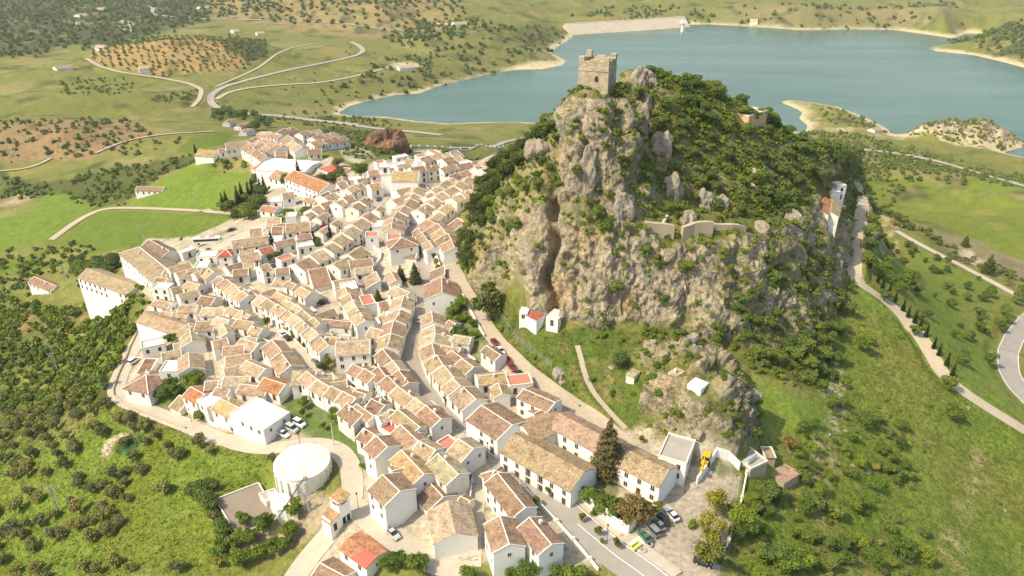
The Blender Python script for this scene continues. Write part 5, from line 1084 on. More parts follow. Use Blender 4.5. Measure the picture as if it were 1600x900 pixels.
# walls that run over the ground
def runwall(name, label, cat, pts, h, th, mat, deep=1.0, cap=None, posts=None, step=3.0, level=False, group=None, hs=0.0, parent=None):
    w = np.array(hits(pts, hs)); w = resample(w, step); g = H(w[:,0], w[:,1]); o_ = (w[0,0], w[0,1], g[0]); e = thing(name, label, cat, o_, 0, group)
    m = MB(); c_ = MB(); ps = MB()
    L = np.array([[q[0]-o_[0], q[1]-o_[1]] for q in w]); gz = g - g[0]; top = gz + h
    if level: top = np.interp(np.arange(len(w)), [0, len(w)-1], [top[0], top[-1]])
    t = np.gradient(L, axis=0); t /= np.hypot(t[:,0], t[:,1])[:,None] + 1e-9; n = np.stack([-t[:,1], t[:,0]], 1)*th/2
    k = len(w); v = [(L[i,0]+s*n[i,0], L[i,1]+s*n[i,1], z) for i in range(k) for s, z in ((-1, gz[i]-deep), (1, gz[i]-deep), (1, top[i]), (-1, top[i]))]
    f = [(4*i+a, 4*i+4+a, 4*i+4+(a+1)%4, 4*i+(a+1)%4) for i in range(k-1) for a in range(4)] + [(3,2,1,0), tuple(4*(k-1)+a for a in range(4))]
    pyobj('wall', v, f, mat, e)
    if cap:
        n2 = n*1.35; v = [(L[i,0]+s*n2[i,0], L[i,1]+s*n2[i,1], z) for i in range(k) for s, z in ((-1, top[i]-.02), (1, top[i]-.02), (1, top[i]+.1), (-1, top[i]+.1))]; pyobj('coping', v, f, cap, e)
    if posts:
        for i in range(0, k, posts[0]): MB().box(L[i,0]-posts[1], L[i,0]+posts[1], L[i,1]-posts[1], L[i,1]+posts[1], gz[i]-.5, top[i]+posts[2]).obj('pillar', posts[3], e)
    return e
runwall('garden_wall', 'tall white retaining wall around the convent garden, railing posts on top', 'wall', [(903,777),(935,806),(972,836),(984,834),(992,822)], 3.2, .4, M_WALL[3], cap=M_TRIM, posts=(3,.22,.7,M_TRIM), level=True)
runwall('balustrade', 'white balustrade with planters down the left side of the main road', 'balustrade', [(796,742),(838,784),(868,815),(905,856),(935,893)], 1.0, .25, M_WALL[0], posts=(2,.28,.35,M_TRIM))
runwall('parking_wall', 'white pillared wall along the right edge of the car park', 'wall', [(1166,742),(1157,790),(1146,825),(1133,862)], .9, .35, M_WALL[1], posts=(2,.32,.5,M_TRIM))
runwall('yard_wall', 'high white wall of the yard where the yellow excavator stands', 'wall', [(1119,711),(1105,733),(1088,757)], 2.2, .35, M_WALL[3], cap=M_TRIM)
runwall('ruin_wall', 'white broken wall with red door below the crag', 'wall', [(1118,712),(1148,722),(1155,735)], 2.6, .35, M_WALL[3])
runwall('viewpoint_wall', 'white parapet round the viewpoint square', 'wall', [(576,396),(580,412),(577,428),(583,440),(612,447),(616,437)], 1.1, .3, M_WALL[3])
runwall('ivy_wall', 'curving white wall beside the ivy slope', 'wall', [(577,373),(580,386),(596,398),(594,408),(583,418)], 1.4, .35, M_WALL[3])
runwall('slope_wall', 'white planter wall between main street and the upper lane', 'wall', [(672,388),(681,402),(687,418)], 1.2, .8, M_WALL[3])
runwall('road_wall', 'low stone wall along the outside of the ring road', 'wall', [(224,500),(202,545),(183,590),(176,618),(196,634),(240,651),(290,670)], .7, .4, M_STONE)
runwall('road_wall', 'low stone wall on the village side of the gravel road', 'wall', [(722,462),(740,495),(757,527)], 1.0, .4, M_WALL[1])
runwall('roadside_wall', 'curved white wall of the roadside yard', 'wall', [(326,652),(330,664),(345,671),(354,664)], 1.3, .3, M_WALL[3])
runwall('retaining_wall', 'grey stone retaining wall along the gravel road below the meadow', 'wall', [(795,540),(832,576),(868,603),(905,636)], .8, .4, M_STONE)
runwall('lane_wall', 'white boundary wall beside the concrete lane', 'wall', [(738,750),(733,800),(728,850)], 1.4, .3, M_WALL[1])
runwall('hilltop_wall', 'white parapet wall curving at the end of the hill shoulder', 'wall', [(1279,340),(1302,345),(1313,330),(1320,326)], 1.4, .35, M_WALL[3])
runwall('orchard_wall', 'white wall behind the lower orange-tree terrace', 'wall', [(230,450),(236,442),(244,447)], 2.5, .35, M_WALL[3])
# castle ruins
for lab, pts, h in [('left tan curtain wall fragment on the castle terrace', [(1006,366),(1030,368),(1052,372)], 4.2), ('right tan curtain wall fragment on the castle terrace', [(1064,374),(1085,366),(1112,366)], 4.2), ('low terrace wall along the castle path', [(1112,356),(1140,357),(1164,361)], 1.5),
    ('broken rampart on the cliff below the terrace', [(948,380),(966,374),(982,372)], 2.6), ('crumbling wall stub under the walkway', [(994,408),(1010,414),(1022,418)], 2.2)]:
    runwall('castle_wall', lab, 'castle wall', pts, h, 1.3, M_STONE, deep=5, step=2.0)
runwall('castle_wall', 'thin stone spur wall climbing above the terrace', 'castle wall', [(1030,364),(1036,352),(1042,342)], 1.4, .8, M_STONE, deep=3)
# metal walkway on the cliff
wp = hits([(975,386),(992,392),(1010,404),(1034,410),(1040,424),(1031,438)], 1.0); o_ = wp[0]; WK = thing('walkway', 'grey metal walkway zigzagging up the cliff face', 'walkway', o_)
ml_ = newmat('galvanised', (.45,.46,.46), .5, .5, .4); m = MB(); rl = MB()
for a_, b_ in zip(wp[:-1], wp[1:]):
    A_, B_ = a_ - o_ + (0,0,.6), b_ - o_ + (0,0,.6); m.bar(A_, B_, 1.5, .12); n_ = np.array([-(B_-A_)[1], (B_-A_)[0], 0]); n_ = n_/np.linalg.norm(n_)*.7
    for s in (-1, 1): rl.bar(A_ + s*n_ + (0,0,1.1), B_ + s*n_ + (0,0,1.1), .07, .07)
    for q in np.linspace(0, 1, 5):
        c_ = A_*(1-q)+B_*q
        for s in (-1, 1): rl.box(c_[0]+s*n_[0]-.03, c_[0]+s*n_[0]+.03, c_[1]+s*n_[1]-.03, c_[1]+s*n_[1]+.03, c_[2]-1.5, c_[2]+1.1)
m.obj('deck', ml_, WK); rl.obj('railing', ml_, WK)
# ochre flat-roofed reservoir house on the ridge
M_APR = wallmat('apricot_plaster', (.60,.40,.22)); M_WALL.append(M_APR)
single('ochre flat-topped house with white roof on the wooded ridge', (1158,172), (1186,174), 9, 3.0, 'straw', 'flat', flatmat=M_CREAMR, wall=5, name='house', cat='house')
# dam
def dam():
    pts = np.array([P(884,49,-155), P(930,46,-155), P(1000,42,-155), P(1068,37,-155)]); L = resample(pts, 12); o_ = L[0]; e = thing('dam', 'long pale rock-faced dam holding the reservoir', 'dam', (o_[0], o_[1], _b))
    k = len(L); v = []; sec = [(-34, -6), (-4, 20), (6, 20), (45, -8)]
    t = np.gradient(L[:, :2], axis=0); t /= np.hypot(t[:,0], t[:,1])[:,None]; n = np.stack([-t[:,1], t[:,0]], 1)
    for i in range(k):
        for s, z in sec: v.append((L[i,0]-o_[0]+n[i,0]*s, L[i,1]-o_[1]+n[i,1]*s, z))
    f = [(4*i+a, 4*i+4+a, 4*i+5+a, 4*i+1+a) for i in range(k-1) for a in range(3)] + [(0,1,2,3), tuple(4*(k-1)+a for a in (3,2,1,0))]
    pyobj('embankment', v, f, rmat('rockfill', (.38,.32,.24), (.52,.46,.36), .08), e); v = []
    for i in range(k):
        for s, z in ((-3.5, 20.05), (-3.5, 21), (5.5, 21), (5.5, 20.05)): v.append((L[i,0]-o_[0]+n[i,0]*s, L[i,1]-o_[1]+n[i,1]*s, z))
    pyobj('crest', v, [(4*i+a, 4*i+4+a, 4*i+5+a, 4*i+1+a) for i in range(k-1) for a in range(3)], RM['concrete'], e)
dam()
p = P(1066, 50, -160); e = thing('intake_tower', 'white intake tower standing in the water at the dam end', 'tower', (p[0], p[1], _b)); MB().cyl(0,0,-12,18,4,4,16).obj('shaft', M_WALL[0], e); MB().box(-7,7,-5,5,18,23).obj('cabin', M_WALL[0], e); MB().bar((0,5,17.5),(10,60,17.5),4,1.2).obj('footbridge', M_WALL[0], e)
# viaduct railing north of the town
runwall('road_barrier', 'white slatted barrier along the road behind the town', 'barrier', [(642,231),(700,233),(740,233),(786,231)], 1.6, .4, M_TRIM, posts=(3,.7,.6,M_TRIM), step=4)
# fence in the meadow under the cliff
def fence(label, pts, step=2.5, h=1.9):
    w = resample(np.array(hits(pts)), step); g = H(w[:,0], w[:,1]); o_ = (w[0,0], w[0,1], g[0]); e = thing('wire_fence', label, 'fence', o_); r = MB()
    for i in range(len(w)):
        x, y, z = w[i,0]-o_[0], w[i,1]-o_[1], g[i]-g[0]; MB().box(x-.05,x+.05,y-.05,y+.05,z-.3,z+h).obj('post', ml_, e)
        if i: 
            for q in (.3,.7,1.1,1.5,1.85): r.bar((px_,py_,pz_+q),(x,y,z+q),.03,.03)
        px_,py_,pz_ = x,y,z
    r.obj('wire', ml_, e)
fence('grey wire mesh fence across the green meadow under the cliff', [(784,497),(795,514),(811,536)]); fence('wire fence along the lower meadow above the gravel road', [(811,536),(838,556),(862,576)])

# excavator
M_YEL = newmat('yellow_paint', (.60,.36,.03), .45); M_TYRE = newmat('rubber', (.02,.02,.02), .85); M_GLASS = M_DARK
p = hit(1103, 722); E = thing('backhoe_loader', 'yellow backhoe loader parked in the walled yard', 'excavator', p, R(62))
MB().box(-2.2,1.6,-.9,.9,.7,1.5).box(.3,2.3,-.6,.6,1.2,1.9).obj('chassis', M_YEL, E); MB().box(-1.3,.4,-.8,.8,1.5,2.7).obj('cab_glass', M_GLASS, E); MB().box(-1.45,.5,-.9,.9,2.7,2.85).obj('cab_roof', M_YEL, E)
MB().box(2.9,3.7,-1.2,1.2,.15,.9).bar((1.2,-.7,1.3),(3.0,-.7,.5),.2,.25).bar((1.2,.7,1.3),(3.0,.7,.5),.2,.25).obj('front_loader', M_YEL, E); MB().bar((-2.2,0,1.0),(-3.0,0,3.4),.3,.35).bar((-3.0,0,3.4),(-4.4,0,1.7),.25,.3).box(-4.8,-4.1,-.4,.4,.9,1.7).obj('rear_arm', M_YEL, E)
def wheel(parent, x, y, r, w):
    o = MB().cyl(0,0,-w/2,w/2,r,r,18).obj('wheel', M_TYRE, parent); o.location = (x,y,r); o.rotation_euler.x = math.pi/2; return o
for x, y, r in ((-1.4,-1.0,.75),(-1.4,1.0,.75),(1.5,-.95,.5),(1.5,.95,.5)): wheel(E, x, y, r, .45)
# cars
M_CAR = newmat('car_paint', rough=.3, spec=.5); lk(M_CAR, nd(M_CAR,'ShaderNodeObjectInfo').outputs['Color'], pr(M_CAR).inputs['Base Color']); M_LAMP = newmat('lamp_glass', (.75,.75,.72), .2); M_RED = newmat('tail_glass', (.45,.02,.02), .3)
def loft(secs):                                  # secs: list of (x, half width low, half width high, z low, z high)
    m = MB()
    for x, a_, b_, z0, z1 in secs: m.v += [(x,-a_,z0),(x,a_,z0),(x,b_,z1),(x,-b_,z1)]
    n = len(secs)
    m.f = [(4*i+a, 4*i+(a+1)%4, 4*i+4+(a+1)%4, 4*i+4+a) for i in range(n-1) for a in range(4)] + [(3,2,1,0), tuple(4*(n-1)+a for a in range(4))]; return m
def car_meshes(van):
    if van: B = loft([(-2.2,.8,.72,.4,1.0),(-2.1,.86,.78,.3,1.25),(1.2,.88,.8,.28,1.2),(2.0,.84,.74,.3,1.05),(2.2,.76,.66,.38,.85)]); Gh = loft([(-2.15,.8,.72,1.1,1.3),(-2.05,.8,.7,1.15,1.86),(.5,.8,.7,1.15,1.86),(1.35,.78,.66,1.12,1.2)]); Rf = MB().box(-2.0,.5,-.69,.69,1.86,1.9)
    else: B = loft([(-2.1,.74,.66,.42,.85),(-1.95,.84,.76,.3,.98),(-.9,.86,.8,.26,.98),(.9,.86,.8,.26,.95),(1.8,.82,.72,.3,.82),(2.1,.7,.6,.4,.66)]); Gh = loft([(-1.75,.74,.7,.92,.99),(-1.15,.74,.6,.95,1.42),(.1,.74,.6,.95,1.44),(.95,.74,.68,.9,.97)]); Rf = MB().box(-1.1,.08,-.6,.6,1.42,1.46)
    return [(B,'body',M_CAR),(Gh,'windows',M_GLASS),(Rf,'roof_panel',M_CAR)]
CARM = {v: [(n, protomesh(b_, n, m_)) for b_, n, m_ in car_meshes(v)] for v in (False, True)}
WH = protomesh(MB().cyl(0,0,-.1,.1,.32,.32,14), 'wheel', M_TYRE); HU = protomesh(MB().cyl(0,0,-.115,.115,.18,.18,10), 'hubcap', M_LAMP); LP = protomesh(MB().box(-.04,.04,-.17,.17,-.08,.08), 'headlight', M_LAMP); TP = protomesh(MB().box(-.04,.04,-.12,.12,-.1,.1), 'tail_light', M_RED)
CC = {'white': (.72,.72,.70), 'silver': (.42,.43,.43), 'grey': (.20,.21,.22), 'black': (.025,.026,.03), 'dark red': (.20,.02,.03), 'red': (.38,.02,.03), 'green': (.05,.16,.09), 'teal': (.12,.19,.19), 'dark blue': (.03,.04,.10)}
def car(px, py, qx, qy, col, where, van=False, zo=.17):
    a_ = hit(px, py); b_ = hit(qx, qy); ang = math.atan2(b_[1]-a_[1], b_[0]-a_[0]); e = thing('van' if van else 'car', '%s %s %s' % (col, 'van' if van else 'car', where), 'van' if van else 'car', (a_[0], a_[1], a_[2]+zo), ang)
    f = np.array([math.cos(ang), math.sin(ang)]); h = H(np.array([a_[0]-f[0]*1.5, a_[0]+f[0]*1.5]), np.array([a_[1]-f[1]*1.5, a_[1]+f[1]*1.5])); e.rotation_euler.y = -math.atan2(h[1]-h[0], 3.0)
    for n, me in CARM[van]:
        o = share(n, me, e)
        if n != 'windows': o.color = (*CC[col], 1)
    for x in (-1.3, 1.35):
        for y in (-.78, .78):
            w = share('wheel', WH, e); w.location = (x, y, .32); w.rotation_euler.x = math.pi/2; share('hubcap', HU, w)
    for y in (-.6, .6):
        o = share('headlight', LP, e); o.location = (2.06, y, .62); o = share('tail_light', TP, e); o.location = (-2.1 if not van else -2.2, y, .8)
for a_ in [(615,838,622,845,'silver','parked on the lower village street beside the red-roofed cottage'),(733,750,738,757,'silver','at the end of the double-ridged terrace'),(1049,807,1043,800,'white','rightmost in the car park row'),(1036,815,1030,808,'black','second from right in the car park row'),
  (1029,823,1023,816,'teal','in the middle of the car park row'),(1019,832,1012,825,'grey','fourth from right in the car park row',True),(1007,842,1001,835,'green','leftmost in the car park row next to the tyres'),
  (444,681,452,685,'white','nearest the round tank on the gravel lay-by'),(457,673,465,677,'silver','between two white vehicles on the gravel lay-by',True),(469,665,477,669,'white','farthest on the gravel lay-by',True),
  (375,667,380,662,'grey','leftmost in front of the flat-roofed workshop',True),(385,672,390,667,'black','beside the grey van at the workshop'),(417,671,423,668,'white','under the shrub by the workshop'),
  (773,538,777,543,'dark red','topmost on the gravel road'),(782,551,786,556,'white','second down the gravel road'),(792,564,796,569,'red','third down the gravel road'),(800,576,804,581,'dark red','behind the pillar on the gravel road'),(814,589,818,594,'black','fifth down the gravel road'),(812,602,820,604,'silver','lowest on the gravel road'),
  (644,603,641,597,'black','parked on the stone main street'),(640,592,637,586,'white','parked on the stone main street'),(656,501,657,495,'white','against the right kerb of main street'),
  (441,524,436,520,'white','on the lane under the first orange trees'),(449,530,444,525,'black','on the lane behind the white one'),(494,567,489,562,'grey','halfway down the orange tree lane'),(504,575,499,570,'dark blue','between the orange trees'),(505,475,511,474,'black','inside the walled courtyard'),
  (427,417,433,414,'grey','nearest in the line at the bend'),(437,413,443,409,'silver','second in the line at the bend'),(445,408,450,404,'white','third in the line at the bend'),(452,404,456,400,'teal','last in the line at the bend'),
  (335,456,338,460,'grey','on the west street'),(363,361,369,359,'black','alone on the dirt car park'),(327,393,332,395,'grey','beside the white coach'),(306,399,301,400,'white','at the gate near the lodging house',True),(507,356,513,354,'red','by the last cypress of the promenade'),
  (592,313,594,309,'dark blue','high on the car-lined street'),(583,328,586,323,'white','second on the car-lined street'),(572,345,575,341,'grey','halfway down the car-lined street'),(563,356,566,352,'silver','below the grey one on the car-lined street'),(554,366,557,362,'white','lowest on the car-lined street'),
  (210,567,215,564,'white','on the ring road at the western edge',True),(228,496,229,491,'white','at the top of the ring road',True),(1098,882,1104,884,'black','under the last car park tree'),(681,410,683,416,'silver','beside the planter wall of main street')]: car(*a_)
# coach
a_, b_ = hit(313,385), hit(336,377); ang = math.atan2(b_[1]-a_[1], b_[0]-a_[0]); c_ = (a_+b_)/2; E = thing('coach', 'long white coach parked at the edge of the green field', 'coach', (c_[0], c_[1], c_[2]+.1), ang)
loft([(-6,1.2,1.15,.4,3.0),(-5.8,1.25,1.2,.35,3.2),(5.7,1.25,1.2,.35,3.2),(6,1.2,1.1,.45,3.0)]).obj('body', M_WALL[3], E); MB().box(-5.6,5.5,-1.28,1.28,1.7,2.7).obj('windows', M_GLASS, E); MB().box(-3,-.5,-.9,.9,3.2,3.4).box(1,3.5,-.9,.9,3.2,3.4).obj('roof_hatch', M_GREY, E)
for x in (-3.6, 3.8):
    for y in (-1.15, 1.15): wheel(E, x, y, .5, .3)
# street lamps
LPM = protomesh(MB().cyl(0,0,0,4.6,.07,.05,8).cyl(0,0,0,.5,.12,.1,8), 'pole', M_IRON); LHM = protomesh(MB().cyl(0,0,4.6,5.05,.12,.26,8).cyl(0,0,5.05,5.2,.28,.05,8), 'lantern', M_IRON)
for (x, y), wh in zip([(948,846),(762,716),(790,760),(680,660),(645,560),(650,480),(657,440),(560,795),(470,700),(300,660),(1070,770)], ['near the garden wall corner','at the top of the main road','at the hip-roofed point of the wedge','on the narrowing main street','below the kink of main street','beside the right kerb terrace','outside the market hall','by the transformer tower','above the tank bend','by the roadside group','beside the yard gate']):
    p = hit(x, y); e = thing('street_lamp', 'black iron street lamp ' + wh, 'street lamp', p); share('pole', LPM, e); share('lantern', LHM, e)
# pylons
def pylon(x, y, h, lab):
    p = hit(x, y); e = thing('lattice_pylon', lab, 'pylon', p); m = MB()
    for sx, sy in ((-1,-1),(1,-1),(1,1),(-1,1)): m.bar((sx*.6,sy*.6,-.5),(sx*.15,sy*.15,h),.09,.09)
    for k in range(9):
        z0, z1 = h*k/9, h*(k+1)/9; r0, r1 = .6-.45*k/9, .6-.45*(k+1)/9
        for s in ((-1,-1,1,-1),(1,-1,1,1),(1,1,-1,1),(-1,1,-1,-1)): m.bar((s[0]*r0,s[1]*r0,z0),(s[2]*r1,s[3]*r1,z1),.06,.06)
    m.obj('mast', ml_, e); MB().box(-1.6,1.6,-.06,.06,h-.5,h-.35).box(-1.1,1.1,-.06,.06,h-1.4,h-1.25).obj('crossarm', ml_, e)
for a_ in [(92,800,9.5,'lattice pylon among olive trees on the lower left slope'),(103,437,9,'lattice pylon beside the lone farmhouse'),(224,375,9,'lattice pylon in the green field'),(480,800,6,'short lattice mast by the pump house'),(88,580,9,'lattice pylon in the scrub slope'),(303,322,9,'lattice pylon in the upper green field')]: pylon(*a_)
p = hit(522, 696); e = thing('utility_pole', 'wooden utility pole on the green bank behind the tank', 'pole', p); MB().cyl(0,0,-.5,7.5,.14,.1,8).obj('pole', M_WALL[1], e); MB().box(-.7,.7,-.06,.06,6.9,7.05).obj('crossarm', M_WOOD, e)
# recycling corner: painted yellow skip pad, tyres
slabthing('bin_enclosure', 'pale bin enclosure with yellow floor markings beside the parked green car', 'enclosure', [(982,850),(999,836),(1013,847),(998,862)], .35, M_CREAMR)
p = hit(994, 855, .4); e = thing('yellow_crate', 'bright yellow mesh crate in the bin enclosure', 'crate', p, R(40)); MB().box(-1.3,1.3,-.6,.6,0,.12).box(-1.3,-1.2,-.6,.6,.12,.7).box(1.2,1.3,-.6,.6,.12,.7).box(-1.2,1.2,-.6,-.5,.12,.7).box(-1.2,1.2,.5,.6,.12,.7).obj('crate_body', newmat('yellow_plastic', (.55,.50,.14), .5), e)
for (x, y), wh in (((1015,852), 'nearer the cars'), ((1005,861), 'nearer the road')):
    p = hit(x, y, .15); bm = bmesh.new(); mm_ = bpy.data.meshes.new('tyre_planter'); M_ = []
    v = []; f = []
    for i in range(16):
        for j in range(6): a1 = 2*math.pi*i/16; a2 = 2*math.pi*j/6; r_ = .6+.25*math.cos(a2); v.append((r_*math.cos(a1), r_*math.sin(a1), .25+.25*math.sin(a2)))
    for i in range(16):
        for j in range(6): f.append((i*6+j, ((i+1)%16)*6+j, ((i+1)%16)*6+(j+1)%6, i*6+(j+1)%6))
    o = pyobj('tyre_planter', v, f, M_GREY); o.location = p; solo(o, 'round stone tyre-shaped planter ' + wh, 'planter')
# courtyard floor of the convent and the dark pool tank
slabthing('courtyard_floor', 'terracotta paved courtyard inside the convent wings', 'courtyard', [(868,700),(888,694),(945,728),(925,738)], .3, M_FLOOR, hmax=False)
slabthing('blue_tank', 'small blue-grey roof tank among the ruins below the crag', 'tank', [(1162,713),(1172,710),(1182,715),(1170,720)], 3.0, newmat('tank_blue', (.30,.36,.42), .5))
# ------------------------------------------------------------------ vegetation
def leafmat(name, c, var=.25, hue=.02):
    m = newmat(name, c, .75, .15); oi = nd(m, 'ShaderNodeObjectInfo').outputs['Random']; g = nd(m, 'ShaderNodeNewGeometry').outputs['Position']
    f = mathn(m, 'ADD', mathn(m, 'MULTIPLY', noise(m, .35, 3, g), .6), mathn(m, 'MULTIPLY', oi, .4)); f2 = noise(m, 3.0, 3, g)
    c = np.array(c); cc = ramp(m, f, [(.2, tuple(c*(.62,.7,.8))), (.5, tuple(c)), (.8, tuple(c*(1.6,1.38,1.0)))])
    cc = mix(m, cc, ramp(m, f2, [(.3,(.65,.65,.65)),(.7,(1.35,1.35,1.3))]), 1.0, 'MULTIPLY'); lk(m, cc, pr(m).inputs['Base Color'])
    tr = nd(m, 'ShaderNodeBsdfTranslucent'); lk(m, cc, tr.inputs['Color']); mx = nd(m, 'ShaderNodeMixShader'); mx.inputs[0].default_value = .22
    out = m.node_tree.nodes['Material Output']; lk(m, pr(m).outputs[0], mx.inputs[1]); lk(m, tr.outputs[0], mx.inputs[2]); lk(m, mx.outputs[0], out.inputs['Surface']); return m
ML = {'olive': leafmat('olive_leaves', (.21,.21,.08)), 'shrub': leafmat('shrub_leaves', (.15,.205,.035)), 'green': leafmat('green_leaves', (.14,.20,.035)), 'pine': leafmat('pine_needles', (.08,.105,.033)), 'cypress': leafmat('cypress_leaves', (.028,.045,.018)),
      'orange': leafmat('orange_leaves', (.12,.15,.018)), 'spring': leafmat('spring_leaves', (.20,.20,.04)), 'brown': leafmat('brown_leaves', (.20,.15,.055)), 'dark': leafmat('dark_leaves', (.13,.18,.045)), 'grey': leafmat('grey_twigs', (.19,.16,.10))}
M_BARK = rmat('bark', (.10,.075,.05), (.20,.16,.11), 2.0)
def leafcloud(lobes, n, size, r):
    """n leaf-clump faces spread over and inside a set of ellipsoids; returns (n,4,3)"""
    L = np.array(lobes, float); vol = (L[:,3]*L[:,4] + L[:,3]*L[:,5]); pick = r.choice(len(L), n, p=vol/vol.sum())
    d = r.normal(size=(n,3)); d /= np.linalg.norm(d,axis=1)[:,None]; d[:,2] = np.where(d[:,2] < -.35, -d[:,2], d[:,2])
    rad = r.uniform(.5, 1.22, n)**.75; p = L[pick,:3] + d*L[pick,3:6]*rad[:,None]
    nn = d*.75 + r.normal(size=(n,3))*.6; nn /= np.linalg.norm(nn,axis=1)[:,None]
    t = np.cross(nn, r.normal(size=(n,3))); t /= np.linalg.norm(t,axis=1)[:,None]; b = np.cross(nn, t); s = size*r.uniform(.6,1.3,n)[:,None]
    return np.stack([p - t*s - b*s*.7, p + t*s - b*s*.7, p + t*s*.8 + b*s*.7, p - t*s*.8 + b*s*.7], 1)
def core(lobes, k=.62):
    vs = []; fs = []
    for l in lobes:
        b = len(vs); n, m_ = 7, 4
        for i in range(m_+1):
            for j in range(n):
                a = math.pi*i/m_; c_ = 2*math.pi*j/n; vs.append((l[0]+k*l[3]*math.sin(a)*math.cos(c_), l[1]+k*l[4]*math.sin(a)*math.sin(c_), l[2]+k*l[5]*math.cos(a)))
        for i in range(m_):
            for j in range(n): fs.append((b+i*n+j, b+(i+1)*n+j, b+(i+1)*n+(j+1)%n, b+i*n+(j+1)%n))
    return np.array(vs), np.array(fs)
def crownmesh(name, lobes, n, size, mat, seed):
    r = np.random.default_rng(seed); q = leafcloud(lobes, n, size, r).reshape(-1,3); cv, cf = core(lobes)
    fl = np.concatenate([np.arange(len(q)), (cf + len(q)).ravel()]); me = mesh_from(name, np.concatenate([q, cv]), fl); me.materials.append(mat); return me
def lobeset(seed, n, R_, hgt, z0, sp=.55):
    r = np.random.default_rng(seed); out = []
    for i in range(n):
        a = r.uniform(0, 2*math.pi); d = R_*sp*1.15*math.sqrt(r.uniform(0,1)); q = R_*r.uniform(.24,.58)
        out.append((d*math.cos(a), d*math.sin(a), z0 + hgt*r.uniform(.25,.8), q, q, q*r.uniform(.65,.95)))
    return out
def trunkmesh(name, h, r0, seed, br=4, sp=1.2):
    m = MB(); m.cyl(0,0,-.6,h,r0,r0*.6,7); r = random.Random(seed)
    for k in range(br):
        a = r.uniform(0, 6.28); m.bar((0,0,h*.75), (sp*math.cos(a), sp*math.sin(a), h + sp*r.uniform(.5,1.1)), r0*.7, r0*.7)
    return protomesh(m, name, M_BARK)
KIND = {}
def kind(name, key, mat, R_, hgt, z0, nl, nf, fs, th, tr, var=3, sp=.55):
    KIND[name] = [(crownmesh('crown', lobeset(hash_(name)+k, nl, R_, hgt, z0, sp), nf, fs, ML[mat], 100+k), trunkmesh('trunk', th, tr, k, 4, R_*.45)) for k in range(var)]
def hash_(s): return sum(ord(c)*(i+3) for i, c in enumerate(s)) % 1000
kind('olive_tree', 'olive', 'olive', 2.3, 2.6, 1.0, 9, 1000, .17, 1.4, .28, 4)
kind('shrub', 'shrub', 'shrub', 1.3, 1.2, -.1, 5, 420, .14, .3, .1, 3)
kind('bush', 'green', 'green', 1.5, 1.5, 0, 6, 480, .15, .4, .1, 3)
kind('broadleaf_tree', 'green', 'green', 2.9, 4.2, 1.3, 12, 1700, .19, 2.0, .25, 3)
kind('dark_tree', 'dark', 'dark', 3.0, 4.0, .7, 12, 1700, .19, 1.6, .25, 3)
kind('pine_tree', 'pine', 'pine', 3.3, 5.5, 1.6, 14, 2000, .20, 3.0, .25, 3)
kind('orange_tree', 'orange', 'orange', 1.25, 1.7, 1.0, 6, 700, .10, 1.3, .09, 2, .3)
kind('spring_tree', 'spring', 'spring', 2.8, 5.2, 1.3, 12, 1500, .15, 2.6, .2, 2)
kind('autumn_tree', 'brown', 'brown', 2.8, 5.2, 1.0, 12, 1600, .16, 2.4, .22, 2)
kind('bare_shrub', 'grey', 'grey', 1.6, 1.6, .1, 6, 420, .09, .5, .1, 2)
def cone(name, h, R_, mat, n, fs, tiers):
    out = []
    for k in range(2):
        r = np.random.default_rng(k+50); lobes = []
        for i in range(tiers):
            t = i/(tiers-1); rr_ = R_*(1-t)**.75+.15; nn = max(3, int(7*(1-t)+2))
            for j in range(nn):
                a = 2*math.pi*(j+r.uniform(0,1))/nn; lobes.append((rr_*.55*math.cos(a), rr_*.55*math.sin(a), h*(.1+.87*t), rr_*.5+.1, rr_*.5+.1, h/tiers*.55))
        out.append((crownmesh('crown', lobes, n, fs, ML[mat], 200+k), trunkmesh('trunk', h*.5, .2, k, 0)))
    KIND[name] = out
cone('cypress_tree', 7.5, .95, 'cypress', 1100, .13, 12); cone('spruce_tree', 8.5, 2.4, 'pine', 1900, .16, 13)
cone('tall_conifer', 16, 4.2, 'brown', 4200, .2, 16)
KIND['tall_conifer'] = [(c_, t_) for c_, t_ in KIND['tall_conifer']]
for c_, _ in KIND['tall_conifer']: c_.materials[0] = leafmat('conifer_needles', (.15,.125,.05))
CROWNNAME = {'shrub': 'foliage', 'bush': 'foliage'}
def plant(kname, loc, s, label, group, cat=None, parts=True, sz=1.0):
    cm, tm = KIND[kname][rnd.randrange(len(KIND[kname]))]; rz = rnd.uniform(0, 6.28)
    if parts:
        e = empty(kname, tuple(loc), rz); e.scale = (s, s, s*sz); share('crown', cm, e); share('trunk', tm, e)
    else:
        e = share(kname, cm); e.location = tuple(loc); e.rotation_euler.z = rz; e.scale = (s, s, s*sz)
    e['label'] = label; e['category'] = cat or kname.replace('_', ' ')
    if group: e['group'] = group
    return e
def at(kname, pts, s, label, group=None, **kw):
    for i, q in enumerate(pts):
        p = hit(q[0], q[1]); ss = (q[2] if len(q) > 2 else 1) * s * (rnd.uniform(.9,1.1) if len(pts) > 1 else 1)
        plant(kname, p - (0,0,.1), ss, label if isinstance(label, str) else label[i], group, **kw)
def many(kname, pts, s, label, group): at(kname, pts, s, label, group)
many('orange_tree', [(448,519),(454,524),(461,532),(471,541),(481,548),(500,560),(508,568),(514,575),(502,583),(403,484),(412,493),(418,512)], 1.5, 'round clipped orange tree on the lane between terraces', 'orange trees along the terrace lane')
many('orange_tree', [(575,609),(586,615),(593,620)], 1.3, 'round orange tree beside the brown-roofed cottage', 'orange trees by the brown-roofed cottage')
many('orange_tree', [(668,279),(679,279),(690,277),(673,281)], 1.3, 'round orange tree in front of the balconied range', 'orange trees on the church square')
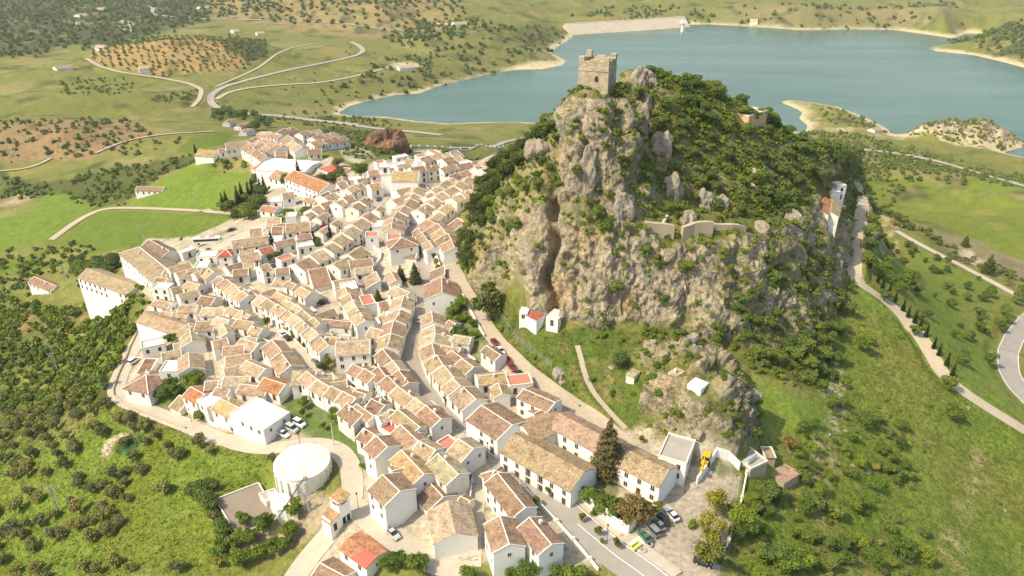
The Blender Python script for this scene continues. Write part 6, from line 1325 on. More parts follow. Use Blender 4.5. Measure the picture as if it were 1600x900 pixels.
many('orange_tree', [(832,752),(858,774),(909,816),(934,837),(964,856)], 1.0, 'round orange tree on the pavement of the main road', 'orange trees along the main road pavement')
many('orange_tree', [(674,397),(678,407),(682,416),(684,424)], 1.1, 'round clipped orange tree on the white planter of main street', 'orange trees on the planter')
many('orange_tree', [(414,403),(423,412),(418,407),(433,407),(438,403),(448,399),(456,395),(462,391),(468,387),(473,384),(479,380),(484,377),(490,375)], 1.35, 'leafy clipped tree of the promenade', 'promenade trees')
many('dark_tree', [(494,384,.8),(510,373,.9),(502,366,.8),(497,378,.7)], .8, 'dark tree at the upper end of the promenade', 'dark promenade trees')
at('orange_tree', [(837,790)], 1.0, 'round orange tree standing by the balustrade'); at('orange_tree', [(940,850)], .6, 'little sapling on the main road pavement')
at('tall_conifer', [(948,742)], 1.12, 'very tall brownish-green conifer in the convent garden')
at('spruce_tree', [(627,440)], .85, 'left spruce on the viewpoint square'); at('spruce_tree', [(649,443)], 1.05, 'right and larger spruce on the viewpoint square'); at('spruce_tree', [(591,470)], .6, 'small feathery tree in the court below the viewpoint')
at('cypress_tree', [(428,401)], 1.55, 'tall dark cypress in the middle of the promenade quarter'); at('cypress_tree', [(516,371)], .9, 'slim cypress at the promenade end')
at('cypress_tree', [(467,278)], 1.5, 'dark cypress in front of the red-roofed school'); at('cypress_tree', [(306,240)], 1.2, 'cypress left of the cream shed')
many('cypress_tree', [(350,330),(356,328),(373,322),(380,318),(390,312),(396,309),(408,305),(414,302)], 1.5, 'dark cypress in the row at the green field edge', 'cypresses at the green field edge')
many('dark_tree', [(352,332,.9),(362,327,.8),(385,316,.9),(402,308,1),(412,304,.9),(398,290,.8),(405,286,.9)], 1.3, 'dark tree among the cypresses at the green field edge', 'dark trees at the field edge')
many('dark_tree', [(440,288),(448,290),(456,291),(464,293),(472,292),(478,290),(452,286)], 1.25, 'dark tree in the clump below the school', 'dark trees below the school')
many('dark_tree', [(505,290),(515,286),(525,284),(528,262),(533,278),(556,270),(562,274),(568,272)], 1.2, 'dark tree between the sports court and the old town', 'trees round the sports court')
at('pine_tree', [(767,500)], 1.9, 'broad dark pine beside the gravel road at the cliff foot')
at('dark_tree', [(973,152)], .95, 'round dark tree beside the castle keep'); at('dark_tree', [(968,573)], .95, 'dark round bush-like tree on the crag meadow'); at('dark_tree', [(1023,605)], .75, 'smaller dark round tree between huts on the crag')
many('dark_tree', [(1318,282),(1326,276),(1310,272),(1322,266),(1298,262),(1332,284),(1306,262)], 1.5, 'tall dark tree behind the white houses of the hill shoulder', 'dark trees of the hill shoulder')
many('dark_tree', [(1162,186),(1170,190),(1188,188),(1196,192),(1208,196),(1178,192)], .95, 'dark tree in front of the ochre ridge house', 'dark trees by the ridge house')
many('pine_tree', [(748,330),(756,318),(752,300),(764,290),(770,276),(782,270),(792,262),(806,252),(820,246),(832,238),(758,340),(742,345),(775,300),(790,285),(768,312),(728,410),(736,402),(722,398),(732,425),(740,420),(726,385),(738,388),(844,232),(812,268),(750,362)], .95, 'pine on the wooded left flank of the castle hill', 'pines of the left flank')
many('cypress_tree', [(1371,442),(1378,452),(1388,462),(1398,472),(1410,486),(1418,496),(1428,505),(1436,516),(1446,527),(1458,545),(1466,556),(1478,572),(1487,588),(1358,420),(1357,404)], .75, 'small dark cypress along the gravel track', 'cypresses along the gravel track')
many('dark_tree', [(1356,390),(1354,412),(1352,370),(1380,470),(1482,610),(1490,655),(1360,350),(1375,330),(1388,338),(1400,344),(1412,350),(1424,358)], .95, 'dark tree bordering the right-hand track', 'dark trees by the track')
at('spruce_tree', [(1507,385)], 1.0, 'upright conifer in the right field edge'); at('spruce_tree', [(1542,428)], 1.5, 'larger conifer beside the creek on the right')
at('broadleaf_tree', [(948,806)], 1.0, 'bright green tree in the convent garden'); at('broadleaf_tree', [(925,792)], .75, 'smaller green tree at the convent garden corner'); at('broadleaf_tree', [(962,800)], .7, 'green tree in the middle of the convent garden')
at('broadleaf_tree', [(915,784),(938,800),(956,812)], .7, 'leafy green shrub-tree just inside the convent garden wall', 'convent garden trees'); at('dark_tree', [(972,806),(932,786)], .7, 'dark green tree inside the convent garden', 'dark convent garden trees')
at('autumn_tree', [(985,822)], 1.35, 'large brownish budding tree at the garden wall'); at('autumn_tree', [(1003,818)], 1.0, 'thin brownish tree leaning over the parked cars'); at('spring_tree', [(1022,806)], .7, 'sparse yellow-green tree by the white building end')
at('spring_tree', [(1119,806)], 1.2, 'yellow-green tree at the back of the car park'); at('spring_tree', [(1106,850)], 1.3, 'sparse yellow-green tree in the middle of the car park edge'); at('spring_tree', [(1100,885)], 1.25, 'yellow-green tree nearest the bottom edge of the car park')
at('broadleaf_tree', [(886,704)], .55, 'clipped bright tree in the convent courtyard'); at('bush', [(873,698)], 1.0, 'low bush in the convent courtyard'); at('dark_tree', [(315,657)], .72, 'round dark tree on the ring road by the orange-roofed house')
# ---- planted by land cover
AREA = (np.gradient(VX, axis=1)**2 + np.gradient(VY, axis=1)**2)**.5 * VR * (TH1-TH0)/(NT-1)
STEEP = np.sqrt(1 + SL*SL); PV = (pv < .02).astype(np.float32)
FM = np.ones(VX.shape, bool)
for (cx_, cy_, an_, L_h, W_h) in FOOTP:
    r_ = max(L_h, W_h) * .75 + 3
    # cheap reject using column/row windows
    t_ = math.atan2(cx_, cy_); d_ = math.hypot(cx_, cy_); i0 = np.searchsorted(th, t_ - r_/d_); i1 = np.searchsorted(th, t_ + r_/d_) + 1
    sl2 = slice(max(i0-1,0), i1+1); X_, Y_ = VX[sl2] - cx_, VY[sl2] - cy_; u_ = X_*math.cos(an_) + Y_*math.sin(an_); v_ = -X_*math.sin(an_) + Y_*math.cos(an_)
    FM[sl2] &= ~((np.abs(u_) < L_h/2 + 1.3) & (np.abs(v_) < W_h/2 + 1.5))
PV = PV * FM
COLI = (np.abs(VX) < VY * .72 + 48) & (np.abs(th)[:, None] < R(48))
def scatter(dens, n=None, mind=0.0, seed=1):
    """indices of ground vertices, drawn by density per square metre"""
    r = np.random.default_rng(seed); w = (dens*AREA*STEEP*PV*COLI).ravel().astype(np.float64); tot = w.sum(); n = int(tot) if n is None else n
    if tot <= 0 or n <= 0: return np.zeros(0, int)
    i = np.searchsorted(np.cumsum(w)/tot, r.uniform(0, 1, int(n))); i = np.minimum(i, w.size-1)
    if mind:
        x = OX.ravel()[i]; y = OY.ravel()[i]; q = {}; keep = []
        for k in range(len(i)):
            gx_, gy_ = int(x[k]//mind), int(y[k]//mind); ok = True
            for a in (-1,0,1):
                for b in (-1,0,1):
                    for j in q.get((gx_+a, gy_+b), ()):
                        if (x[j]-x[k])**2+(y[j]-y[k])**2 < mind*mind: ok = False; break
                    if not ok: break
                if not ok: break
            if ok: q.setdefault((gx_,gy_),[]).append(k); keep.append(k)
        i = i[keep]
    return i
def pos(i): return np.column_stack([OX.ravel()[i], OY.ravel()[i], OZ.ravel()[i]])
def mass(name, label, cat, P_, S_, mat, R_=1.0, hg=1.0, z0=0.0, nf=70, fs=.3, nl=4, seed=0, ncore=True):
    """one object holding many low-detail plants"""
    if len(P_) == 0: return
    r = np.random.default_rng(seed); protos = []
    for k in range(5):
        lb = lobeset(seed*7+k, nl, R_, hg, z0); q = leafcloud(lb, nf, fs, np.random.default_rng(k+seed)).reshape(-1,3); cv, cf = core(lb, .78); protos.append((np.concatenate([q, cv]) if ncore else q, np.concatenate([np.arange(len(q)), (cf+len(q)).ravel()]) if ncore else np.arange(len(q))))
    vs = []; fs_ = []; off = 0; which = r.integers(0, 5, len(P_)); ang = r.uniform(0, 6.28, len(P_))
    for k in range(5):
        m_ = which == k
        if not m_.any(): continue
        pv_, pf_ = protos[k]; c_, s_ = np.cos(ang[m_])[:,None], np.sin(ang[m_])[:,None]; S = S_[m_][:,None]
        x = (pv_[None,:,0]*c_ - pv_[None,:,1]*s_)*S + P_[m_,0][:,None]; y = (pv_[None,:,0]*s_ + pv_[None,:,1]*c_)*S + P_[m_,1][:,None]; z = pv_[None,:,2]*S + P_[m_,2][:,None]
        n_ = m_.sum(); vs.append(np.stack([x,y,z],-1).reshape(-1,3)); fs_.append((pf_[None,:] + (np.arange(n_)*len(pv_))[:,None] + off).ravel()); off += n_*len(pv_)
    me = mesh_from(name, np.concatenate(vs), np.concatenate(fs_)); me.materials.append(ML[mat]); o = bpy.data.objects.new(name, me); COL.objects.link(o); tag(o, label, cat, kind='stuff'); return o
def near_first(i, n, S=None):
    p = pos(i); d = np.linalg.norm(p - np.array([0,0,CZ]), axis=1)
    if S is not None: d = d/S
    o = np.argsort(d); return o[:n], o[n:]
def population(kname, i, S, label, group, n_ind, massname, masslabel, masscat, mat, parts=False, **mk):
    a, b = near_first(i, n_ind, S); p = pos(i)
    for k in a: plant(kname, p[k] - (0,0,.12), float(S[k]), label, group, parts=parts)
    if len(b): mass(massname, masslabel, masscat, p[b] - (0,0,.12), S[b], mat, **mk)
def MK(poly, soft=4, n=.35): return mask(poly, soft, n)
# olive and scrub slope at lower left
lowleft = MK([(-60,600),(40,640),(120,600),(176,632),(260,655),(330,690),(425,715),(420,745),(345,780),(330,830),(350,899),(-60,960)], 3)
openpatch = MK([(215,770),(250,740),(330,760),(345,800),(330,860),(345,899),(60,899),(100,860),(190,830)], 4)
i = scatter(lowleft*(1-openpatch*.85)*.034*(1+1.2*np.clip(n2,-.7,1)), mind=3.2, seed=3)
S = np.random.default_rng(1).uniform(.65,1.25,len(i)); print('olives', len(i))
population('olive_tree', i, S, 'grey-green olive tree on the grassy slope at lower left', 'olive trees of the lower left slope', 300, 'olive_grove', 'more distant olives of the left slope', 'olive grove', 'olive', True, R_=2.3, hg=2.6, z0=.5, nf=170, fs=.34, nl=7, seed=2)
scrubl = MK([(-60,448),(60,475),(140,482),(238,452),(230,500),(214,545),(182,600),(170,628),(100,640),(40,650),(-60,620)], 3)
i = scatter(scrubl*.06*(1+1.1*np.clip(n2,-.7,.8)), mind=1.6, seed=4); S = np.random.default_rng(2).uniform(.5,1.35,len(i)); print('scrub left', len(i))
mass('scrub_woodland', 'dense scrub and young trees below the western edge of town', 'scrub', pos(i), S*1.6, 'green', R_=1.3, hg=1.4, z0=0, nf=110, fs=.27, nl=5, seed=5)
i = scatter(scrubl*.014, mind=3, seed=24); mass('scrub_woodland', 'darker trees standing in the western scrub', 'scrub', pos(i), np.random.default_rng(2).uniform(1.2,2.4,len(i)), 'dark', R_=1.3, hg=1.6, z0=0, nf=150, fs=.24, nl=6, seed=6)
# castle hill
dense = GREEN_SIDE*MH*.27*(1-TERR*.8) + LEFTWOOD*MH*.22 + MIDG*.2 + LOWG*.12 + MH*(1-ROCK)*.11 + MH*ROCK*.06*sstep(-.25,.35,fbm(VX,VY,11,3,z=VZ,seed=77.)) + LEDGE*.15 + ROCK*MH*.2*sstep(.12,.4,fbm(VX,VY,16,3,z=VZ,seed=78.)) 
gs_left = MK([(730,395),(762,390),(820,300),(870,300),(870,250),(800,240),(740,300),(715,350)], 2)
i = scatter(dense*(1+.5*n3) + SUMM*MH*.05, mind=.9, seed=5); S = np.random.default_rng(3).uniform(.45,1.25,len(i)); print('hill', len(i))
population('shrub', i, S, 'green evergreen shrub growing on the castle hill', 'shrubs of the castle hill', 290, 'hill_scrub', 'evergreen scrub covering the castle hill', 'scrub', 'shrub', False, R_=1.35, hg=1.3, z0=-.2, nf=60, fs=.24, nl=4, seed=7)
i = scatter(GREEN_SIDE*MH*.03 + LEFTWOOD*MH*.06 + LOWG*.03 + MIDG*.01 + MH*ROCK*.0025, mind=3, seed=6); S = np.random.default_rng(4).uniform(.55,.95,len(i)); print('hilltrees', len(i))
KIND['dark_hill_tree'] = KIND['dark_tree']  # the same dark trees under a second name on the castle hill, not oaks
population('dark_hill_tree', i, S, 'dark small tree among the scrub of the castle hill', 'dark trees of the castle hill', 190, 'hill_wood', 'darker trees on the castle hill', 'trees', 'dark', True, R_=2.8, hg=3.6, z0=.2, nf=150, fs=.34, nl=8, seed=8)
i = scatter(GREEN_SIDE*MH*.06 + MH*(1-ROCK)*.02, mind=1.5, seed=16); mass('hill_scrub', 'yellow-green bushes scattered through the hill scrub', 'scrub', pos(i), np.random.default_rng(14).uniform(.6,1.3,len(i)), 'orange', R_=1.3, hg=1.3, z0=-.1, nf=60, fs=.24, nl=4, seed=17)
# foot meadow and crag
foot = MK([(770,500),(830,508),(880,512),(1000,522),(1050,515),(1130,570),(1180,690),(1100,700),(1040,685),(985,672),(940,642),(870,602),(800,548)], 2, .1)
i = scatter(foot*.03*(1+n2)*(1-OUTC) + OUTC*.018, mind=1.8, seed=7); S = np.random.default_rng(5).uniform(.4,.95,len(i))
population('bush', i, S, 'green bush on the meadow and crag under the cliff', 'bushes under the cliff', 290, 'meadow_scrub', 'bushes under the cliff', 'scrub', 'green', False, R_=1.5, hg=1.5, nf=60, fs=.26, nl=4, seed=9)
# right-hand slopes
rs = MK([(1160,745),(1215,720),(1290,650),(1330,600),(1400,640),(1440,700),(1430,780),(1440,900),(1140,920),(1130,870)], 3)
i = scatter(rs*.07*np.clip(.3+2.2*n2+1.5*n3,0,2), mind=2.2, seed=8); S = np.random.default_rng(6).uniform(.4,1.0,len(i)); print('right', len(i))
population('broadleaf_tree', i, S*.75, 'bushy green tree on the stony slope right of the car park', 'trees on the stony slope', 230, 'slope_scrub', 'more trees of the stony slope', 'scrub', 'green', True, R_=2.6, hg=3.6, nf=120, fs=.34, nl=7, seed=10)
i = scatter(rs*.03*np.clip(.4+2*n3,0,2), mind=2.0, seed=88); population('olive_tree', i, np.random.default_rng(8).uniform(.35,.6,len(i)), 'small grey-green shrubby olive right of the car park', 'small olives on the stony slope', 120, 'slope_scrub', 'more small olives of the stony slope', 'scrub', 'olive', True, R_=2.3, hg=2.6, z0=.5, nf=100, fs=.34, nl=7, seed=22)
i = scatter(rs*.11*np.clip(.35+1.6*n3+n2,0,2), mind=.8, seed=89); mass('slope_scrub', 'low mixed scrub on the stony slope right of the car park', 'scrub', pos(i), np.random.default_rng(89).uniform(.3,.8,len(i)), 'shrub', R_=1.3, hg=1.0, z0=-.1, nf=60, fs=.24, nl=4, seed=90)
i = scatter(rs*.05*np.clip(.2+2*n3,0,2), mind=.8, seed=91); mass('slope_scrub', 'dry twiggy scrub on the stony slope right of the car park', 'scrub', pos(i), np.random.default_rng(91).uniform(.3,.8,len(i)), 'grey', R_=1.3, hg=1.0, z0=-.1, nf=60, fs=.2, nl=4, seed=92)
rg = MK([(1320,460),(1380,480),(1440,540),(1540,640),(1640,700),(1640,960),(1300,960),(1330,700),(1300,620)], 4)
i = scatter(rg*.010*np.clip(.2+2.5*n2+n3,0,3), mind=3, seed=9); S = np.random.default_rng(7).uniform(.3,.9,len(i))
population('bush', i, S, 'bush on the wide green slope at right', 'bushes on the right slope', 200, 'slope_scrub', 'bushes on the right slope', 'scrub', 'shrub', False, nf=60, fs=.26, seed=12)
ru = MK([(1355,330),(1410,365),(1590,470),(1560,520),(1560,610),(1500,590),(1400,470),(1350,420)], 3)
i = scatter(ru*.0055*(1+2*np.clip(n2,-.4,1)), mind=5, seed=10); S = np.random.default_rng(9).uniform(.5,1.05,len(i))
population('dark_tree', i, S*.9, 'tree on the grass between gravel track and lower road', 'trees between track and road', 150, 'slope_scrub', 'trees', 'scrub', 'dark', True, nf=60, fs=.26, seed=13)
hedge = MK([(1345,300),(1400,352),(1470,390),(1600,462),(1600,440),(1540,415),(1470,370),(1420,350),(1380,322)], 4)
i = scatter(hedge*.02, mind=3, seed=11); S = np.random.default_rng(10).uniform(.9,1.7,len(i)); mass('hedge_scrub', 'bushes lining the white path and creek at right', 'scrub', pos(i), S*1.3, 'dark', R_=1.4, hg=1.6, nf=80, fs=.3, seed=14)
i = scatter(hedge*.012, mind=3, seed=12); S = np.random.default_rng(10).uniform(.9,1.9,len(i)); mass('hedge_scrub', 'bare greyish bushes lining the creek at right', 'scrub', pos(i), S*1.3, 'grey', R_=1.4, hg=1.6, nf=80, fs=.26, seed=15)
gfoot = MK([(1300,450),(1335,440),(1320,500),(1300,600),(1250,615),(1270,560),(1295,520)], 2)
i = scatter(gfoot*.05, mind=2, seed=13); population('dark_tree', i, np.random.default_rng(12).uniform(.45,.85,len(i)), 'dark tree at the right foot of the cliff', 'trees at the right foot of the cliff', 80, 'slope_scrub', 'trees', 'scrub', 'dark', True, nf=60, fs=.26, seed=13)
big = [(1353,672,1.5),(1345,660,1.2),(1362,660,1.1),(1406,700,1.2),(1376,712,1.2),(1388,722,1),(1343,732,1.1),(1400,748,1.3),(1412,735,1.1),(1199,780,1.6),(1190,770,1.1),(1212,785,1.1),(1253,756,1.2),(1266,795,1.6),(1256,805,1.2),(1299,806,1.4),(1156,824,1.6),(1150,840,1.3),(1168,835,1.3),(1196,806,1),(1236,838,.9),(1346,793,1.3),(1335,800,1.1),(1296,858,1.2),(1343,858,1.2),(1352,868,1),(1400,868,1.5),(1412,875,1.2),(1443,880,1.3),(1209,882,1.9),(1225,890,1.5),(1193,878,1.3),(1253,890,1.6),(1238,880,1.2),(1389,833,1),(1443,838,.9),(1486,655,1.6),(1263,738,.8),(1293,748,.8),(1253,672,.9),(1273,668,.8),(1296,638,.8),(1280,770,1),(1180,800,1.1),(1170,790,1),(1320,880,1.3),(1365,885,1.2),(1290,890,1.2),(1330,690,.9),(1320,708,.9)]
at('broadleaf_tree', big[::2], .66, 'bushy green tree on the stony slope right of the car park', 'trees on the stony slope'); at('dark_tree', big[1::2], .62, 'dark bushy tree on the stony slope right of the car park', 'dark trees on the stony slope')
at('autumn_tree', [(1233,704)], .8, 'reddish-brown tree on the slope behind the ruins')
at('dark_tree', [(1163,478,1.3),(1189,562,1.2),(1249,555,1.7),(1240,566,1.3),(1289,562,1.2),(1323,492,1.3),(1119,538,1),(1146,500,.9),(1093,486,1),(1216,452,1.1),(1260,580,1.4),(1228,545,1.2),(1300,520,1.1),(1275,540,1.1)], .85, 'big dark bush rooted on the face or foot of the cliff', 'big bushes of the cliff')
at('broadleaf_tree', [(1346,550,1.2),(1350,535,1),(1413,448,1.4),(1405,458,1),(1379,428,1),(1546,465,1.1),(1569,492,1.2),(1529,518,.9),(1563,518,1.1),(1429,525,.8),(1590,470,1),(1575,505,1),(1538,470,.9)], .9, 'leafy tree on the grass beside the right-hand track', 'leafy trees by the right track')
# town gardens
for (pg, kn, dn_, lab, grp, sc) in [([(250,606),(285,594),(322,592),(326,606),(300,620),(262,628),(246,624)],'broadleaf_tree',.06,'garden tree in the thicket above the roadside group','thicket trees',.62), ([(385,600),(430,606),(470,612),(510,628),(540,640),(560,662),(575,672),(560,684),(530,676),(500,655),(455,650),(445,632),(420,628)],'broadleaf_tree',.035,'green tree on the bank below the lower terraces','green bank trees',.6),
    ([(548,680),(575,690),(590,725),(566,738),(556,715)],'dark_tree',.06,'dark shrubby tree below the house over the green bank','dark bank trees',.55), ([(700,478),(730,482),(752,520),(742,545),(716,540),(700,515)],'broadleaf_tree',.05,'garden tree in the green gully beside the gravel road','gully trees',.6),
    ([(232,518),(272,515),(272,545),(238,545)],'broadleaf_tree',.03,'tree in the walled garden with green tarpaulin','walled garden trees',.6), ([(345,815),(380,800),(400,820),(460,790),(476,812),(470,850),(430,880),(380,899),(340,899)],'broadleaf_tree',.028,'bushy tree around the depot yard','depot yard trees',.62),
    ([(300,765),(330,762),(345,800),(352,840),(325,830),(310,800)],'dark_tree',.045,'dark tree beside the paved depot','depot edge trees',.7), ([(560,874),(640,878),(700,890),(760,890),(800,893),(930,905),(930,918),(560,915)],'broadleaf_tree',.09,'leafy tree along the bottom edge below the lower street','bottom edge trees',.6),
    ([(555,378),(577,376),(580,392),(560,402),(550,398)],'bush',.12,'ivy bush on the steep slope under the curving wall','ivy slope bushes',.8), ([(905,780),(930,770),(975,790),(995,815),(975,828),(940,803)],'bush',.08,'bush filling the convent garden','convent garden bushes',.9),
    ([(340,345),(395,348),(440,325),(420,312),(400,318),(375,335)],'dark_tree',.012,'dark tree near the dirt car park','car park border trees',.9), ([(118,420),(185,415),(185,432),(125,440)],'dark_tree',.03,'dark tree behind the barn-like building','trees behind the barn',1.0),
    ([(440,300),(520,300),(555,290),(560,275),(500,290)],'dark_tree',.008,'tree between the school and the old town','trees under the school',.9), ([(415,355),(450,335),(500,335),(480,348),(430,362)],'broadleaf_tree',.012,'tree between houses above the promenade','promenade back trees',.8),
    ([(410,505),(424,505),(470,545),(478,566),(466,566),(424,528)],'bush',.12,'clipped hedge bush along the orange tree lane','lane hedge',.6), ([(1165,745),(1180,735),(1200,745),(1185,765)],'bush',.05,'bush among the ruins below the crag','ruin bushes',.8),
    ([(570,690),(590,700),(585,735),(560,740),(550,720)],'bush',.06,'bush on the bank behind the round tank','tank bank bushes',.9), ([(500,690),(540,690),(556,712),(556,735),(545,730),(520,705)],'bush',.03,'bush beside the tank bend','tank bend bushes',.8),
    ([(815,595),(840,600),(830,615),(815,612)],'bush',.06,'bush in the little garden by the gravel road','gravel road garden bushes',.8)]:
    i = scatter(mask(pg, .5, .05)*dn_*1.8, mind=1.4, seed=hash_(lab)); p_ = pos(i)
    for k in range(min(len(i), 120)): plant(kn, p_[k] - (0,0,.1), sc*rnd.uniform(.9,1.55), lab, grp, parts=kn not in ('bush','shrub'))
i = scatter(VM*(1-MH)*.0025, mind=4, seed=61); p_ = pos(i); print('yard', len(i))
for k in range(len(i)): plant('orange_tree' if k % 3 else 'bush', p_[k], rnd.uniform(.7,1.2), 'small garden tree in a yard between the houses' if k % 3 else 'small bush in a yard between the houses', 'yard trees' if k % 3 else 'yard bushes', parts=bool(k % 3))
# ---- distant country
def grove(name, label, poly, sp, ang, S, mat, jit=.15, drop=.12, soft=3, **mk):
    w = W(poly); x0, x1 = min(p[0] for p in w), max(p[0] for p in w); y0, y1 = min(p[1] for p in w), max(p[1] for p in w); c_, s_ = math.cos(ang), math.sin(ang); D = math.hypot(x1-x0, y1-y0); n = int(D/sp)+1
    a, b = np.meshgrid((np.arange(n)-n/2)*sp, (np.arange(n)-n/2)*sp); r = np.random.default_rng(hash_(label)); a = a.ravel()+r.normal(size=a.size)*sp*jit; b = b.ravel()+r.normal(size=b.size)*sp*jit
    x = (x0+x1)/2+a*c_-b*s_; y = (y0+y1)/2+a*s_+b*c_; k = inpoly(x, y, w) & (r.uniform(size=x.size) > drop); x, y = x[k], y[k]
    mass(name, label, 'grove', np.column_stack([x, y, H(x, y)-.2]), np.full(len(x), S)*r.uniform(.7,1.2,len(x)), mat, **mk); print(name, len(x))
lo = dict(R_=1.0, hg=1.1, z0=-.1, nf=26, fs=.38, nl=2)
grove('olive_grove', 'olive rows covering the round hill at left', [(138,90),(160,72),(250,56),(335,58),(400,64),(414,86),(380,110),(330,113),(262,121),(180,109)], 10.5, .5, 3.0, 'dark', seed=31, **lo)
grove('olive_grove', 'olive grove beyond the right shore', [(1268,216),(1380,228),(1500,266),(1508,292),(1450,294),(1360,268),(1330,262),(1290,235)], 8.5, .25, 2.7, 'dark', jit=.2, seed=32, **lo)
grove('olive_grove', 'far olive terraces at the top', [(420,0),(720,0),(730,20),(680,42),(600,50),(520,44),(380,30),(380,4)], 24, .3, 6.5, 'dark', seed=33, **lo)
grove('olive_grove', 'olive rows left of the lake road', [(440,185),(520,120),(600,112),(560,150),(530,175),(470,180)], 16, .4, 3.4, 'dark', drop=.4, seed=34, **lo)
grove('olive_grove', 'far hillside grove above the green hill', [(330,0),(400,0),(500,28),(430,30),(340,25)], 20, .8, 6, 'dark', seed=35, **lo)
dv = lambda poly, d, soft=15: MK(poly, soft)*d
far = dv([(-20,-20),(330,-20),(330,30),(250,52),(180,72),(100,74),(60,88),(-20,92)], .0016, 20)*(1+1.5*n2) + dv([(640,70),(700,60),(760,45),(740,30),(660,40),(600,60)], .004)  + dv([(700,60),(860,45),(880,60),(850,85),(780,110),(680,135),(560,160),(540,130),(600,90)], .0009)*(1+2*n2) + dv([(1000,38),(900,25),(950,8),(1100,10),(1120,30)], .0013) + dv([(1100,25),(1500,5),(1500,40),(1250,38)], .0006)*(1+2*n2) + dv([(1480,68),(1540,50),(1600,40),(1640,60),(1640,96),(1560,88)], .003)
far = far*1.9
i = scatter(np.clip(far,0,1), n=None, mind=5, seed=41); print('far', len(i)); mass('far_woods', 'woods and scrub of the distant hills', 'woods', pos(i), np.random.default_rng(41).uniform(3.5,8,len(i)), 'dark', seed=41, **lo)
mid = dv([(480,205),(520,200),(600,210),(880,200),(880,240),(760,246),(640,238),(560,250),(530,236)], .007, 5)*(1+1.3*n2) + dv([(100,282),(180,262),(330,240),(335,262),(270,265),(215,300),(190,325),(130,320),(100,305),(-20,312),(-20,275),(60,285)], .008, 5)*(1+1.2*n2) + dv([(-20,190),(60,190),(200,188),(245,210),(180,235),(140,250),(60,254),(-20,250)], .004, 5)*(1+2*n2) + dv([(360,56),(420,64),(415,92),(385,97),(350,72)], .006, 5) + dv([(85,120),(210,125),(200,150),(100,150)], .0022, 6)*(1+2*n2) + dv([(240,150),(310,142),(300,160),(240,165)], .005, 5) \
   + dv([(330,160),(450,185),(560,185),(640,195),(500,200),(400,190),(340,180)], .004, 4) + dv([(1438,206),(1500,188),(1560,206),(1570,235),(1500,225)], .006, 4) + dv([(1280,165),(1320,175),(1400,210),(1300,200)], .004, 4) + dv([(1262,205),(1400,226),(1540,262),(1620,280),(1620,300),(1440,262),(1300,230)], .006, 4) \
   + dv([(325,240),(400,245),(400,262),(330,262)], .02, 3) + dv([(-20,395),(60,390),(130,380),(135,400),(60,430),(-20,440)], .012, 4)*(1+n2) + dv([(40,470),(140,440),(140,425),(60,430),(-20,430),(-20,475)], .012, 3) + dv([(160,225),(330,212),(250,235),(180,250)], .002, 4)
mid = mid*1.5
i = scatter(np.clip(mid,0,1), mind=2.5, seed=42); d_ = np.linalg.norm(pos(i)[:, :2], axis=1); print('mid', len(i))
mass('scrub', 'scattered bushes and thickets of the middle distance', 'scrub', pos(i), np.random.default_rng(42).uniform(1.4,2.9,len(i))*np.interp(d_,[300,1400],[.9,1.5]), 'dark', R_=1.0, hg=1.1, z0=-.1, nf=40, fs=.34, nl=3, seed=42)
i = scatter(np.clip(mid*.6+MK([(330,160),(900,130),(900,60),(560,60)],10)*.0006,0,1), mind=2.5, seed=43); mass('scrub', 'lighter bushes of the middle distance', 'scrub', pos(i), np.random.default_rng(43).uniform(1.2,2.4,len(i)), 'olive', R_=1.0, hg=1.1, z0=-.1, nf=40, fs=.34, nl=3, seed=43)
many('dark_tree', [(340,180),(346,184),(352,178),(360,182),(372,186),(398,186),(405,192),(412,196),(392,208),(400,204),(345,192),(336,188),(384,184),(418,200)], 2.0, 'dark tree around the villas with orange roofs', 'trees round the villas')
# grass tufts and weeds on the nearer slopes
gr = np.clip(lowleft + rs*.8 + rg + foot*.9, 0, 1)
i = scatter(gr*.9*(VR < 330), n=24000, seed=71); p_ = pos(i)
r = np.random.default_rng(5); n_ = len(i); q = leafcloud([(0,0,.12,.35,.35,.22)], 1, .16, r)
Q = []
for k in range(5):
    rr_ = np.random.default_rng(k); pp = p_ + np.column_stack([rr_.normal(size=n_)*.35, rr_.normal(size=n_)*.35, np.full(n_, .1)]); nn = rr_.normal(size=(n_,3))*(1,1,.5); nn /= np.linalg.norm(nn,axis=1)[:,None]; t = np.cross(nn,(0,0,1.)); t /= np.linalg.norm(t,axis=1)[:,None]+1e-9; b = np.cross(nn,t); s = rr_.uniform(.06,.16,n_)[:,None]
    Q.append(np.stack([pp-t*s-b*s, pp+t*s-b*s, pp+t*s*.6+b*s, pp-t*s*.6+b*s],1))
Q = np.concatenate(Q).reshape(-1,3); me = mesh_from('grass_tufts', Q, np.arange(len(Q))); me.materials.append(leafmat('weed_leaves', (.13,.16,.028))); o = bpy.data.objects.new('grass_tufts', me); COL.objects.link(o); tag(o, 'weeds and grass tufts on the slopes', 'grass', kind='stuff')
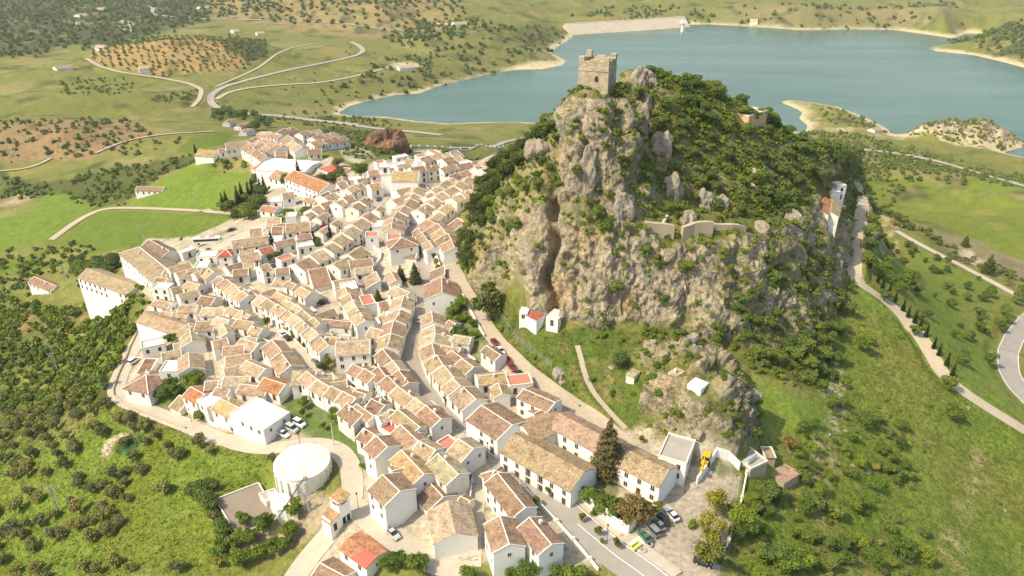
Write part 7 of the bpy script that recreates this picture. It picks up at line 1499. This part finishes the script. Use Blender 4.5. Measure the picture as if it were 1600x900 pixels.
# ---- boulders and outcrops
M_ROCK = newmat('boulder', rough=.95, spec=.1); _p = nd(M_ROCK,'ShaderNodeNewGeometry').outputs['Position']; _f1 = noise(M_ROCK, .6, 6, _p, .7)
lk(M_ROCK, ramp(M_ROCK, _f1, [(.3,(.20,.18,.145)),(.5,(.32,.275,.21)),(.7,(.42,.36,.27))]), pr(M_ROCK).inputs['Base Color']); lk(M_ROCK, bump(M_ROCK, noise(M_ROCK, 1.2, 8, _p, .75), 1.0, .6), pr(M_ROCK).inputs['Normal'])
M_RROCK = newmat('red_rock', rough=.95, spec=.1); _p = nd(M_RROCK,'ShaderNodeNewGeometry').outputs['Position']; lk(M_RROCK, ramp(M_RROCK, noise(M_RROCK, .12, 6, _p, .7), [(.35,(.13,.12,.06)),(.5,(.26,.16,.10)),(.65,(.36,.18,.10))]), pr(M_RROCK).inputs['Base Color']); lk(M_RROCK, bump(M_RROCK, noise(M_RROCK, .3, 8, _p, .75), 1.0, 2.5), pr(M_RROCK).inputs['Normal'])
def rockmesh(name, seed, mat, sub=4, tall=1.0, amp=1.0):
    bm = bmesh.new(); bmesh.ops.create_icosphere(bm, subdivisions=sub, radius=1.0); c_ = np.array([v.co[:] for v in bm.verts]); d_ = .34*ridged(c_[:,0]+seed, c_[:,1], c_[:,2], 1.3, 4, seed) + .25*perlin(c_[:,0]*1.2+seed*3, c_[:,1]*1.2, c_[:,2]*1.2)
    c2 = c_*(1+d_*amp)[:,None]; c2[:,2] *= tall
    c2 = np.where(np.abs(c2) > .8, np.sign(c2)*(.8+(np.abs(c2)-.8)*.4), c2) if tall < 1.2 else c2
    for v, q in zip(bm.verts, c2): v.co = q
    me = bpy.data.meshes.new(name); bm.to_mesh(me); bm.free(); me.materials.append(mat); return me
RKM = [rockmesh('boulder', k*3.7+1, M_ROCK, 4, 1.0, 1.5) for k in range(5)]; PKM = [rockmesh('rock_pinnacle', k*5.1+2, M_ROCK, 5, 1.6, 2.0) for k in range(3)]
i = scatter(OUTC*.035 + foot*.004 + OUTC*0, mind=2.0, seed=81); p_ = pos(i)[:110]
for k in range(len(p_)):
    o = share('boulder', RKM[k % 5]); s = rnd.uniform(.5,1.9); o.location = p_[k] - (0,0,.2*s); o.scale = (s*rnd.uniform(.8,1.3), s, s*rnd.uniform(.6,1.1)); o.rotation_euler = (rnd.uniform(-.3,.3), rnd.uniform(-.3,.3), rnd.uniform(0,6.28)); tag(o, 'grey-tan limestone boulder on the crag or meadow under the cliff', 'boulder', 'boulders under the cliff')
i = scatter((rs*.003 + rg*.0006), mind=3, seed=82); p_ = pos(i)[:90]
for k in range(len(p_)):
    o = share('boulder', RKM[k % 5]); s = rnd.uniform(.3,1.0); o.location = p_[k] - (0,0,.2*s); o.scale = (s*rnd.uniform(.8,1.5), s, s*.6); o.rotation_euler.z = rnd.uniform(0,6.28); tag(o, 'pale boulder lying on the right-hand slope', 'boulder', 'boulders of the right slope')
for (x, y, sx, sz, lab) in [(1002,222,2.0,4.6,'tall standing rock pinnacle below the keep'),(1033,232,3.6,4.2,'broad rock pinnacle right of the standing one'),(985,234,2.4,3.0,'short rock pinnacle left of the standing one'),(1004,178,2.2,3.0,'jagged ruin-like rock beside the summit path'),(1010,166,1.8,3.2,'upper jagged rock beside the summit path'),(930,195,2.4,2.6,'rounded rock at the foot of the keep crag'),
    (1050,300,3.4,4.5,'rock rib above the castle terrace'),(1100,320,3.2,3.6,'rock rib at the right of the terrace slope'),(970,330,4,5.5,'rock buttress under the pinnacles'),(1075,345,2.5,3,'boulder pile at the back of the terrace'),(1125,322,2.6,3.4,'pale rock tooth in the hillside scrub'),(845,232,4,3.5,'isolated pale rock on the wooded left ridge'),(1235,348,4,4,'pale rock shoulder right of the terrace'),(1190,360,3,2.5,'low rock right of the castle path'),(920,270,3.6,5.5,'rock rib on the keep crag'),(1000,128,3,3.5,'summit rock right of the keep'),(1015,124,2.6,2.4,'second summit rock right of the keep')]:
    p = hit(x, y); o = share('rock_pinnacle', PKM[rnd.randrange(3)]); o.location = p + (0,0,-.3); o.scale = (sx*.8, sx*.7, sz*.62); o.rotation_euler = (rnd.uniform(-.12,.12), rnd.uniform(-.12,.12), rnd.uniform(0,6.28)); tag(o, lab, 'rock')
p = hit(602, 236); o = pyobj('red_crag', [(0,0,0)], [], M_RROCK); bpy.data.objects.remove(o); o = share('red_crag', rockmesh('red_crag', 9.3, M_RROCK, 6, 1.3, 1.9)); o.location = p + (0, 8, 1); o.scale = (11, 8, 8); o.rotation_euler = (.2, .25, .4); tag(o, 'big isolated reddish crag behind the town', 'rock')
i = scatter(sstep(.1,.4,tbl(VX,VY,ISL))*.03, mind=3, seed=97); mass('scrub', 'low bushes on the rocky islet headland', 'scrub', pos(i), np.random.default_rng(4).uniform(1.2,2.6,len(i)), 'olive', R_=1.0, hg=1.0, z0=-.1, nf=40, fs=.34, nl=3, seed=47)

# ------------------------------------------------------------------ air
hz = MB().box(-9000, 9000, -400, 9400, _b - 40, 330).obj('haze', newmat('haze')); hm = hz.data.materials[0]; nt = hm.node_tree; nt.nodes.remove(pr(hm))
pvn = nt.nodes.new('ShaderNodeVolumePrincipled'); pvn.inputs['Color'].default_value = (.93,.94,.92,1); pvn.inputs['Density'].default_value = .00006; pvn.inputs['Anisotropy'].default_value = .2
nt.links.new(pvn.outputs[0], nt.nodes['Material Output'].inputs['Volume']); tag(hz, 'thin pale haze over the valley', 'haze', kind='stuff')
